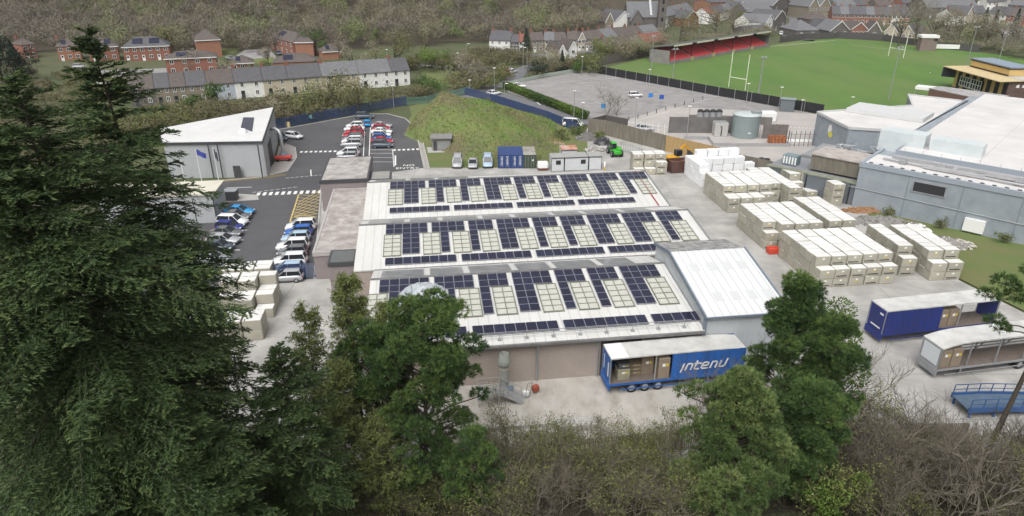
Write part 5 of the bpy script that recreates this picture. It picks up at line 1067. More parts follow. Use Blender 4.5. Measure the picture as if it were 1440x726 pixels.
b.add(v, [(j*(n+1)+i, j*(n+1)+i+1, (j+1)*(n+1)+i+1, (j+1)*(n+1)+i) for j in range(8) for i in range(n)], 0, True)
b.add(v[:n+1], [tuple(range(n+1))]); b.add(v[-n-1:], [tuple(range(n,-1,-1))]); b.build('sheeting', M['plastic'], dm)
b = MB()
for j in (2,4,6): x = -2.4+j*.6; b.tube([(x,-2.1*math.cos(math.pi*i/12),2.42*math.sin(math.pi*i/12)) for i in range(13)], .05, 6)
b.build('hoop', mat('blue_grey_hoop',(.25,.30,.35),.5), dm)

# ---------------- containers, cabins, plant ----------------
def container(label, base, colr, L_=6.06, deg=2, top=None, marks=True, white_spot=False):
    o = thing('shipping_container', label, 'container', G(*base), R(deg), 'shipping containers at the foot of the mound'); m = stripes(mat('container_paint', colr, .6, c2=tuple(x*.75 for x in colr), scale=1), 1, .28, .8, .05)
    b = MB(); b.box(-1.2,1.2,0,L_,.1,2.55); b.build('body', m, o); b = MB(); b.box(-1.19,1.19,.01,L_-.01,2.554,2.6); b.build('roof', top or m, o); b = MB()
    for x in (-1.16,1.16): b.box(x-.07,x+.07,-.05,.1,0,2.62)
    b.box(-1.09,1.09,-.04,.05,2.45,2.6); b.box(-1.09,1.09,-.04,.05,.05,.2); b.build('frame', mat('container_frame', tuple(x*.8 for x in colr), .6), o)
    for s in (-1, 1):
        b = MB(); b.box(min(s*.02,s*1.08),max(s*.02,s*1.08),-.03,.0,.2,2.45); dr = b.build('door', m, o); b = MB()
        for x in (.3,.75): b.tube([(s*x,-.06,.2),(s*x,-.06,2.45)], .025, 6)
        b.build('locking_bar', M['galv'], dr)
    if marks:
        b = MB(); r = random.Random(1)
        for s in (-1,1):
            for q in range(7): z = 2.2-q*.26; x = s*.5+.05; w_ = r.uniform(.2,.42); b.box(x-w_/2,x+w_/2,-.045,-.032,z,z+.1)
        b.build('markings', M['white'], o)
    if white_spot: b = MB(); b.disc((.6,-.04,1.6), .16, (0,-1,0)); b.build('notice', M['white'], o)
    return o
container('left of two blue containers with white door markings', (709.5,237), (.025,.06,.20)); container('right of two blue containers, touching the green one', (727.3,237), (.025,.06,.20)); container('dark green container with rusty grey roof beside the blue pair', (744.8,237), (.05,.075,.05), 6.0, 2, mat('rusty_roof',(.36,.35,.32),.8,c2=(.2,.18,.16),scale=.5,amt=.9), False, True)
def cabin(label, p0, p1, D=2.8, H_=2.6, win=None, roofm=None):
    A, B_ = G(*p0), G(*p1); d = B_-A; o = thing('site_cabin', label, 'cabin', A, math.atan2(d.y,d.x), 'site cabins in the yard'); W_ = d.length
    b = MB(); b.box(.03,W_-.03,0,D,.1,H_); b.build('wall', mat('cabin_white',(.56,.58,.59),.6,c2=(.48,.50,.51),scale=.8), o); b = MB(); b.box(0,W_,-.05,D+.05,H_+.004,H_+.12); b.build('roof', roofm or mat('cabin_roof',(.35,.35,.34),.8,c2=(.25,.25,.24),scale=.8), o); b = MB(); b.box(0,W_,-.07,-.01,H_-.15,H_); b.box(0,.07,-.05,.1,0,H_-.15); b.box(W_-.07,W_,-.05,.1,0,H_-.15); b.build('frame', M['darkgrey'], o)
    if win is not None: b = MB(); b.box(W_*win-.45,W_*win+.45,-.04,-.002,1.3,2.1); b.build('window', M['glass'], o)
cabin('short white site cabin with one window beside the red brown tool cart', (775,241.5), (793,241), win=.55); cabin('long white site cabin in the middle of the row', (793.5,241), (827,239.5), win=.78); cabin('plain white end cabin of the row without windows', (827.5,239.5), (845.5,239)); cabin('white cabin with rust orange roof behind the row', (789,229), (812,228.5), 3, 2.5, None, mat('rust_roof',(.40,.13,.05),.8,c2=(.55,.52,.48),scale=.7,amt=.9))
tc_ = thing('site_trailer', 'white covered tool cart with brown base beside the green container', 'cart', G(763,239)); b = MB(); b.cbox((0,0,1.0),(1.9,1.5,1.1),0,.12); b.build('cover', M['white'], tc_); b = MB(); b.box(-.9,.9,-.7,.7,.25,.5); b.build('chassis', mat('brown_chassis',(.2,.08,.05),.8), tc_); b = MB(); b.tube([(-.95,0,.3),(-.8,0,.3)],.3,12); b.tube([(.8,0,.3),(.95,0,.3)],.3,12); b.build('wheels', M['black'], tc_)
sh = thing('brick_shed', 'small grey flat roofed hut at the foot of the grass mound', 'hut', G(608,212.5), R(3)); b = MB(); b.box(0,3.8,0,3.2,-.1,2.5); b.build('wall', mat('hut_wall',(.26,.25,.24),.9,c2=(.2,.19,.185),scale=1), sh); b = MB(); b.box(-.35,4.1,-.4,3.5,2.504,2.7); b.build('roof', mat('hut_roof',(.23,.22,.22),.9,c2=(.17,.165,.165),scale=.8), sh); b = MB(); b.box(.25,1.0,-.03,0,0,2.0); b.build('door', M['darkgrey'], sh); b = MB(); b.box(1.2,3.6,-.035,0,.3,2.1); b.build('shutter', M['grey'], sh)
sheet('hut_slab', [(600,207),(640,206),(642,214),(602,215)], .03, M['kerb'])
def skip(label, base, deg, L_, W_, H_, colr, name='skip'):
    o = thing(name, label, 'skip', G(*base), R(deg)); m = mat('skip_paint', colr, .8, c2=tuple(x*.55 for x in colr), scale=1, amt=.8); b = MB(); t = .1
    out = [(-L_/2,0),(L_/2,0),(L_/2,W_),(-L_/2,W_)]; b.box(-L_/2,L_/2,0,W_,.1,.2); b.box(-L_/2,L_/2,0,t,.2,H_); b.box(-L_/2,L_/2,W_-t,W_,.2,H_); b.box(-L_/2,-L_/2+t,t,W_-t,.2,H_); b.box(L_/2-t,L_/2,t,W_-t,.2,H_); b.build('body', m, o); b = MB()
    for i in range(5): x = -L_/2+.2+i*(L_-.4)/4; b.box(x-.06,x+.06,-.08,0,.1,H_-.05)
    b.build('rib', M['darkgrey'], o); b = MB(); v = [(-L_/2+t+(L_-2*t)*i/6, t+(W_-2*t)*j/4, H_*.75+.2*math.sin(i*2+j*3)) for j in range(5) for i in range(7)]; b.add(v, [(j*7+i,j*7+i+1,(j+1)*7+i+1,(j+1)*7+i) for j in range(4) for i in range(6)]); b.build('contents', mat('skip_waste',(.17,.08,.05),.9,c2=(.08,.05,.04),scale=1.5,amt=.9), o); return o
skip('rust brown open skip between the yellow digger and the white bales', (963,243), 14, 5.6, 2.4, 2.2, (.13,.06,.045))
ob = skip('orange open bin in front of the dark screen by the tank', (1094,203), 0, 3.4, 1.8, 1.5, (.45,.16,.06), 'waste_bin')
CW = wheel_mesh(.62, .45)
th = thing('telehandler', 'bright green telehandler in front of the board fence', 'telehandler', G(864,218), R(100)); mg = mat('bright_green',(.05,.42,.04),.5,c2=(.04,.33,.03),scale=1)
b = MB(); b.cbox((-.2,0,1.0),(4.2,1.5,.8),0,.15); b.cbox((-1.5,-.35,1.6),(1.5,.9,.6),0,.15); b.build('body', mg, th); b = MB(); b.prism([(-.7,-.1),(.9,-.1),(.9,.8),(-.7,.8)], 1.3, lambda x,y: 2.5-.1*x); b.build('cab', M['glass'], th); b = MB(); b.cbox((0,.35,2.55),(1.5,1.0,.12),0,.04); b.build('cab_roof', mg, th); b = MB(); b.bar((-2,-.45,1.9),(2.4,-.45,1.3),.3,.35); b.bar((2.4,-.45,1.4),(2.9,-.45,.6),.25); b.build('boom', mg, th); b = MB(); b.box(2.9,3.1,-1,.6,.3,1.1); b.box(3.1,4.2,-.8,-.65,.3,.38); b.box(3.1,4.2,.2,.35,.3,.38); b.build('fork', M['darkgrey'], th)
for x in (-1.4,1.3):
    for y in (-.95,.95): add_wheel(th, CW, x, y, .62)
dg = thing('digger', 'yellow digger with raised arm beside the rust brown skip', 'digger', G(948,231), R(20)); my = mat('digger_yellow',(.65,.33,.02),.5,c2=(.5,.25,.02),scale=1)
b = MB(); b.cbox((-.6,0,1.4),(2.6,1.9,.8),0,.15); b.build('body', my, dg); b = MB(); b.prism([(-.2,-.9),(1.0,-.9),(1.0,.2),(-.2,.2)], 1.8, 2.9); b.build('cab', M['glass'], dg); b = MB(); b.bar((.6,.5,1.8),(2.2,.5,3.4),.3,.4); b.bar((2.2,.5,3.4),(3.6,.5,2.2),.25,.35); b.build('arm', my, dg); b = MB(); b.prism([(3.3,.0),(4.1,.0),(4.1,1.0),(3.3,1.0)], 1.4, lambda x,y: 2.4-(x-3.3)*.9); b.build('bucket', M['darkgrey'], dg)
for y in (-.8,.8): b = MB(); b.cbox((-.4,y,.5),(3.2,.5,.9),0,.3); b.build('track', M['black'], dg)
tk = thing('water_tank', 'round grey green water tank with pale domed lid', 'tank', G(1046.5,191.5)); mt_ = stripes(mat('tank_green_grey',(.23,.28,.28),.6,c2=(.19,.23,.235),scale=.5),2,.9,.15); R_ = 2.9
b = MB(); b.lathe([(R_,-.1),(R_,4.9)], 36); b.build('shell', mt_, tk); b = MB(); b.lathe([(R_+.08,4.8),(R_+.08,5.0),(R_*.6,5.12),(.02,5.2)], 36); b.build('lid', mat('tank_lid',(.45,.50,.50),.6), tk); b = MB(); b.cbox((1.9,-.2,5.35),(2.0,1.4,.6),0,.05); b.build('hatch_box', M['grey'], tk); b = MB()
for x in (2.4,2.9): b.bar((x,-2.6,0),(x,-2.6,4.9),.06)
b.build('ladder', M['darkgrey'], tk); b = MB(); b.box(-.2,.0,-R_-.02,-R_+.05,1.2,1.5); b.box(.12,.32,-R_-.02,-R_+.05,1.2,1.5); b.build('notice', M['white'], tk)
kc = thing('switch_cabinet', 'pale grey square switch cabinet left of the water tank', 'cabinet', G(1013,192)); b = MB(); b.cbox((0,.9,1.5),(2.9,2.2,3.0),0,.05); b.build('body', mat('cabinet_grey',(.45,.44,.43),.7,c2=(.38,.37,.36),scale=.8), kc); b = MB(); b.box(-1.3,1.3,-.1,1.9,3.0,3.1); b.build('top', M['grey'], kc); b = MB(); b.tube([(-.3,-.25,2.2),(0,-.25,2.2),(.05,-.25,1.8),(0,-.25,.2)],.1,8); b.build('pipe', M['black'], kc)
for i in range(4):
    o = thing('silo', ['first','second','third','last'][i]+' of four dark topped upright drums behind the board screen, counted from the lamp', 'silo', G(983.5+i*8.7,172.5), 0, 'dark topped drums'); b = MB(); b.lathe([(.75,0),(.75,2.7)], 18); b.build('shell', M['grey'], o); b = MB(); b.lathe([(.78,2.6),(.78,2.75),(.5,3.1),(.02,3.2)], 18); b.build('cap', M['black'], o)
wc = tag(MB().cbox((0,0,1.2),(6.0,2.2,2.2),0,.1).box(-2.9,2.9,-1.0,1.0,2.3,2.4).build('box_body', M['white'], None, G(1071,171), R(2)), 'long white box body parked behind the water tank', 'box body')
sb = thing('substation_box', 'dark grey green kiosk against the black pitch fence', 'kiosk', G(1106,156), R(-22)); b = MB(); b.cbox((0,0,1.5),(3.4,2,3.0),0,.06); b.build('body', mat('kiosk_grey',(.13,.15,.16),.7), sb); b = MB(); b.box(-1.9,1.9,-1.2,1.2,3.0,3.15); b.build('roof', mat('kiosk_roof',(.22,.27,.27),.7), sb)
kk = tag(MB().cbox((0,0,.3),(3,1.8,.6),0,.25).cbox((.3,.1,.7),(1.8,1.2,.5),0,.2).build('tarpaulin_pile', mat('red_tarp',(.6,.06,.03),.6), None, G(1104,231)), 'bright red tarpaulin heap behind the low board fence', 'tarpaulin')
tag(MB().cbox((0,0,.6),(3.4,1.6,1.2),0,.08).box(-1.5,1.5,-.6,.6,1.2,1.26).build('green_skip', mat('dark_green',(.03,.13,.08),.6), None, G(1113,238)), 'dark green lidded bin below the red tarpaulin', 'bin')
for i, (px, py) in enumerate([(1070,230),(1078,231),(1058,229)]): tag(MB().lathe([(.02,0),(.5,0),(.55,.4),(.5,1.1),(.02,1.15)],14).build('drum', M['black' if i < 2 else 'galv'], None, G(px,py)), ['black drum nearest the board fence corner','black drum right of its twin beyond the fence','pale metal drum beyond the low board fence'][i], 'drum')
# rubble and plant clutter
def pile(name, label, cat, base, rx, ry, h, m, seed, n=90, sz=(.15,.5)):
    r = random.Random(seed); o = thing(name, label, cat, G(*base)); b = MB(); v = []; N_ = 12
    for j in range(5):
        for i in range(N_): t = 2*math.pi*i/N_; q = 1-j/4*.95; v.append((rx*q*math.cos(t)*(1+.15*math.sin(3*t+j)), ry*q*math.sin(t), h*(1-q**1.4)*(1+.2*math.sin(i*2.3))-.02))
    b.add(v, [(j*N_+i, j*N_+(i+1)%N_, (j+1)*N_+(i+1)%N_, (j+1)*N_+i) for j in range(4) for i in range(N_)], 0, True); b.build('mound', M['gravel'] if not isinstance(m, tuple) else m[1], o); b = MB()
    for i in range(n):
        t = r.uniform(0,6.28); q = r.random()**.5; s = r.uniform(*sz); x, y = rx*q*math.cos(t), ry*q*math.sin(t)
        b.M = Matrix.Translation((x,y,h*(1-q**1.4)*.9+s*.2)) @ Matrix.Rotation(r.uniform(0,3),4,'Z') @ Matrix.Rotation(r.uniform(-.6,.6),4,'X'); b.cbox((0,0,0),(s,s*.8,s*.6),0,s*.15)
    tag(b.build('chunks', m[0] if isinstance(m, tuple) else m, o), kind='stuff'); return o
mch = mat('pale_rubble',(.50,.47,.42),.9,c2=(.35,.32,.28),scale=3); 
pile('rubble_heap', 'long heap of pale broken rubble between the bales and the grass strip', 'rubble', (1318,346), 5.5, 1.9, 1.4, (mch, M['gravel']), 3, 160); pile('rubble_heap', 'white broken slabs piled at the middle of the rubble bank', 'rubble', (1284,326), 2.6, 1.6, 1.4, (M['white'], M['gravel']), 4, 60); pile('gravel_heap', 'grey gravel heap beside the lone corner stack', 'gravel', (1236,312), 4.4, 2.4, .8, (M['gravel'], M['gravel']), 5, 60); pile('earth_heap', 'orange brown earth heap under the blue grey wall', 'earth', (1216,297), 4.0, 1.2, .6, (mat('orange_earth',(.3,.15,.07),.95), mat('brown_earth',(.24,.14,.08),.95)), 6, 50)
pile('gravel_heap', 'dark grey gravel heap at the board fence corner', 'gravel', (826,196), 2.6, 2.0, 1.6, (M['gravel'], mat('dark_gravel',(.13,.125,.12),.95)), 7, 50); pile('rubble_heap', 'pale sacks and slabs heaped left of the green telehandler', 'rubble', (838,212), 2.6, 1.2, .9, (mat('pale_sack',(.5,.48,.45),.8), M['gravel']), 8, 40); pile('rubble_heap', 'pinkish brick rubble at the right foot of the grass mound', 'rubble', (778,204), 2.4, .8, .6, (mat('pink_rubble',(.42,.26,.20),.9), M['gravel']), 9, 50)
pile('rubble_heap', 'strip of pale stones lying on the grass mound', 'rubble', (800,222), .01, .01, .01, M['gravel'], 2, 3) if False else None
pile('scrap_heap', 'dark scrap heap against the grey board fence', 'scrap', (848,203), 1.8, 1.2, 1.5, (M['darkgrey'], M['darkgrey']), 12, 40, (.3,.9))
for i, (px, py) in enumerate([(879,214),(895,219)]): fence('barrier_panel', ['temporary mesh barrier panel leaning near the telehandler','second mesh barrier panel in front of the board fence'][i], [(px-7,py-2),(px+8,py+2)], 1.9, 'mesh', M['galv'], None, .06, .02, 4, gap=.5, cat='barrier')
bp = thing('bollard', 'white and yellow bollard at the end of the white cabins', 'bollard', G(850,240)); b = MB(); b.lathe([(.14,0),(.14,.7)],10); b.build('base', mat('bollard_yellow',(.6,.4,.03),.6), bp); b = MB(); b.lathe([(.14,.7),(.14,1.7),(.02,1.75)],10); b.build('post', M['white'], bp)
tag(MB().bar((-2.2,0,.2),(2.2,0,.2),.12).bar((-2.2,0,.2),(-2.2,0,1.1),.06).bar((2.2,0,.2),(2.2,0,1.1),.06).bar((0,0,.2),(0,0,1.1),.06).bar((-2.2,0,1.1),(2.2,0,1.1),.06).bar((-2.2,0,.65),(2.2,0,.65),.05).build('guard_rail', M['galv'], None, LW(37.5,83), ANG), 'low grey guard rail on the concrete beside the factory roof corner', 'railing')

# ---------------- lamp posts, signs ----------------
def lamp(label, base, top, arm=0.0, headc='white'):
    o, h = pole('street_lamp', label, 'street lamp', base, top, .09, 'lamp posts round the site'); b = MB(); b.cbox((arm,0,h+.05),(.75,.4,.18),0,.05); b.build('lamp_head', M[headc] if headc in M else M['galv'], o)
    if arm: b = MB(); b.bar((0,0,h-.05),(arm,0,h+.05),.07); b.build('arm', M['galv'], o)
    return o
for lab, bs_, tp_, ar in [('lamp post rising over the grass mound crest with bent arm',(709.5,148),(709.5,118),0.6),('lamp post beside the hedge with a round head',(806.5,172),(806.5,128),0),('grey lamp post at the top corner of the station car park',(818,107),(818,80),0),('lamp post before the black fence near the white car',(912,125),(912,98),0),('short lamp post at the lane end by the blue fence',(818.5,178),(818.5,145),0),('lamp post with blue flag box by the service yard',(965.5,194),(965,150),0),('lamp post on the road before the near goal',(1049,147),(1050.5,118),0),('lamp post at the white roof, right of the kiosk',(1126,159),(1127,141),0),('thin post before the kiosk on the service road',(1095,152),(1096,123),0),('lamp post on the road left of the pale gabled cottage',(741,108),(742.5,67),-.8),('taller lamp post by the dark conifer',(735.5,99),(736,61),0),('lamp post beside the green roadside lawn',(695.5,134),(695.5,96),0),('tall lamp post with arm at the village road',(641,95),(641.5,75),.8),('tall lamp post with arm left of the white village house',(656.5,100),(657,62),.8),('lamp post behind the blue fence near the bare tree',(554,152),(554,121),0),('short lamp post by the blue fence left of the lane',(661,132),(661,113),0),('lamp post at the bollard row, dark and thin',(893,175),(894,138),0),('lamp post on the roof edge behind the white parapet',(1197,150),(1199,137),0),
   ('thin post by the estate lawn',(545,88),(545,70),0)]: lamp(lab, bs_, tp_, ar)
for lab, p, c, h in [('blue parking sign on a post in the station car park',(914,146),(.03,.2,.55),2.6),('square dark blue sign board by the parking bays',(929,152),(.02,.08,.35),3.2),('small blue sign at the bare tree pair',(848,157),(.05,.25,.5),1.8)]:
    o = thing('parking_sign', lab, 'sign', G(*p)); b = MB(); b.tube([(0,0,-.1),(0,0,h)],.05,6); b.build('post', M['galv'], o); b = MB(); b.box(-.6,.6,-.1,-.055,h-.9,h+.2); b.build('board', mat('sign_blue',c,.5), o)
for i in range(9):
    p = (884+i*13, 170-i*3.7); o = tag(MB().lathe([(.11,-.1),(.11,.95),(.02,1.0)],8).build('bollard', M['darkgrey'], None, G(*p)), 'dark bollard in the row along the station car park bays', 'bollard', 'bollards along the parking bays')
wb_ = tag(MB().cbox((0,0,.6),(1.1,.8,1.2),0,.1).box(-.5,.5,-.35,.35,1.2,1.3).build('grit_bin', mat('grit_yellow',(.6,.5,.25),.6), None, G(405,179)), 'small yellow grit bin at the blue fence', 'bin')
b = MB(); b.box(-.5,.5,-.03,.0,-.4,.4); bo = b.build('fence_sign', mat('cyan_sign',(.2,.5,.55),.6), None, G(437,172.4)+Vector((0,-.25,1.4)), R(20)); tag(bo, 'small pale blue sign fixed to the blue palisade fence', 'sign')
# ---------------- cars ----------------
CWH = wheel_mesh(.32, .22)
paints = dict(white=(.72,.73,.74), silver=(.42,.43,.45), grey=(.16,.165,.175), black=(.018,.018,.022), blue=(.03,.12,.42), cyan=(.03,.28,.60), navy=(.03,.04,.20), red=(.42,.025,.04), paleblue=(.36,.48,.60), slate=(.08,.10,.13))
PM = {k: mat('car_paint_'+k, v, .25, .15 if k in ('silver','grey') else 0, spec=.5) for k, v in paints.items()}
M['headlight'] = mat('headlight_glass', (.55,.57,.6), .15); M['taillight'] = mat('tail_light_red', (.35,.01,.01), .3)
def car_meshes(kind):
    #  x, half width, z at sill, z at belt   (front is +x)
    L_, W_, Hr, belt = dict(hatch=(4.0,1.74,1.48,.95), suv=(4.45,1.86,1.66,1.05), saloon=(4.65,1.82,1.42,.93), van=(4.9,1.9,1.9,1.15))[kind]
    h = L_/2
    st = [(-h,.80,.42,.74),(-h+.12,.92,.3,.88),(-h+.55,1.0,.24,belt),(-.6,1.0,.22,belt),(.5,1.0,.22,belt-.02),(h*.52,1.0,.22,belt-.07),(h-.5,.97,.25,belt-.18),(h-.1,.86,.32,.68),(h,.74,.42,.58)]
    if kind == 'saloon': st[2] = (-h+.55,1.0,.24,belt)
    b = MB(); v = []; n = 8
    for x, w, z0, z1 in st:
        y = w*W_/2; v += [(x,-y*.9,z0),(x,-y,z0+.12),(x,-y,z0+(z1-z0)*.6),(x,-y*.90,z1),(x,y*.90,z1),(x,y,z0+(z1-z0)*.6),(x,y,z0+.12),(x,y*.9,z0)]
    f = [(i*n+k,i*n+(k+1)%n,(i+1)*n+(k+1)%n,(i+1)*n+k) for i in range(len(st)-1) for k in range(n)]
    b.add(v, f, 0, True); b.add(v[:n], [tuple(range(n-1,-1,-1))]); b.add(v[-n:], [tuple(range(n))])
    # roof panel with pillars
    xr0, xr1, xb0, xb1 = dict(hatch=(-h+.35,.35,-h+.12,1.05), suv=(-h+.35,.45,-h+.1,1.15), saloon=(-.95,.3,-h+.75,1.1), van=(-h+.12,.95,-h+.03,1.6))[kind]
    yr, yb = W_/2*.72, W_/2*.90
    roof = [(xr0,-yr,Hr-.03),(xr1,-yr,Hr-.03),(xr1,yr,Hr-.03),(xr0,yr,Hr-.03),(xr0+.15,-yr*.85,Hr+.03),(xr1-.2,-yr*.85,Hr+.03),(xr1-.2,yr*.85,Hr+.03),(xr0+.15,yr*.85,Hr+.03)]
    b.add(roof, [(4,5,6,7),(0,1,5,4),(1,2,6,5),(2,3,7,6),(3,0,4,7),(3,2,1,0)], 0, True)
    for s in (-1,1):
        for (xa, xb) in ((xb0,xr0),(xb1,xr1),(-.1,-.12)): b.bar((xa,s*yb,belt-.03),(xb,s*yr,Hr-.02),.09,.07)
    body = b
    g = MB(); e = .02; yb2, yr2 = yb-e, yr-e
    gv = [(xb0+.03,-yb2,belt-.03),(xb1-.03,-yb2,belt-.06),(xb1-.03,yb2,belt-.06),(xb0+.03,yb2,belt-.03),(xr0+.02,-yr2,Hr-.04),(xr1-.02,-yr2,Hr-.04),(xr1-.02,yr2,Hr-.04),(xr0+.02,yr2,Hr-.04)]
    g.add(gv, [(0,1,5,4),(1,2,6,5),(2,3,7,6),(3,0,4,7)]); gl = g.mesh('windows', M['glass'])
    hl = MB(); hl.cbox((0,0,0),(.28,.34,.16),0,.04); tl = MB(); tl.cbox((0,0,0),(.1,.2,.34),0,.03)
    return dict(body=body, glass=gl, hl=hl.mesh('headlight', M['headlight']), tl=tl.mesh('tail_light', M['taillight']), L=L_, W=W_, belt=belt, cache={})
CM = {k: car_meshes(k) for k in ('hatch','suv','saloon','van')}
def car(kind, colr, p, deg, label, group=None, full=True, name='parked_car', cat='car'):
    c = CM[kind]; loc = G(*p) if not isinstance(p, Vector) else p; loc = loc.copy(); loc.z += .02
    o = thing(name, label, cat, loc, R(deg), group)
    if colr not in c['cache']: c['cache'][colr] = c['body'].mesh('body', PM[colr])
    link('body', c['cache'][colr], o); link('windows', c['glass'], o); h = c['L']/2; W_ = c['W']
    for x in (-h+.8, h-.85):
        for y in (-W_/2+.1, W_/2-.1): w = link('wheel', CWH[0], o); w.location = (x,y,.32); (link('rim', CWH[1], w) if full else None)
    for s in (-1,1):
        q = link('headlight', c['hl'], o); q.location = (h-.16, s*W_*.33, .62); q = link('tail_light', c['tl'], o); q.location = (-h+.06, s*W_*.38, .72)
    return o
gA = 'cars parked along the gatehouse side'; gB = 'cars parked along the low wing'; gD = 'cars in the left bays of the upper car park'; gF2 = 'cars in the right bays of the upper car park'
Lcar = [('saloon','cyan',(337,297.5),'bright blue coupe at the top of the left hand row'),('saloon','grey',(332,304.5),'dark grey saloon second in the left hand row'),('suv','white',(328,312.5),'white car with black roof glass third in the left hand row'),('hatch','navy',(324,320),'deep blue hatchback below the white car'),('saloon','grey',(319,328),'grey saloon below the deep blue hatchback'),('saloon','silver',(315,338),'silver saloon in the lower left hand row'),('hatch','slate',(309,348),'dark slate car beside the silver saloon, partly under fir'),('saloon','silver',(299,365),'pale silver car at the bottom, half hidden by fir boughs'),('suv','black',(292,356),'black car almost hidden beneath the fir boughs')]
for k, c, p, lab in Lcar: car(k, c, (p[0], p[1]+4), -4, lab, gA)
Rcar = [('suv','white',(424,317.5),'white car at the top of the right hand row by the yellow hatching'),('hatch','blue',(421,325),'strong blue hatchback second in the right hand row'),('hatch','paleblue',(417,334),'pale blue hatchback third in the right hand row'),('suv','white',(412.5,345.5),'white car with dark windows in mid right hand row'),('hatch','grey',(412,354),'dark grey car squeezed between two white cars'),('suv','white',(408.5,366.5),'boxy white car above the light blue one'),('hatch','paleblue',(406,378),'light blue hatchback second from the blue gate'),('hatch','silver',(405,389),'pale car right behind the blue palisade gate')]
for k, c, p, lab in Rcar: car(k, c, (p[0], p[1]+5.5), 186, lab, gB)
Ucar = [('suv','slate',(513,167),8,'dark grey four by four at the top against the blue fence',None),('hatch','cyan',(517,177),100,'bright blue car facing away at the top of the middle strip',None)]
for k, c, p, dg_, lab, g in Ucar: car(k, c, p, dg_, lab, g)
for i, (c, k, lab) in enumerate([('white','hatch','white car at the top of the upper left bays'),('white','saloon','second white car in the upper left bays'),('red','hatch','dark red car third in the upper left bays'),('red','saloon','brighter red saloon fourth in the upper left bays'),('grey','suv','dark grey car below the two red ones'),('white','suv','white car above the silver one in the upper left bays'),('silver','suv','silver car at the front of the upper left bays'),('white','suv','white car beyond the gap, behind the office roof'),('silver','hatch','pale car just peeping over the office roof')]):
    y = [180,184.5,189,193.5,198,202,206.5,219,224][i]; car(k, c, (500-(y-177)*.17-(3 if i > 6 else 0), y), 184, lab, gD)
for i, (c, k, lab) in enumerate([('silver','saloon','silver saloon at the top of the upper right bays'),('red','hatch','red car second in the upper right bays'),('white','saloon','white saloon third in the upper right bays'),('white','hatch','white hatchback fourth in the upper right bays'),('blue','hatch','blue car fifth in the upper right bays'),('red','saloon','red car showing behind the dark one'),('slate','suv','dark slate four by four at the front of the upper right bays')]):
    y = [180,184,188.5,193,197.5,202,207.5][i]; car(k, c, (536.5+(y-177)*.05, y), 3, lab, gF2)
car('hatch','white',(414,195),-22,'small white hatchback near the end of the grey warehouse'); car('suv','slate',(394,197),-50,'dark car behind the bent duct of the grey warehouse')
for k, c, p, lab in [('van','silver',(643.5,233),'grey blue van parked first left of the blue containers'),('saloon','silver',(665,234),'low silver car between the two vans'),('van','paleblue',(686,232.5),'pale van nearest the blue containers')]: car(k, c, p, -88, lab, 'vehicles by the mound')
car('hatch','white',(893.5,136.5),12,'lone white hatchback in the station car park'); car('saloon','white',(728.5,123.5),0,'white car in the far left corner of the station car park',full=False)
car('saloon','white',(694,134),40,'white car driving on the lane above the mound',full=False,name='moving_car'); car('van','white',(806,178),-15,'white van hidden behind the blue palisade end',full=False,cat='van',name='parked_van'); car('saloon','silver',(905,184),0,'silver car seen through the white sliding gate',full=False)
for k, c, p, d_, lab in [('hatch','red',(714.5,104),70,'red car on the village road by the lamp post'),('hatch','white',(721,103),60,'white car following the red one on the village road'),('hatch','white',(603,94.5),0,'white car left of the bright green tree'),('hatch','white',(626,95.5),0,'white car right of the bright green tree'),('saloon','red',(457,93),0,'dark red car just behind the terrace ridge'),('saloon','slate',(392,77),-60,'dark car on the estate yard beside the brick row'),('hatch','white',(805,74),-10,'white car parked before the twin gabled house'),('hatch','white',(1104.5,47),70,'white car left of the white van on the town road'),('suv','white',(1098,49),70,'white car nearest the pitch on the town road'),('saloon','black',(1119,44),70,'dark car right of the white van on the town road'),('saloon','white',(146,119),10,'white car by the dry lawn, seen beside the fir top'),('hatch','silver',(112,96),20,'silver car on the estate road among the fir tips'),('saloon','paleblue',(325,84),-40,'pale car at the orange brick house end')]: car(k, c, p, d_, lab, None, False)
car('van','white',(1112.5,44.5),75,'white van standing on the town road',None,False,'parked_van','van')
rng = random.Random(5)
for i in range(7): car('hatch', ['white','silver','paleblue','silver','red','white','silver'][i], (1424+i*3.4, 47+i*4), 20, ['white car first in the far right car park, under the bare trees','silver car in the far right car park below the brick terrace','pale blue car third in the far right car park','silver car fourth in the far right car park at the photo edge','red car in the far right car park','white car low in the far right car park','silver car lowest in the far right car park'][i], 'cars in the far right car park', False)
sheet('far_car_park', [(1405,40),(1480,44),(1490,78),(1420,70)], .0, M['old_asphalt'])
# ---------------- vegetation ----------------
def np_mesh(name, V, F, mats, tint=None, k=4, smooth_=False):
    me = bpy.data.meshes.new(name); n, m = len(V), len(F)
    me.vertices.add(n); me.vertices.foreach_set('co', np.ascontiguousarray(V, dtype=np.float32).ravel())
    me.loops.add(m*k); me.loops.foreach_set('vertex_index', np.ascontiguousarray(F, dtype=np.int32).ravel())
    me.polygons.add(m); me.polygons.foreach_set('loop_start', np.arange(0, m*k, k, dtype=np.int32)); me.polygons.foreach_set('loop_total', np.full(m, k, dtype=np.int32))
    if smooth_: me.polygons.foreach_set('use_smooth', np.ones(m, dtype=bool))
    me.update(calc_edges=True)
    for x in (mats if isinstance(mats, (list, tuple)) else [mats]): me.materials.append(x)
    if tint is not None:
        a = me.attributes.new('tint', 'FLOAT', 'FACE'); a.data.foreach_set('value', np.clip(tint, 0, 1).astype(np.float32))
    return me
def unit(a): return a/np.maximum(1e-9, np.linalg.norm(a, axis=-1, keepdims=True))
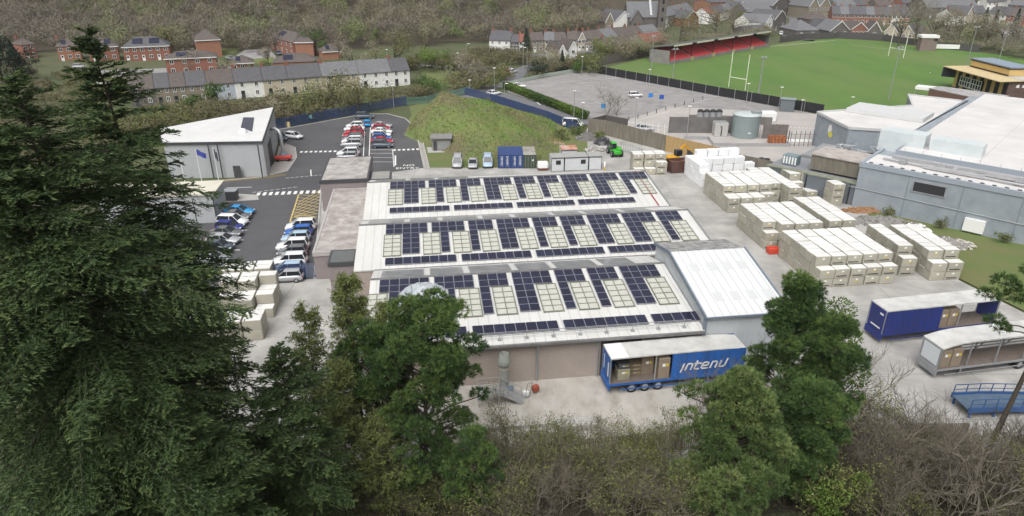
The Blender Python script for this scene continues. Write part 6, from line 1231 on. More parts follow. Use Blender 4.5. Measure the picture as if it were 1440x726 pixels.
def leaf_arrays(C, D, L, W, rng, N=None):
    D = unit(D); S = unit(np.cross(D, rng.normal(size=D.shape) if N is None else N))
    L = np.broadcast_to(L, (len(C),))[:, None]; W = np.broadcast_to(W, (len(C),))[:, None]
    V = np.stack([C-D*L/2, C+S*W/2-D*L*.08, C+D*L/2, C-S*W/2-D*L*.08], 1).reshape(-1, 3)
    return V, np.arange(len(C)*4).reshape(-1, 4)
def leaf_mesh(name, C, D, L, W, T, m, rng, N=None): V, F = leaf_arrays(C, D, L, W, rng, N); return np_mesh(name, V, F, m, T)
def tube_arrays(P0, P1, R0, R1, sides=3):
    P0, P1 = np.asarray(P0, float), np.asarray(P1, float); R0, R1 = np.asarray(R0, float)[:, None], np.asarray(R1, float)[:, None]
    D = unit(P1-P0); ref = np.where(np.abs(D[:, 2:3]) > .9, np.array([[1., 0, 0]]), np.array([[0, 0, 1.]])); X = unit(np.cross(D, ref)); Y_ = np.cross(D, X)
    ring = [(math.cos(2*math.pi*k/sides), math.sin(2*math.pi*k/sides)) for k in range(sides)]
    V = np.stack([P0+(X*c+Y_*s)*R0 for c, s in ring]+[P1+(X*c+Y_*s)*R1 for c, s in ring], 1).reshape(-1, 3)
    base = np.arange(len(P0))[:, None]*2*sides
    F = np.stack([base+np.array([[k, (k+1) % sides, sides+(k+1) % sides, sides+k]]) for k in range(sides)], 1).reshape(-1, 4)
    return V, F
def tube_mesh(name, segs, m, sides=3):
    V, F = tube_arrays([s[0] for s in segs], [s[1] for s in segs], [s[2] for s in segs], [s[3] for s in segs], sides); return np_mesh(name, V, F, m, None, 4, sides > 3)
def place(o, par=None): return o
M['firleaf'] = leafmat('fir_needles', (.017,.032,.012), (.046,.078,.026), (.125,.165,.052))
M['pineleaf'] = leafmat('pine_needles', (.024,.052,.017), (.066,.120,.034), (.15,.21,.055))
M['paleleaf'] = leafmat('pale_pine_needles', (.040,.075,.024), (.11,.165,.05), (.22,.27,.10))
M['larchleaf'] = leafmat('larch_buds', (.10,.13,.035), (.16,.205,.055), (.23,.27,.09))
M['budleaf'] = leafmat('spring_buds', (.085,.09,.035), (.135,.155,.045), (.20,.22,.07))
M['greenleaf'] = leafmat('fresh_leaves', (.035,.07,.015), (.075,.13,.022), (.14,.20,.04))
M['farwood'] = leafmat('bare_wood', (.18,.158,.138), (.25,.225,.155), (.175,.225,.085), .9)
M['scrubleaf'] = leafmat('scrub_twigs', (.135,.115,.08), (.155,.155,.065), (.11,.155,.045), .9)
M['darkconifer'] = leafmat('conifer_leaves', (.012,.022,.015), (.02,.035,.022), (.035,.055,.03))

# --- foreground firs
def fir(label, x, y, ztop, rk, rmax, seed, zlow=None, dens=1.0, lean=(0, 0), sparse_top=0.0):
    rng = np.random.default_rng(seed); z0 = zt(x, y); Ht = ztop-z0; zl = zlow if zlow is not None else z0+2
    o = thing('fir_tree', label, 'tree', (x, y, z0), 0, 'firs on the near bank')
    def axis_(z): t = (z-z0)/Ht; return np.array([lean[0]*t*t, lean[1]*t*t, z-z0])
    segs = []; zz = np.linspace(z0-.3, ztop, 14)
    for a, b_ in zip(zz, zz[1:]): segs.append((axis_(a), axis_(b_), .02+.34*(ztop-a)/Ht, .02+.34*(ztop-b_)/Ht))
    LC, LD, LL, LW_, LT = [], [], [], [], []; twigs = []
    z = ztop-.25
    while z > zl:
        d = ztop-z; Rz = min(rmax, rk*d**.78+.25); nb_ = 4 if d < 2 else 6
        for k in range(nb_):
            a = rng.uniform(0, 2*math.pi); L_ = Rz*rng.uniform(.62, 1.12)*(1+.18*math.sin(3*a+z*.8))
            if rng.random() < .1: L_ *= 1.2
            el = math.radians(np.interp(d, [0, 3, 10, 25], [38, 14, -2, -10])+rng.normal()*6)
            h = np.array([math.cos(a), math.sin(a), 0]); P = []; nseg = max(4, int(L_/.45)); p = axis_(z+rng.uniform(-.15, .15)); e = el
            for q in range(nseg+1):
                P.append(p.copy()); t = q/nseg; e = el-.45*math.sin(t*math.pi*.8)*min(1, L_/4)+.45*max(0, t-.6)
                p = p+(h*math.cos(e)+np.array([0, 0, math.sin(e)]))*L_/nseg
            P = np.array(P); r0 = .010+.006*L_
            for q in range(nseg): segs.append((P[q], P[q+1], r0*(1-q/nseg)+.004, r0*(1-(q+1)/nseg)+.004))
            # side sprays
            nt_ = int(L_/.125*dens)+3; t = np.sort(rng.uniform(.12, 1, nt_)); idx = np.minimum((t*nseg).astype(int), nseg-1); fr = (t*nseg-idx)[:, None]
            B_ = P[idx]*(1-fr)+P[idx+1]*fr; dirn = unit(P[idx+1]-P[idx]); side = unit(np.cross(dirn, [0, 0, 1.])); sg = np.where(np.arange(nt_) % 2 == 0, 1, -1)[:, None]
            tl = (.25+.30*L_*(1-t)**.8+.12*rng.random(nt_))*np.clip(L_/2.5, .55, 1.0)
            tl = np.minimum(tl, 1.5)[:, None]; td = unit(dirn*.75+side*sg*.85+np.array([0, 0, -.04])+rng.normal(size=(nt_, 3))*np.array([.14,.14,.24]))
            m = 12; s = np.linspace(.06, 1, m)[None, :, None]
            C = (B_[:, None]+td[:, None]*tl[:, None]*s+np.array([0, 0, -.16])*(s*tl[:, None])**2).reshape(-1, 3)
            fl = np.where(np.arange(m) % 2 == 0, 1, -1)[None, :, None]; sp = unit(np.cross(td, [0, 0, 1.]))[:, None]
            D = (td[:, None]*.75+sp*fl*.7+rng.normal(size=(nt_, m, 3))*.14).reshape(-1, 3)
            nb2 = int(L_*26); tb_ = rng.uniform(.1, 1, nb2); ib = np.minimum((tb_*nseg).astype(int), nseg-1); fb = (tb_*nseg-ib)[:, None]; Cb = P[ib]*(1-fb)+P[ib+1]*fb+rng.normal(size=(nb2, 3))*.05+np.array([0, 0, .04]); C = np.concatenate([C, Cb]); D = np.concatenate([D, unit(P[ib+1]-P[ib])+rng.normal(size=(nb2, 3))*.5])
            LC.append(C); LD.append(D); LL.append(np.full(len(C), .25)*rng.uniform(.7, 1.25, len(C))); LW_.append(np.full(len(C), .052))
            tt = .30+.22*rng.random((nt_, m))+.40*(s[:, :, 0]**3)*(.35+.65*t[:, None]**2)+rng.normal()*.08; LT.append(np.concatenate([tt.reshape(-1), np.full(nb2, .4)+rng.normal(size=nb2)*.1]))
        z -= np.interp(d, [0, 2, 8, 25], [.22, .3, .42, .55])/dens**.5
    b = tube_mesh('trunk', segs, M['bark'], 4); link('trunk', b, o)
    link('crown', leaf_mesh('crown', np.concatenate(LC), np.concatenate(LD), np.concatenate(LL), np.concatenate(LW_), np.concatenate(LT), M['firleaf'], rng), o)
    return o
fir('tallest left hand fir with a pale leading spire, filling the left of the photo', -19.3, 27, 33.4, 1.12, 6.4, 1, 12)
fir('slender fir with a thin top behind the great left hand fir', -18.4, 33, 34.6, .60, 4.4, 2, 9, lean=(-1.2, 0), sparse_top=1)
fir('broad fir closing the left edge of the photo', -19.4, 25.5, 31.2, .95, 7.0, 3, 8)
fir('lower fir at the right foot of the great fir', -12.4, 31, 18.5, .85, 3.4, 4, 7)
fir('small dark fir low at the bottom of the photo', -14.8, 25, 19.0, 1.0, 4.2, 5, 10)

# --- pines with clumped needles
def pine(label, x, y, ztop, clumps, leaf, seed, top_dx=0.0, z0=None, tuft=.34, dens=70, trunk_r=.22, name='pine_tree', forks=1):
    """clumps: (dx, dy, z, radius) measured from the tree's foot, z absolute"""
    rng = np.random.default_rng(seed); z0 = zt(x, y) if z0 is None else z0; Ht = ztop-z0
    o = thing(name, label, 'tree', (x, y, z0), 0, None); segs = []
    def ax_(z, s=0): t = max(0, (z-z0)/Ht); return np.array([top_dx*t+.35*math.sin(t*5)*.5+s*t*1.2, .2*math.sin(t*4), z-z0])
    for s in ([0] if forks == 1 else [0, -1]):
        zz = np.linspace(z0-.4, ztop-.5-(2.5 if s else 0), 16)
        for a, b_ in zip(zz, zz[1:]): ra = trunk_r*(1-.8*(a-z0)/Ht)*(.75 if s else 1); rb = trunk_r*(1-.8*(b_-z0)/Ht)*(.75 if s else 1); segs.append((ax_(a, s), ax_(b_, s), ra, rb))
    LC, LD, LL, LW_, LT = [], [], [], [], []
    for (dx, dy, z, r) in clumps:
        c = np.array([dx, dy, z-z0]); st_ = ax_(max(z0+.3*Ht, z-rng.uniform(.4, 1.6)-.25*math.hypot(dx, dy))); mid = (st_+c)/2+np.array([0, 0, .15])
        for a, b_, ra, rb in ((st_, mid, .075, .05), (mid, c-np.array([0, 0, r*.35]), .05, .03)): segs.append((a, b_, ra, rb))
        n = int(dens*r*r*1.9)+8; u = unit(rng.normal(size=(n, 3))); u[:, 2] = np.abs(u[:, 2])*1.0-.30; u = unit(u)
        rr = r*(.55+.5*rng.random(n))[:, None]; pos = c+u*rr*np.array([1.12, 1.12, .62])
        kk = n//4
        for q in range(0, n, max(1, n//14)): segs.append((c-np.array([0, 0, r*.3]), pos[q], .022, .008))
        m = 15; D = unit(u[:, None]*.9+rng.normal(size=(n, m, 3))*.62+np.array([0, 0, .35]))
        C = pos[:, None]+D*tuft*.45
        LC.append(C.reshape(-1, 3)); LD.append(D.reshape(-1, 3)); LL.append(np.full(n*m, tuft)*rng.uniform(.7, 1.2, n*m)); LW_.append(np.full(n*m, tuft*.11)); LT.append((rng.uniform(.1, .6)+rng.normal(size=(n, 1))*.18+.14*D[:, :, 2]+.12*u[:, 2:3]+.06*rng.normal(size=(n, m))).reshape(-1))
    link('trunk', tube_mesh('trunk', segs, M['bark'], 5), o)
    link('crown', leaf_mesh('crown', np.concatenate(LC), np.concatenate(LD), np.concatenate(LL), np.concatenate(LW_), np.concatenate(LT), leaf, rng), o)
    return o
def cloud(seed, n, zlo, zhi, prof, r0, r1, sq=1.0):
    """clump centres filling a crown whose half width at height z is prof(t)"""
    rng = random.Random(seed); out = []
    for i in range(n):
        t = (i+rng.random())/n; z = zlo+(zhi-zlo)*t; R_ = prof(t); a = rng.uniform(0, 6.283); q = R_*rng.random()**.45
        out.append((q*math.cos(a), q*math.sin(a)*sq, z+rng.uniform(-.3, .3), rng.uniform(r0, r1)))
    return out
rp_ = lambda *p: (lambda t: float(np.interp(t, [q[0] for q in p], [q[1] for q in p])))
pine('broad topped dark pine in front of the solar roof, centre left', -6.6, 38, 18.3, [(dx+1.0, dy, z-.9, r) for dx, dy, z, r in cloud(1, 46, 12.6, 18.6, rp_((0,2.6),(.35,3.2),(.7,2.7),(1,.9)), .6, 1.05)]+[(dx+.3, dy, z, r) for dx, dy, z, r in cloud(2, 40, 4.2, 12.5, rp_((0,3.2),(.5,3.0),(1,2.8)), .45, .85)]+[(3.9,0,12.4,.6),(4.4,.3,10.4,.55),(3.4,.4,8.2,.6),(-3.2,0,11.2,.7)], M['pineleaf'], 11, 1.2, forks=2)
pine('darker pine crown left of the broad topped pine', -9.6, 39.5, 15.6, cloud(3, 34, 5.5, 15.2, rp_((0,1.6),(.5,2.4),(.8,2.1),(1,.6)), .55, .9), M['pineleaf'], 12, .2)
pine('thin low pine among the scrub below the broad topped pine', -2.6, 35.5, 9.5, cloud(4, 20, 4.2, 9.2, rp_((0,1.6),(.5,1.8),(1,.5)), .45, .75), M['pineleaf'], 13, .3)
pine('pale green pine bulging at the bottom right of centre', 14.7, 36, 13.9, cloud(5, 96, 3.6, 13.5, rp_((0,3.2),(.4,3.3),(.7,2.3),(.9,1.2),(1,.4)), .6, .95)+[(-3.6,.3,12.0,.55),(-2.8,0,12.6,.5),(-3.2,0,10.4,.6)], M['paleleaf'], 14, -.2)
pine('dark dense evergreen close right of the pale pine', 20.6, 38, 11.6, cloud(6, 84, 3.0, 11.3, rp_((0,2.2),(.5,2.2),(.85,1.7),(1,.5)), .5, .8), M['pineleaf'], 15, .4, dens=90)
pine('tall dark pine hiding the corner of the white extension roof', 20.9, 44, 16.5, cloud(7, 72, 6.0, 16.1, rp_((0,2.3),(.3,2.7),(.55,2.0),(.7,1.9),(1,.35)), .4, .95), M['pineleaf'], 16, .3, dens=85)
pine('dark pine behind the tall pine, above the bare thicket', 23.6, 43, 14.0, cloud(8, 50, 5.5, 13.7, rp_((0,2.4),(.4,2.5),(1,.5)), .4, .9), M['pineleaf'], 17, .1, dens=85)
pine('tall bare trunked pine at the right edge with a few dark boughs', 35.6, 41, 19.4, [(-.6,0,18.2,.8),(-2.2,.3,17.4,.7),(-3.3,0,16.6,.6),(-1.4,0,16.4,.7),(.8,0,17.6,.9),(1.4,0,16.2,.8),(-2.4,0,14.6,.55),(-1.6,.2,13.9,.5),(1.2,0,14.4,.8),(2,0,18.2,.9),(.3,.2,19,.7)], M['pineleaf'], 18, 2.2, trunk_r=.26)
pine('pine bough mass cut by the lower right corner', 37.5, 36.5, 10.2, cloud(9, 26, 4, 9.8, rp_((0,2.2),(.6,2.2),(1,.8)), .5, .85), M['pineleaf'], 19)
# ivy green bush crowns
def leafy(name, label, cat, x, y, z0, h, r, leaf, seed, n=2600, size=.22, group=None, trunkm='bark', shape=1.0, tb=0.0, par=None, lobes=9):
    rng = np.random.default_rng(seed); o = thing(name, label, cat, (x, y, z0), 0, group); ce = rng.normal(size=(lobes, 3))*np.array([r*.5, r*.5, h*.16])+np.array([0, 0, h*.62]); cr = rng.uniform(.42, .62, lobes)*r
    i = rng.integers(0, lobes, n); u = unit(rng.normal(size=(n, 3))); C = ce[i]+u*(cr[i]*(.45+.6*rng.random(n)**.6))[:, None]*np.array([1, 1, shape*.9]); C[:, 2] = np.maximum(C[:, 2], h*.08)
    tint = rng.uniform(.2, .8, lobes)[i]+rng.normal(size=n)*.14+tb; D = unit(u+rng.normal(size=(n, 3))*.8+np.array([0, 0, .4]))
    segs = [((0,0,-.2),(0,0,h*.5),.02*h+.05,.012*h+.03)]+[((0,0,h*.3+.02*q),tuple(ce[q]),.012*h+.02,.02) for q in range(lobes)]
    link('trunk', tube_mesh('trunk', [(np.array(a),np.array(b),c,d) for a,b,c,d in segs], M[trunkm], 5), o); link('crown', leaf_mesh('crown', C, D, size*rng.uniform(.6, 1.3, n), size*.5, tint, leaf, rng), o); return o
leafy('holly_bush', 'fresh green ivied bush behind the tall pine, beside the trailer yard', 'bush', 25.7, 46.5, 0, 13.2, 2.4, M['greenleaf'], 21, 5200, .26)
leafy('holly_bush', 'bright yellow green bush low in the bare thicket', 'bush', 21.5, 34.3, zt(21.5,34.3), 3.4, 1.5, M['greenleaf'], 22, 2200, .2, tb=.2)
# larches: thin leaders with wispy green sprays
def larch(label, x, y, ztop, rmax, seed, zlow, n=150):
    rng = np.random.default_rng(seed); z0 = zt(x, y); Ht = ztop-z0; o = thing('larch_tree', label, 'tree', (x, y, z0), 0, 'larches on the near bank'); segs = [(np.array([0,0,-.3+q*(Ht+.3)/10]), np.array([.1*math.sin(q),0,-.3+(q+1)*(Ht+.3)/10]), .16*(1-q/10)+.012, .16*(1-(q+1)/10)+.01) for q in range(10)]
    LC, LD = [], []
    for i in range(n):
        t = rng.random()**.8; z = zlow+(ztop-zlow)*t; L_ = rmax*(1-t)**.7*rng.uniform(.5, 1.1)+.35; a = rng.uniform(0, 6.283); h = np.array([math.cos(a), math.sin(a), 0]); p = np.array([0, 0, z-z0]); e = .25-.3*(1-t); ns = max(4, int(L_/.4))
        for q in range(ns):
            d = h*math.cos(e)+np.array([0, 0, math.sin(e)]); p2 = p+d*L_/ns; segs.append((p, p2, .022*(1-q/ns)+.006, .022*(1-(q+1)/ns)+.005)); e += .10+rng.normal()*.12
            for w in range(5):
                dd = unit(d+rng.normal(size=3)*.8+np.array([0, 0, -.35])); tl = rng.uniform(.25, .8)*(1-.4*q/ns); segs.append((p2, p2+dd*tl, .007, .004)); s = rng.uniform(.15, 1, 7)[:, None]; LC.append(p2+dd*tl*s+rng.normal(size=(7, 3))*.05); LD.append(np.repeat(dd[None], 7, 0)+rng.normal(size=(7, 3))*.7)
            p = p2
    C = np.concatenate(LC); link('trunk', tube_mesh('trunk', segs, M['twig'], 3), o); link('crown', leaf_mesh('crown', C, np.concatenate(LD), .15*rng.uniform(.6, 1.5, len(C)), .06, rng.uniform(.1, 1, len(C)), M['larchleaf'], rng), o)
larch('tallest wispy green larch left of the broad topped pine', -11.2, 41.5, 17.6, 3.2, 31, 4, 230); larch('thin larch with bare lower stem below the bale stacks', -14.2, 41, 15.6, 2.6, 32, 4, 140); larch('low feathery larch between dark pine and fir', -11.6, 38, 13.0, 2.8, 33, 3.5, 150); larch('wispy larch close behind the broad topped pine', -8.6, 41.5, 15.5, 2.6, 34, 4, 120); larch('bushy low larch at the palisade foot', -8.8, 36.5, 9.8, 2.4, 35, 3, 120)
# bare shrubs: branching stems
def shrub_arrays(seed, h, stems, spread, depth=4, tw=.013, br=3, wig=.16):
    rng = np.random.default_rng(seed); segs = []; tips = []
    def grow(p, d, L_, r, lev):
        ns = 4
        for q in range(ns):
            d = unit(d+rng.normal(size=3)*wig+np.array([0, 0, .05])); p2 = p+d*L_/ns; segs.append((p, p2, r*(1-.12*q), r*(1-.12*(q+1)))); p = p2
            if lev < depth and q >= 1:
                for _ in range(br if q == 3 else (1 if rng.random() < .75 else 0)):
                    dd = unit(d+rng.normal(size=3)*.55); grow(p, dd, L_*rng.uniform(.5, .78), max(tw*.6, r*.55), lev+1)
        if lev >= depth-1: tips.append(p)
    for s in range(stems):
        a = rng.uniform(0, 6.283); d = unit(np.array([math.cos(a)*spread, math.sin(a)*spread, 1])); grow(np.array([.25*math.cos(a), .25*math.sin(a), -.1]), d, h*rng.uniform(.36, .5), .015*h*rng.uniform(.5, 1.0), 1)
    return segs, np.array(tips)
M['ptwig'] = mat('pale_twigs', (.215,.19,.15), .95, c2=(.14,.122,.092), scale=.6, amt=.8)
SH = []
for i, (h, n, s, d_, m) in enumerate([(5.2,4,.42,4,'twig'),(4.4,5,.6,4,'dtwig'),(3.4,6,.7,4,'twig'),(6.2,3,.32,4,'ptwig'),(4.6,5,.5,4,'dtwig'),(2.6,8,.8,3,'dtwig'),(5.6,4,.36,4,'ptwig')]):
    sg, tp = shrub_arrays(50+i, h, n, s, d_); rng = np.random.default_rng(i); me = tube_mesh('stems', sg, M[m], 3)
    k = max(1, len(tp)); C = np.repeat(tp, 3, 0)+rng.normal(size=(k*3, 3))*.12; lf = leaf_mesh('buds', C, rng.normal(size=C.shape)+np.array([0,0,.5]), .17, .075, rng.random(len(C)), M['budleaf'], rng)
    SH.append((me, lf, h, len(sg)))
def shrub(i, x, y, rz, sc_, label, group, buds=False, z=None):
    o = thing('bare_shrub', label, 'shrub', (x, y, zt(x, y) if z is None else z), rz, group); o.scale = (sc_,)*3; link('stems', SH[i][0], o)
    if buds: link('buds', SH[i][1], o)
rng_ = random.Random(77)
def thicket(n, fx, kinds, label, group, sc0, sc1, bud):
    for q in range(n): x, y = fx(q); shrub(rng_.choice(kinds), x, y, rng_.uniform(0, 6.28), rng_.uniform(sc0, sc1), label, group, rng_.random() < bud)
thicket(34, lambda q: (rng_.uniform(-3.5, 13.5), rng_.uniform(39.0, 44.5)), [0,1,2,3,4,6], 'bare bush in the thin screen between palisade and loading yard', 'bushes along the loading yard', .6, .95, .95)
thicket(70, lambda q: (rng_.uniform(-6, 15), rng_.uniform(33.0, 39.5)), [1,4,5,1,0], 'dark bare bush in the brown thicket at the bottom centre', 'bottom centre thicket', .6, 1.05, .45)
thicket(92, lambda q: (lambda x: (x, rng_.uniform(33.5, 44.2+max(0, 2.5-abs(x-27)*.3))))(rng_.uniform(22.5, 41)), [0,1,3,4,6,2], 'grey bare bush in the tangled thicket at the lower right', 'lower right thicket', .75, 1.3, .12)
thicket(10, lambda q: (rng_.uniform(16, 23), rng_.uniform(40, 47)), [3,6,0], 'bare twiggy bush among the dark pines', 'bushes among the pines', .9, 1.35, .2)
thicket(26, lambda q: (rng_.uniform(-19, -6), rng_.uniform(34.5, 41.5)), [1,2,4,5], 'bare bush under the larches', 'bushes under the larches', .6, 1.0, .4)
for x, y, s in ((25.2,48.5,1.5),(27.0,47.8,1.3),(28.3,46.5,1.25)): shrub(3, x, y, rng_.uniform(0,6), s, 'tall bare sapling reaching over the concrete before the trailers', 'saplings by the trailer yard')
for p, s_, lab in (((853,161),1.15,'left of the two small bare trees in the station car park'),((865.5,161.5),1.0,'right of the two small bare trees in the station car park')): q = G(*p); shrub(3, q.x, q.y, 1+s_, s_, lab, None, z=0)
# undergrowth on the bank
rng = np.random.default_rng(6); n = 42000; X_ = rng.uniform(-30, 46, n); Y_ = rng.uniform(28, 43.5, n); Z_ = np.array([zt(a, b) for a, b in zip(X_, Y_)])
C = np.stack([X_, Y_, Z_+rng.random(n)**2*1.3], 1); D = rng.normal(size=(n, 3))+np.array([0, 0, .7]); M['underleaf'] = leafmat('undergrowth_leaves', (.035,.03,.018), (.07,.06,.033), (.065,.085,.028), .9)
tag(link('undergrowth', leaf_mesh('undergrowth', C, D, rng.uniform(.15, .5, n), .06, rng.random(n)*.75+.25*(np.sin(X_*.6)*np.sin(Y_*.8)), M['underleaf'], rng)), kind='stuff')
bg2 = MB(); gx = np.arange(-60, 70.1, 2.0); gy = np.arange(-10, 43.1, 1.5)
bg2.add([(x, y, zt(x, y)+.03-(.2 if y > 41.5 else 0)) for y in gy for x in gx], [(j*len(gx)+i, j*len(gx)+i+1, (j+1)*len(gx)+i+1, (j+1)*len(gx)+i) for j in range(len(gy)-1) for i in range(len(gx)-1)], 0, True); tag(bg2.build('wooded_bank', M['bank']), kind='structure')

# --- far trees
def crown_arr(seed, n, h, r, kind):
    rng = np.random.default_rng(seed); lob = 7 if kind != 'cone' else 1
    if kind == 'cone':
        t = rng.random(n)**.7; a = rng.uniform(0, 6.283, n); q = r*(1-t)*(.5+.5*rng.random(n)); C = np.stack([q*np.cos(a), q*np.sin(a), .08*h+t*h*.92], 1); D = np.stack([np.cos(a), np.sin(a), rng.uniform(-.3, .5, n)], 1)
    else:
        ce = rng.normal(size=(lob, 3))*np.array([r*.48, r*.48, h*.13])+np.array([0, 0, h*.60]); i = rng.integers(0, lob, n); u = unit(rng.normal(size=(n, 3))); u[:, 2] = u[:, 2]*.8+.15
        C = ce[i]+u*(r*.52*(.35+.65*rng.random(n)**.7))[:, None]; C[:, 2] = np.maximum(C[:, 2], .12*h); D = unit(C-np.array([0, 0, h*.12]))+rng.normal(size=(n, 3))*.38
    N = unit(C-np.array([0, 0, h*.42])) if kind != 'cone' else unit(D+np.array([0, 0, .5]))
    if kind != 'cone': N = unit(.6*N+.6*u)
    N = unit(N+rng.normal(size=(n, 3))*.35); D = unit(np.cross(N, rng.normal(size=(n, 3))))
    return C, D, N
def far_tree(name, label, p, h, r, leaf, seed, kind='round', n=700, size=.9, wid=.2, tb=.5, tv=.25, group=None, z=0.0, stem=True):
    P = G(p[0], p[1], z) if not isinstance(p, Vector) else p; rng = np.random.default_rng(seed); o = thing(name, label, 'tree', (P.x, P.y, P.z-.12), rng.uniform(0, 6), group)
    C, D, N_ = crown_arr(seed, n, h, r, kind); link('crown', leaf_mesh('crown', C, D, size*rng.uniform(.6, 1.3, n), wid, tb+rng.normal(size=n)*tv*.5, leaf, rng, N_), o)
    segs = [(np.array([0,0,-.1]), np.array([0,0,h*.75]), .018*h+.05, .03)]
    if kind != 'cone':
        for q in range(9): segs.append((np.array([0,0,h*(.2+.04*q)]), C[(q*37) % n], .012*h, .02))
    link('trunk', tube_mesh('trunk', segs, M['dtwig'], 5), o)
F_ = far_tree
gW = 'trees round the estate and village'
F_('budding_tree', 'bright yellow green budding tree on the roadside lawn', (611,102), 8.5, 4.2, M['greenleaf'], 101, tb=.75, group=gW, n=1100)
F_('bush', 'dense dark green rounded bush beside the mesh fence', (607,136), 5.4, 4.6, M['greenleaf'], 102, tb=.3, n=1500, size=.6, group=gW); F_('bush', 'smaller green bush left of the dense dark bush', (590,133), 4.2, 3.0, M['scrubleaf'], 103, tb=.8, n=700, group=gW)
F_('conifer', 'dark pointed conifer between the village houses', (740,78), 10, 3.2, M['darkconifer'], 104, 'cone', 900, .8, .3, group=gW); F_('conifer', 'massive dark conifer clump at the left edge', (6,118), 15, 7.5, M['darkconifer'], 105, 'round', 2600, .9, .4, group=gW); F_('conifer', 'second dark conifer beside the left edge clump', (28,112), 12, 5, M['darkconifer'], 106, 'cone', 1500, .9, .4, group=gW)
for i, (p, h, r, leaf, tb, lab) in enumerate([((237,78),13,6.5,'scrubleaf',.55,'pale olive tree at the wood edge above the long brick terrace'),((445,78),11,5,'greenleaf',.2,'dark green tree behind the brick row'),((478,90),9,4,'farwood',.2,'grey bare tree right of the twin panel bungalow'),((498,106),9,4,'farwood',.35,'brown bare tree above the cottage roofs'),((530,100),10,4.5,'farwood',.6,'olive bare tree left of the great bare tree'),((556,104),14,6.5,'scrubleaf',.5,'great round bare tree behind the white end cottage'),((378,92),7,2.6,'farwood',.2,'small bare tree on the estate green'),((270,103),9,4.2,'farwood',.25,'brown bare tree hiding the long brick block'),((318,108),7,3,'farwood',.4,'olive bare tree beside the white door bungalow'),((450,110),6,3.5,'scrubleaf',.5,'low bare tree behind the solar bungalow'),
    ((470,160),10,5.5,'scrubleaf',.55,'pale willow before the cream cottages'),((505,160),10,6,'scrubleaf',.35,'spreading willow scrub before the bright white cottage'),((430,165),8,4.5,'scrubleaf',.7,'green willow scrub at the blue fence'),((395,168),7,4,'farwood',.5,'brown scrub tree behind the grey warehouse peak'),((300,160),8,3,'greenleaf',.3,'dark ivied tree before the pale blue cottage'),((273,165),7,2.6,'greenleaf',.25,'ivied stump before the stone cottages'),((650,118),8,5,'farwood',.4,'bare tree in the lane hedge'),((675,125),7,4.5,'farwood',.1,'grey bare tree at the lane corner by the mound'),((648,100),7,5,'farwood',.3,'bare bush cluster under the tall road lamp'),((690,98),7,5,'scrubleaf',.3,'dark bush below the white village house'),
    ((828,104),8,4.6,'scrubleaf',.75,'green bush tree at the corner of the pitch fence'),((812,103),4.5,2.6,'greenleaf',.3,'round dark bush at the car park corner lamp'),((845,86),9,5.5,'scrubleaf',.7,'olive tree behind the fence corner'),((870,84),9,6,'farwood',.5,'brown tree row behind the fence, first'),((897,82),9,6,'farwood',.65,'olive tree row behind the fence, second'),((925,80),9,6,'farwood',.4,'brown tree left of the red stand'),((772,102),8,5,'farwood',.5,'bare tree left of the pale gabled cottage'),((760,108),5,3,'darkconifer',.5,'dark bush beside the road bend'),((790,101),7,2.0,'darkconifer',.5,'dark slim conifer before the pale gabled cottage'),
    ((955,66),15,8.5,'scrubleaf',.4,'big willow behind the left end of the red stand'),((1005,58),18,10,'scrubleaf',.3,'great willow behind the middle of the red stand'),((1030,54),13,7,'farwood',.5,'bare tree right of the great willow'),((1263,66),20,6,'farwood',.35,'tall bare tree left of the scoreboard hut'),((1285,64),21,7,'farwood',.3,'tall bare tree over the scoreboard hut'),((1310,62),17,7,'farwood',.4,'bare tree right of the scoreboard hut'),((1330,64),15,6.5,'farwood',.25,'bare tree behind the white hoarding'),((1345,66),14,6,'scrubleaf',.4,'olive tree right of the white hoarding'),((1365,66),16,6.5,'farwood',.45,'bare tree behind the clubhouse mast'),((1385,70),14,6,'farwood',.3,'bare tree left of the clubhouse upper storey'),((1404,72),15,6,'farwood',.35,'bare tree over the clubhouse roof'),((1425,76),14,6,'farwood',.2,'bare tree at the far right car park'),
    ((1440,84),13,6,'farwood',.25,'bare tree at the right edge behind the clubhouse'),((1158,24),11,6,'darkconifer',.6,'dark tree cluster beside the town road'),((1125,16),12,7,'darkconifer',.7,'dark tree mass at the head of the town road'),((1040,36),8,4,'scrubleaf',.6,'small tree beside the dark gabled house'),((1235,44),6,3,'farwood',.5,'bare tree behind the gabled bungalows'),((1330,40),12,6,'farwood',.6,'bare tree before the huge slate hall')]):
    F_('bare_tree' if leaf in ('farwood','scrubleaf') else 'tree', lab, p, h, r, M[leaf], 200+i, 'cone' if 'slim conifer' in lab else 'round', 800 if r < 5 else 1300, .8 if leaf == 'farwood' else .7, .14 if leaf == 'farwood' else .22, tb, group=gW)
for i, p in enumerate([(1377,58),(1391,62),(1421,60)]): F_('conifer', ['dark pointed conifer first among the bare trees by the clubhouse','dark pointed conifer second among the bare trees by the clubhouse','dark pointed conifer near the right edge above the clubhouse'][i], p, 14, 3.4, M['darkconifer'], 300+i, 'cone', 900, .9, .35, group=gW)
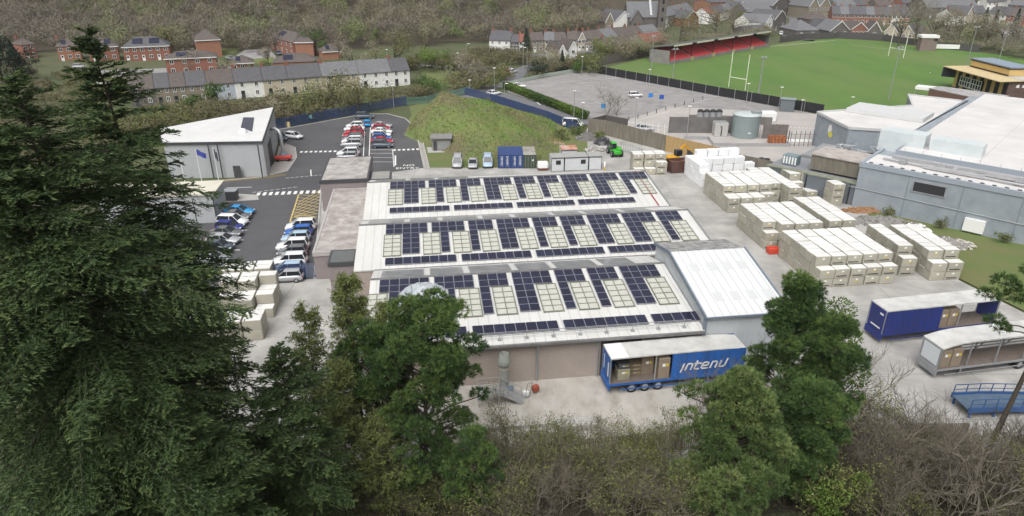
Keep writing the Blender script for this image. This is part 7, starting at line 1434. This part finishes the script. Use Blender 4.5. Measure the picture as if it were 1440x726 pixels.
def mass(name, pts, protos, leaf, seed, size, wid, tint_of, jit=.12):
    rng = np.random.default_rng(seed); Vs, Ts = [], []
    for (x, y, z, s) in pts:
        C, D, N_ = protos[rng.integers(len(protos))]; a = rng.uniform(0, 6.283); c_, s_ = math.cos(a), math.sin(a); Rm = np.array([[c_, -s_, 0], [s_, c_, 0], [0, 0, 1]])
        sc3 = s*np.array([rng.uniform(.85, 1.2), rng.uniform(.85, 1.2), rng.uniform(.85, 1.15)]); Vv, _ = leaf_arrays((C@Rm.T)*sc3+np.array([x, y, z]), D@Rm.T, size*rng.uniform(.6, 1.3, len(C)), wid, rng, N_@Rm.T); Vs.append(Vv); Ts.append(np.clip(tint_of(x, y, rng)+rng.normal(size=len(C))*jit, 0, 1))
    V = np.concatenate(Vs); F = np.arange(len(V)).reshape(-1, 4); return tag(link(name, np_mesh(name, V, F, leaf, np.concatenate(Ts))), kind='stuff')
PR = []
for i in range(7):
    C, D, N = crown_arr(400+i, 560, 11.5, 4.7, 'round'); k = np.arange(len(C)) % 2 == 0; rr = np.random.default_rng(i); up = unit(C-np.array([0, 0, 4.0])+rr.normal(size=C.shape)*1.6+np.array([0, 0, 2.0])); D[k] = up[k]; N[k] = rr.normal(size=(k.sum(), 3)); C[k] += up[k]*.5; C[~k] *= np.array([.9, .9, .96]); PR.append((C, D, N))
pts = []; rg = random.Random(12); y = 256.0
while y < 470:
    x = -420.0
    while x < 135:
        xx, yy = x+rg.uniform(-2.6, 2.6), y+rg.uniform(-2.6, 2.6); y0 = hill_y0(xx)-(11 if xx < 20 else 8); f = yy*math.cos(PITCH)
        if yy > y0 and abs(xx) < .80*yy+10 and not (xx > 45 and yy < 400+1.1*(xx-45)): pts.append((xx, yy, zt(xx, yy)-.5, rg.uniform(.7, 1.35)))
        x += 7.2
    y += 6.6
def wt_(x, y, r):
    n = .5+.5*math.sin(x*.045+1.3*math.sin(y*.05))*math.cos(y*.06+x*.02); k = r.random()
    if k < .30+.45*(1-n): return r.uniform(-.1, .28)
    return r.uniform(.36, .72) if k < .86 else r.uniform(.8, 1.0)
mass('woodland', pts, PR, M['farwood'], 13, 1.05, .21, wt_, .10)
PS = [crown_arr(500+i, 260, 4.4, 2.6, 'round') for i in range(5)]; pts = []; rg = random.Random(14)
def scatter(n, poly, s0, s1, zf=0):
    for _ in range(n):
        while True:
            px, py = rg.uniform(min(p[0] for p in poly), max(p[0] for p in poly)), rg.uniform(min(p[1] for p in poly), max(p[1] for p in poly)); ins = False
            for i in range(len(poly)):
                (xa, ya), (xb, yb) = poly[i], poly[i-1]
                if (ya > py) != (yb > py) and px < (xb-xa)*(py-ya)/(yb-ya)+xa: ins = not ins
            if ins: break
        g = G(px, py); pts.append((g.x, g.y, -.3, rg.uniform(s0, s1)))
scatter(270, [(150,188),(235,172),(330,163),(420,158),(520,149),(575,137),(600,139),(575,145),(520,153),(430,170),(385,180),(300,182),(200,200),(120,240)], .7, 1.5)
scatter(60, [(560,92),(640,88),(700,92),(690,100),(640,100),(560,100)], .6, 1.2); scatter(50, [(630,112),(715,104),(712,118),(690,127),(640,132)], .6, 1.2); scatter(70, [(745,98),(840,88),(838,98),(812,99),(752,110)], .6, 1.3)
scatter(60, [(660,80),(740,80),(740,92),(660,92)], .6, 1.3); scatter(55, [(840,80),(940,72),(936,78),(842,90)], .7, 1.4); scatter(40, [(20,150),(110,130),(180,160),(60,260),(0,300)], .6, 1.4); scatter(90, [(-60,110),(70,128),(110,160),(60,300),(-60,420)], .7, 1.7)
scatter(90, [(30,88),(110,104),(235,122),(240,140),(100,150),(0,140)], .35, .9); scatter(40, [(320,86),(380,92),(450,90),(500,96),(440,104),(330,104)], .3, .6)
mass('scrub', pts, PS, M['scrubleaf'], 15, .62, .17, lambda x, y, r: .15+.7*r.random()*(.5+.5*math.sin(x*.11+y*.07)))
pts = []; scatter(46, [(950,60),(1090,44),(1096,50),(1090,54),(950,66)], .7, 1.5); scatter(60, [(1285,66),(1300,58),(1440,66),(1440,86),(1380,73)], .8, 1.7); scatter(40, [(1150,20),(1440,30),(1440,46),(1300,52),(1160,40)], .5, 1.1); scatter(26, [(860,60),(930,42),(1000,38),(1000,48),(930,62)], .6, 1.1); scatter(30, [(60,70),(330,64),(330,70),(60,78)], .8, 1.4)
mass('village_scrub', pts, PS, M['farwood'], 16, .7, .16, lambda x, y, r: .1+.8*r.random())
# clipped hedge bank by the station car park
rng = np.random.default_rng(3); H0 = [G(713,124.5), G(760,143), G(826,168.5)]; hd = thing('hedge', 'clipped green hedge bank below the station car park', 'hedge', H0[0]); Cs = []
for a, c in zip(H0, H0[1:]):
    n = int((c-a).length*330); t = rng.random(n)[:, None]; A, B_ = np.array(a-H0[0]), np.array(c-H0[0]); nrm = unit(np.cross(B_-A, [0, 0, 1.])); w = rng.uniform(-1.5, .6, n)[:, None]; Cs.append(A+(B_-A)*t+nrm*w*-1+np.array([0, 0, 1.])*(rng.random(n)[:, None]**.5*1.9))
C = np.concatenate(Cs); link('foliage', leaf_mesh('foliage', C, rng.normal(size=C.shape)+np.array([0, 0, .4]), .45, .25, .35+.35*np.sin(C[:, 0]*.5)+rng.normal(size=len(C))*.15, M['greenleaf'], rng), hd)
# rough grass and weeds on the mound and the strip by the blue wall
n = 15000; X_ = rng.uniform(-24, 13, n); Y_ = rng.uniform(127, 172, n); Z_ = np.array([mound_h(a, b) for a, b in zip(X_, Y_)]); k = Z_ > .15; X_, Y_, Z_ = X_[k], Y_[k], Z_[k]; n = len(X_)
C = np.stack([X_, Y_, Z_+.12], 1); tag(link('rough_grass', leaf_mesh('rough_grass', C, rng.normal(size=(n, 3))*.6+np.array([0, 0, 1.]), rng.uniform(.3, .7, n), .16, np.clip(.55+.35*np.sin(X_*.35+1)*np.cos(Y_*.22)-.35*(X_ < -10)+rng.normal(size=n)*.15, 0, 1), leafmat('mound_tufts', (.26,.235,.12), (.19,.24,.07), (.13,.25,.055), .9), rng)), kind='stuff')
for i, (p, h) in enumerate([((790,196),2.2),((812,190),2.0),((843,195),1.4),((690,150),1.6)]): leafy('bush', ['dark bush on the right shoulder of the mound','dark bush under the blue palisade end','small dark bush at the board fence','low bush on the mound crest'][i], 'bush', G(*p).x, G(*p).y, mound_h(G(*p).x, G(*p).y), h, h*.8, M['scrubleaf'], 700+i, 500, .4, None, 'dtwig', tb=.2)
for i, t in enumerate((6, 13, 21, 26, 33)): p = K0+d1*t-d2*1.2; leafy('weed_bush', ['dark weed bush at the foot of the blue grey wall, nearest the rubble','second weed bush along the blue grey wall','dark sapling bush beside the white wall hatch','weed bush right of the white wall hatch','weed bush farthest along the blue grey wall'][i], 'bush', p.x, p.y, 0, 1.6, 1.0, M['scrubleaf'], 720+i, 260, .3, None, 'dtwig', tb=.1)
# air: thin pale haze over the whole valley
hz = bpy.data.materials.new('haze'); hz.use_nodes = True; nt = hz.node_tree; nt.nodes.remove(nt.nodes['Principled BSDF']); pv = nt.nodes.new('ShaderNodeVolumePrincipled'); pv.inputs['Color'].default_value = (.92,.94,.97,1); pv.inputs['Density'].default_value = HAZE; nt.links.new(pv.outputs[0], nt.nodes['Material Output'].inputs['Volume'])
if HAZE > 0: tag(MB().box(-1000, 1100, -70, 2300, -2, 140).build('haze', hz), kind='stuff')
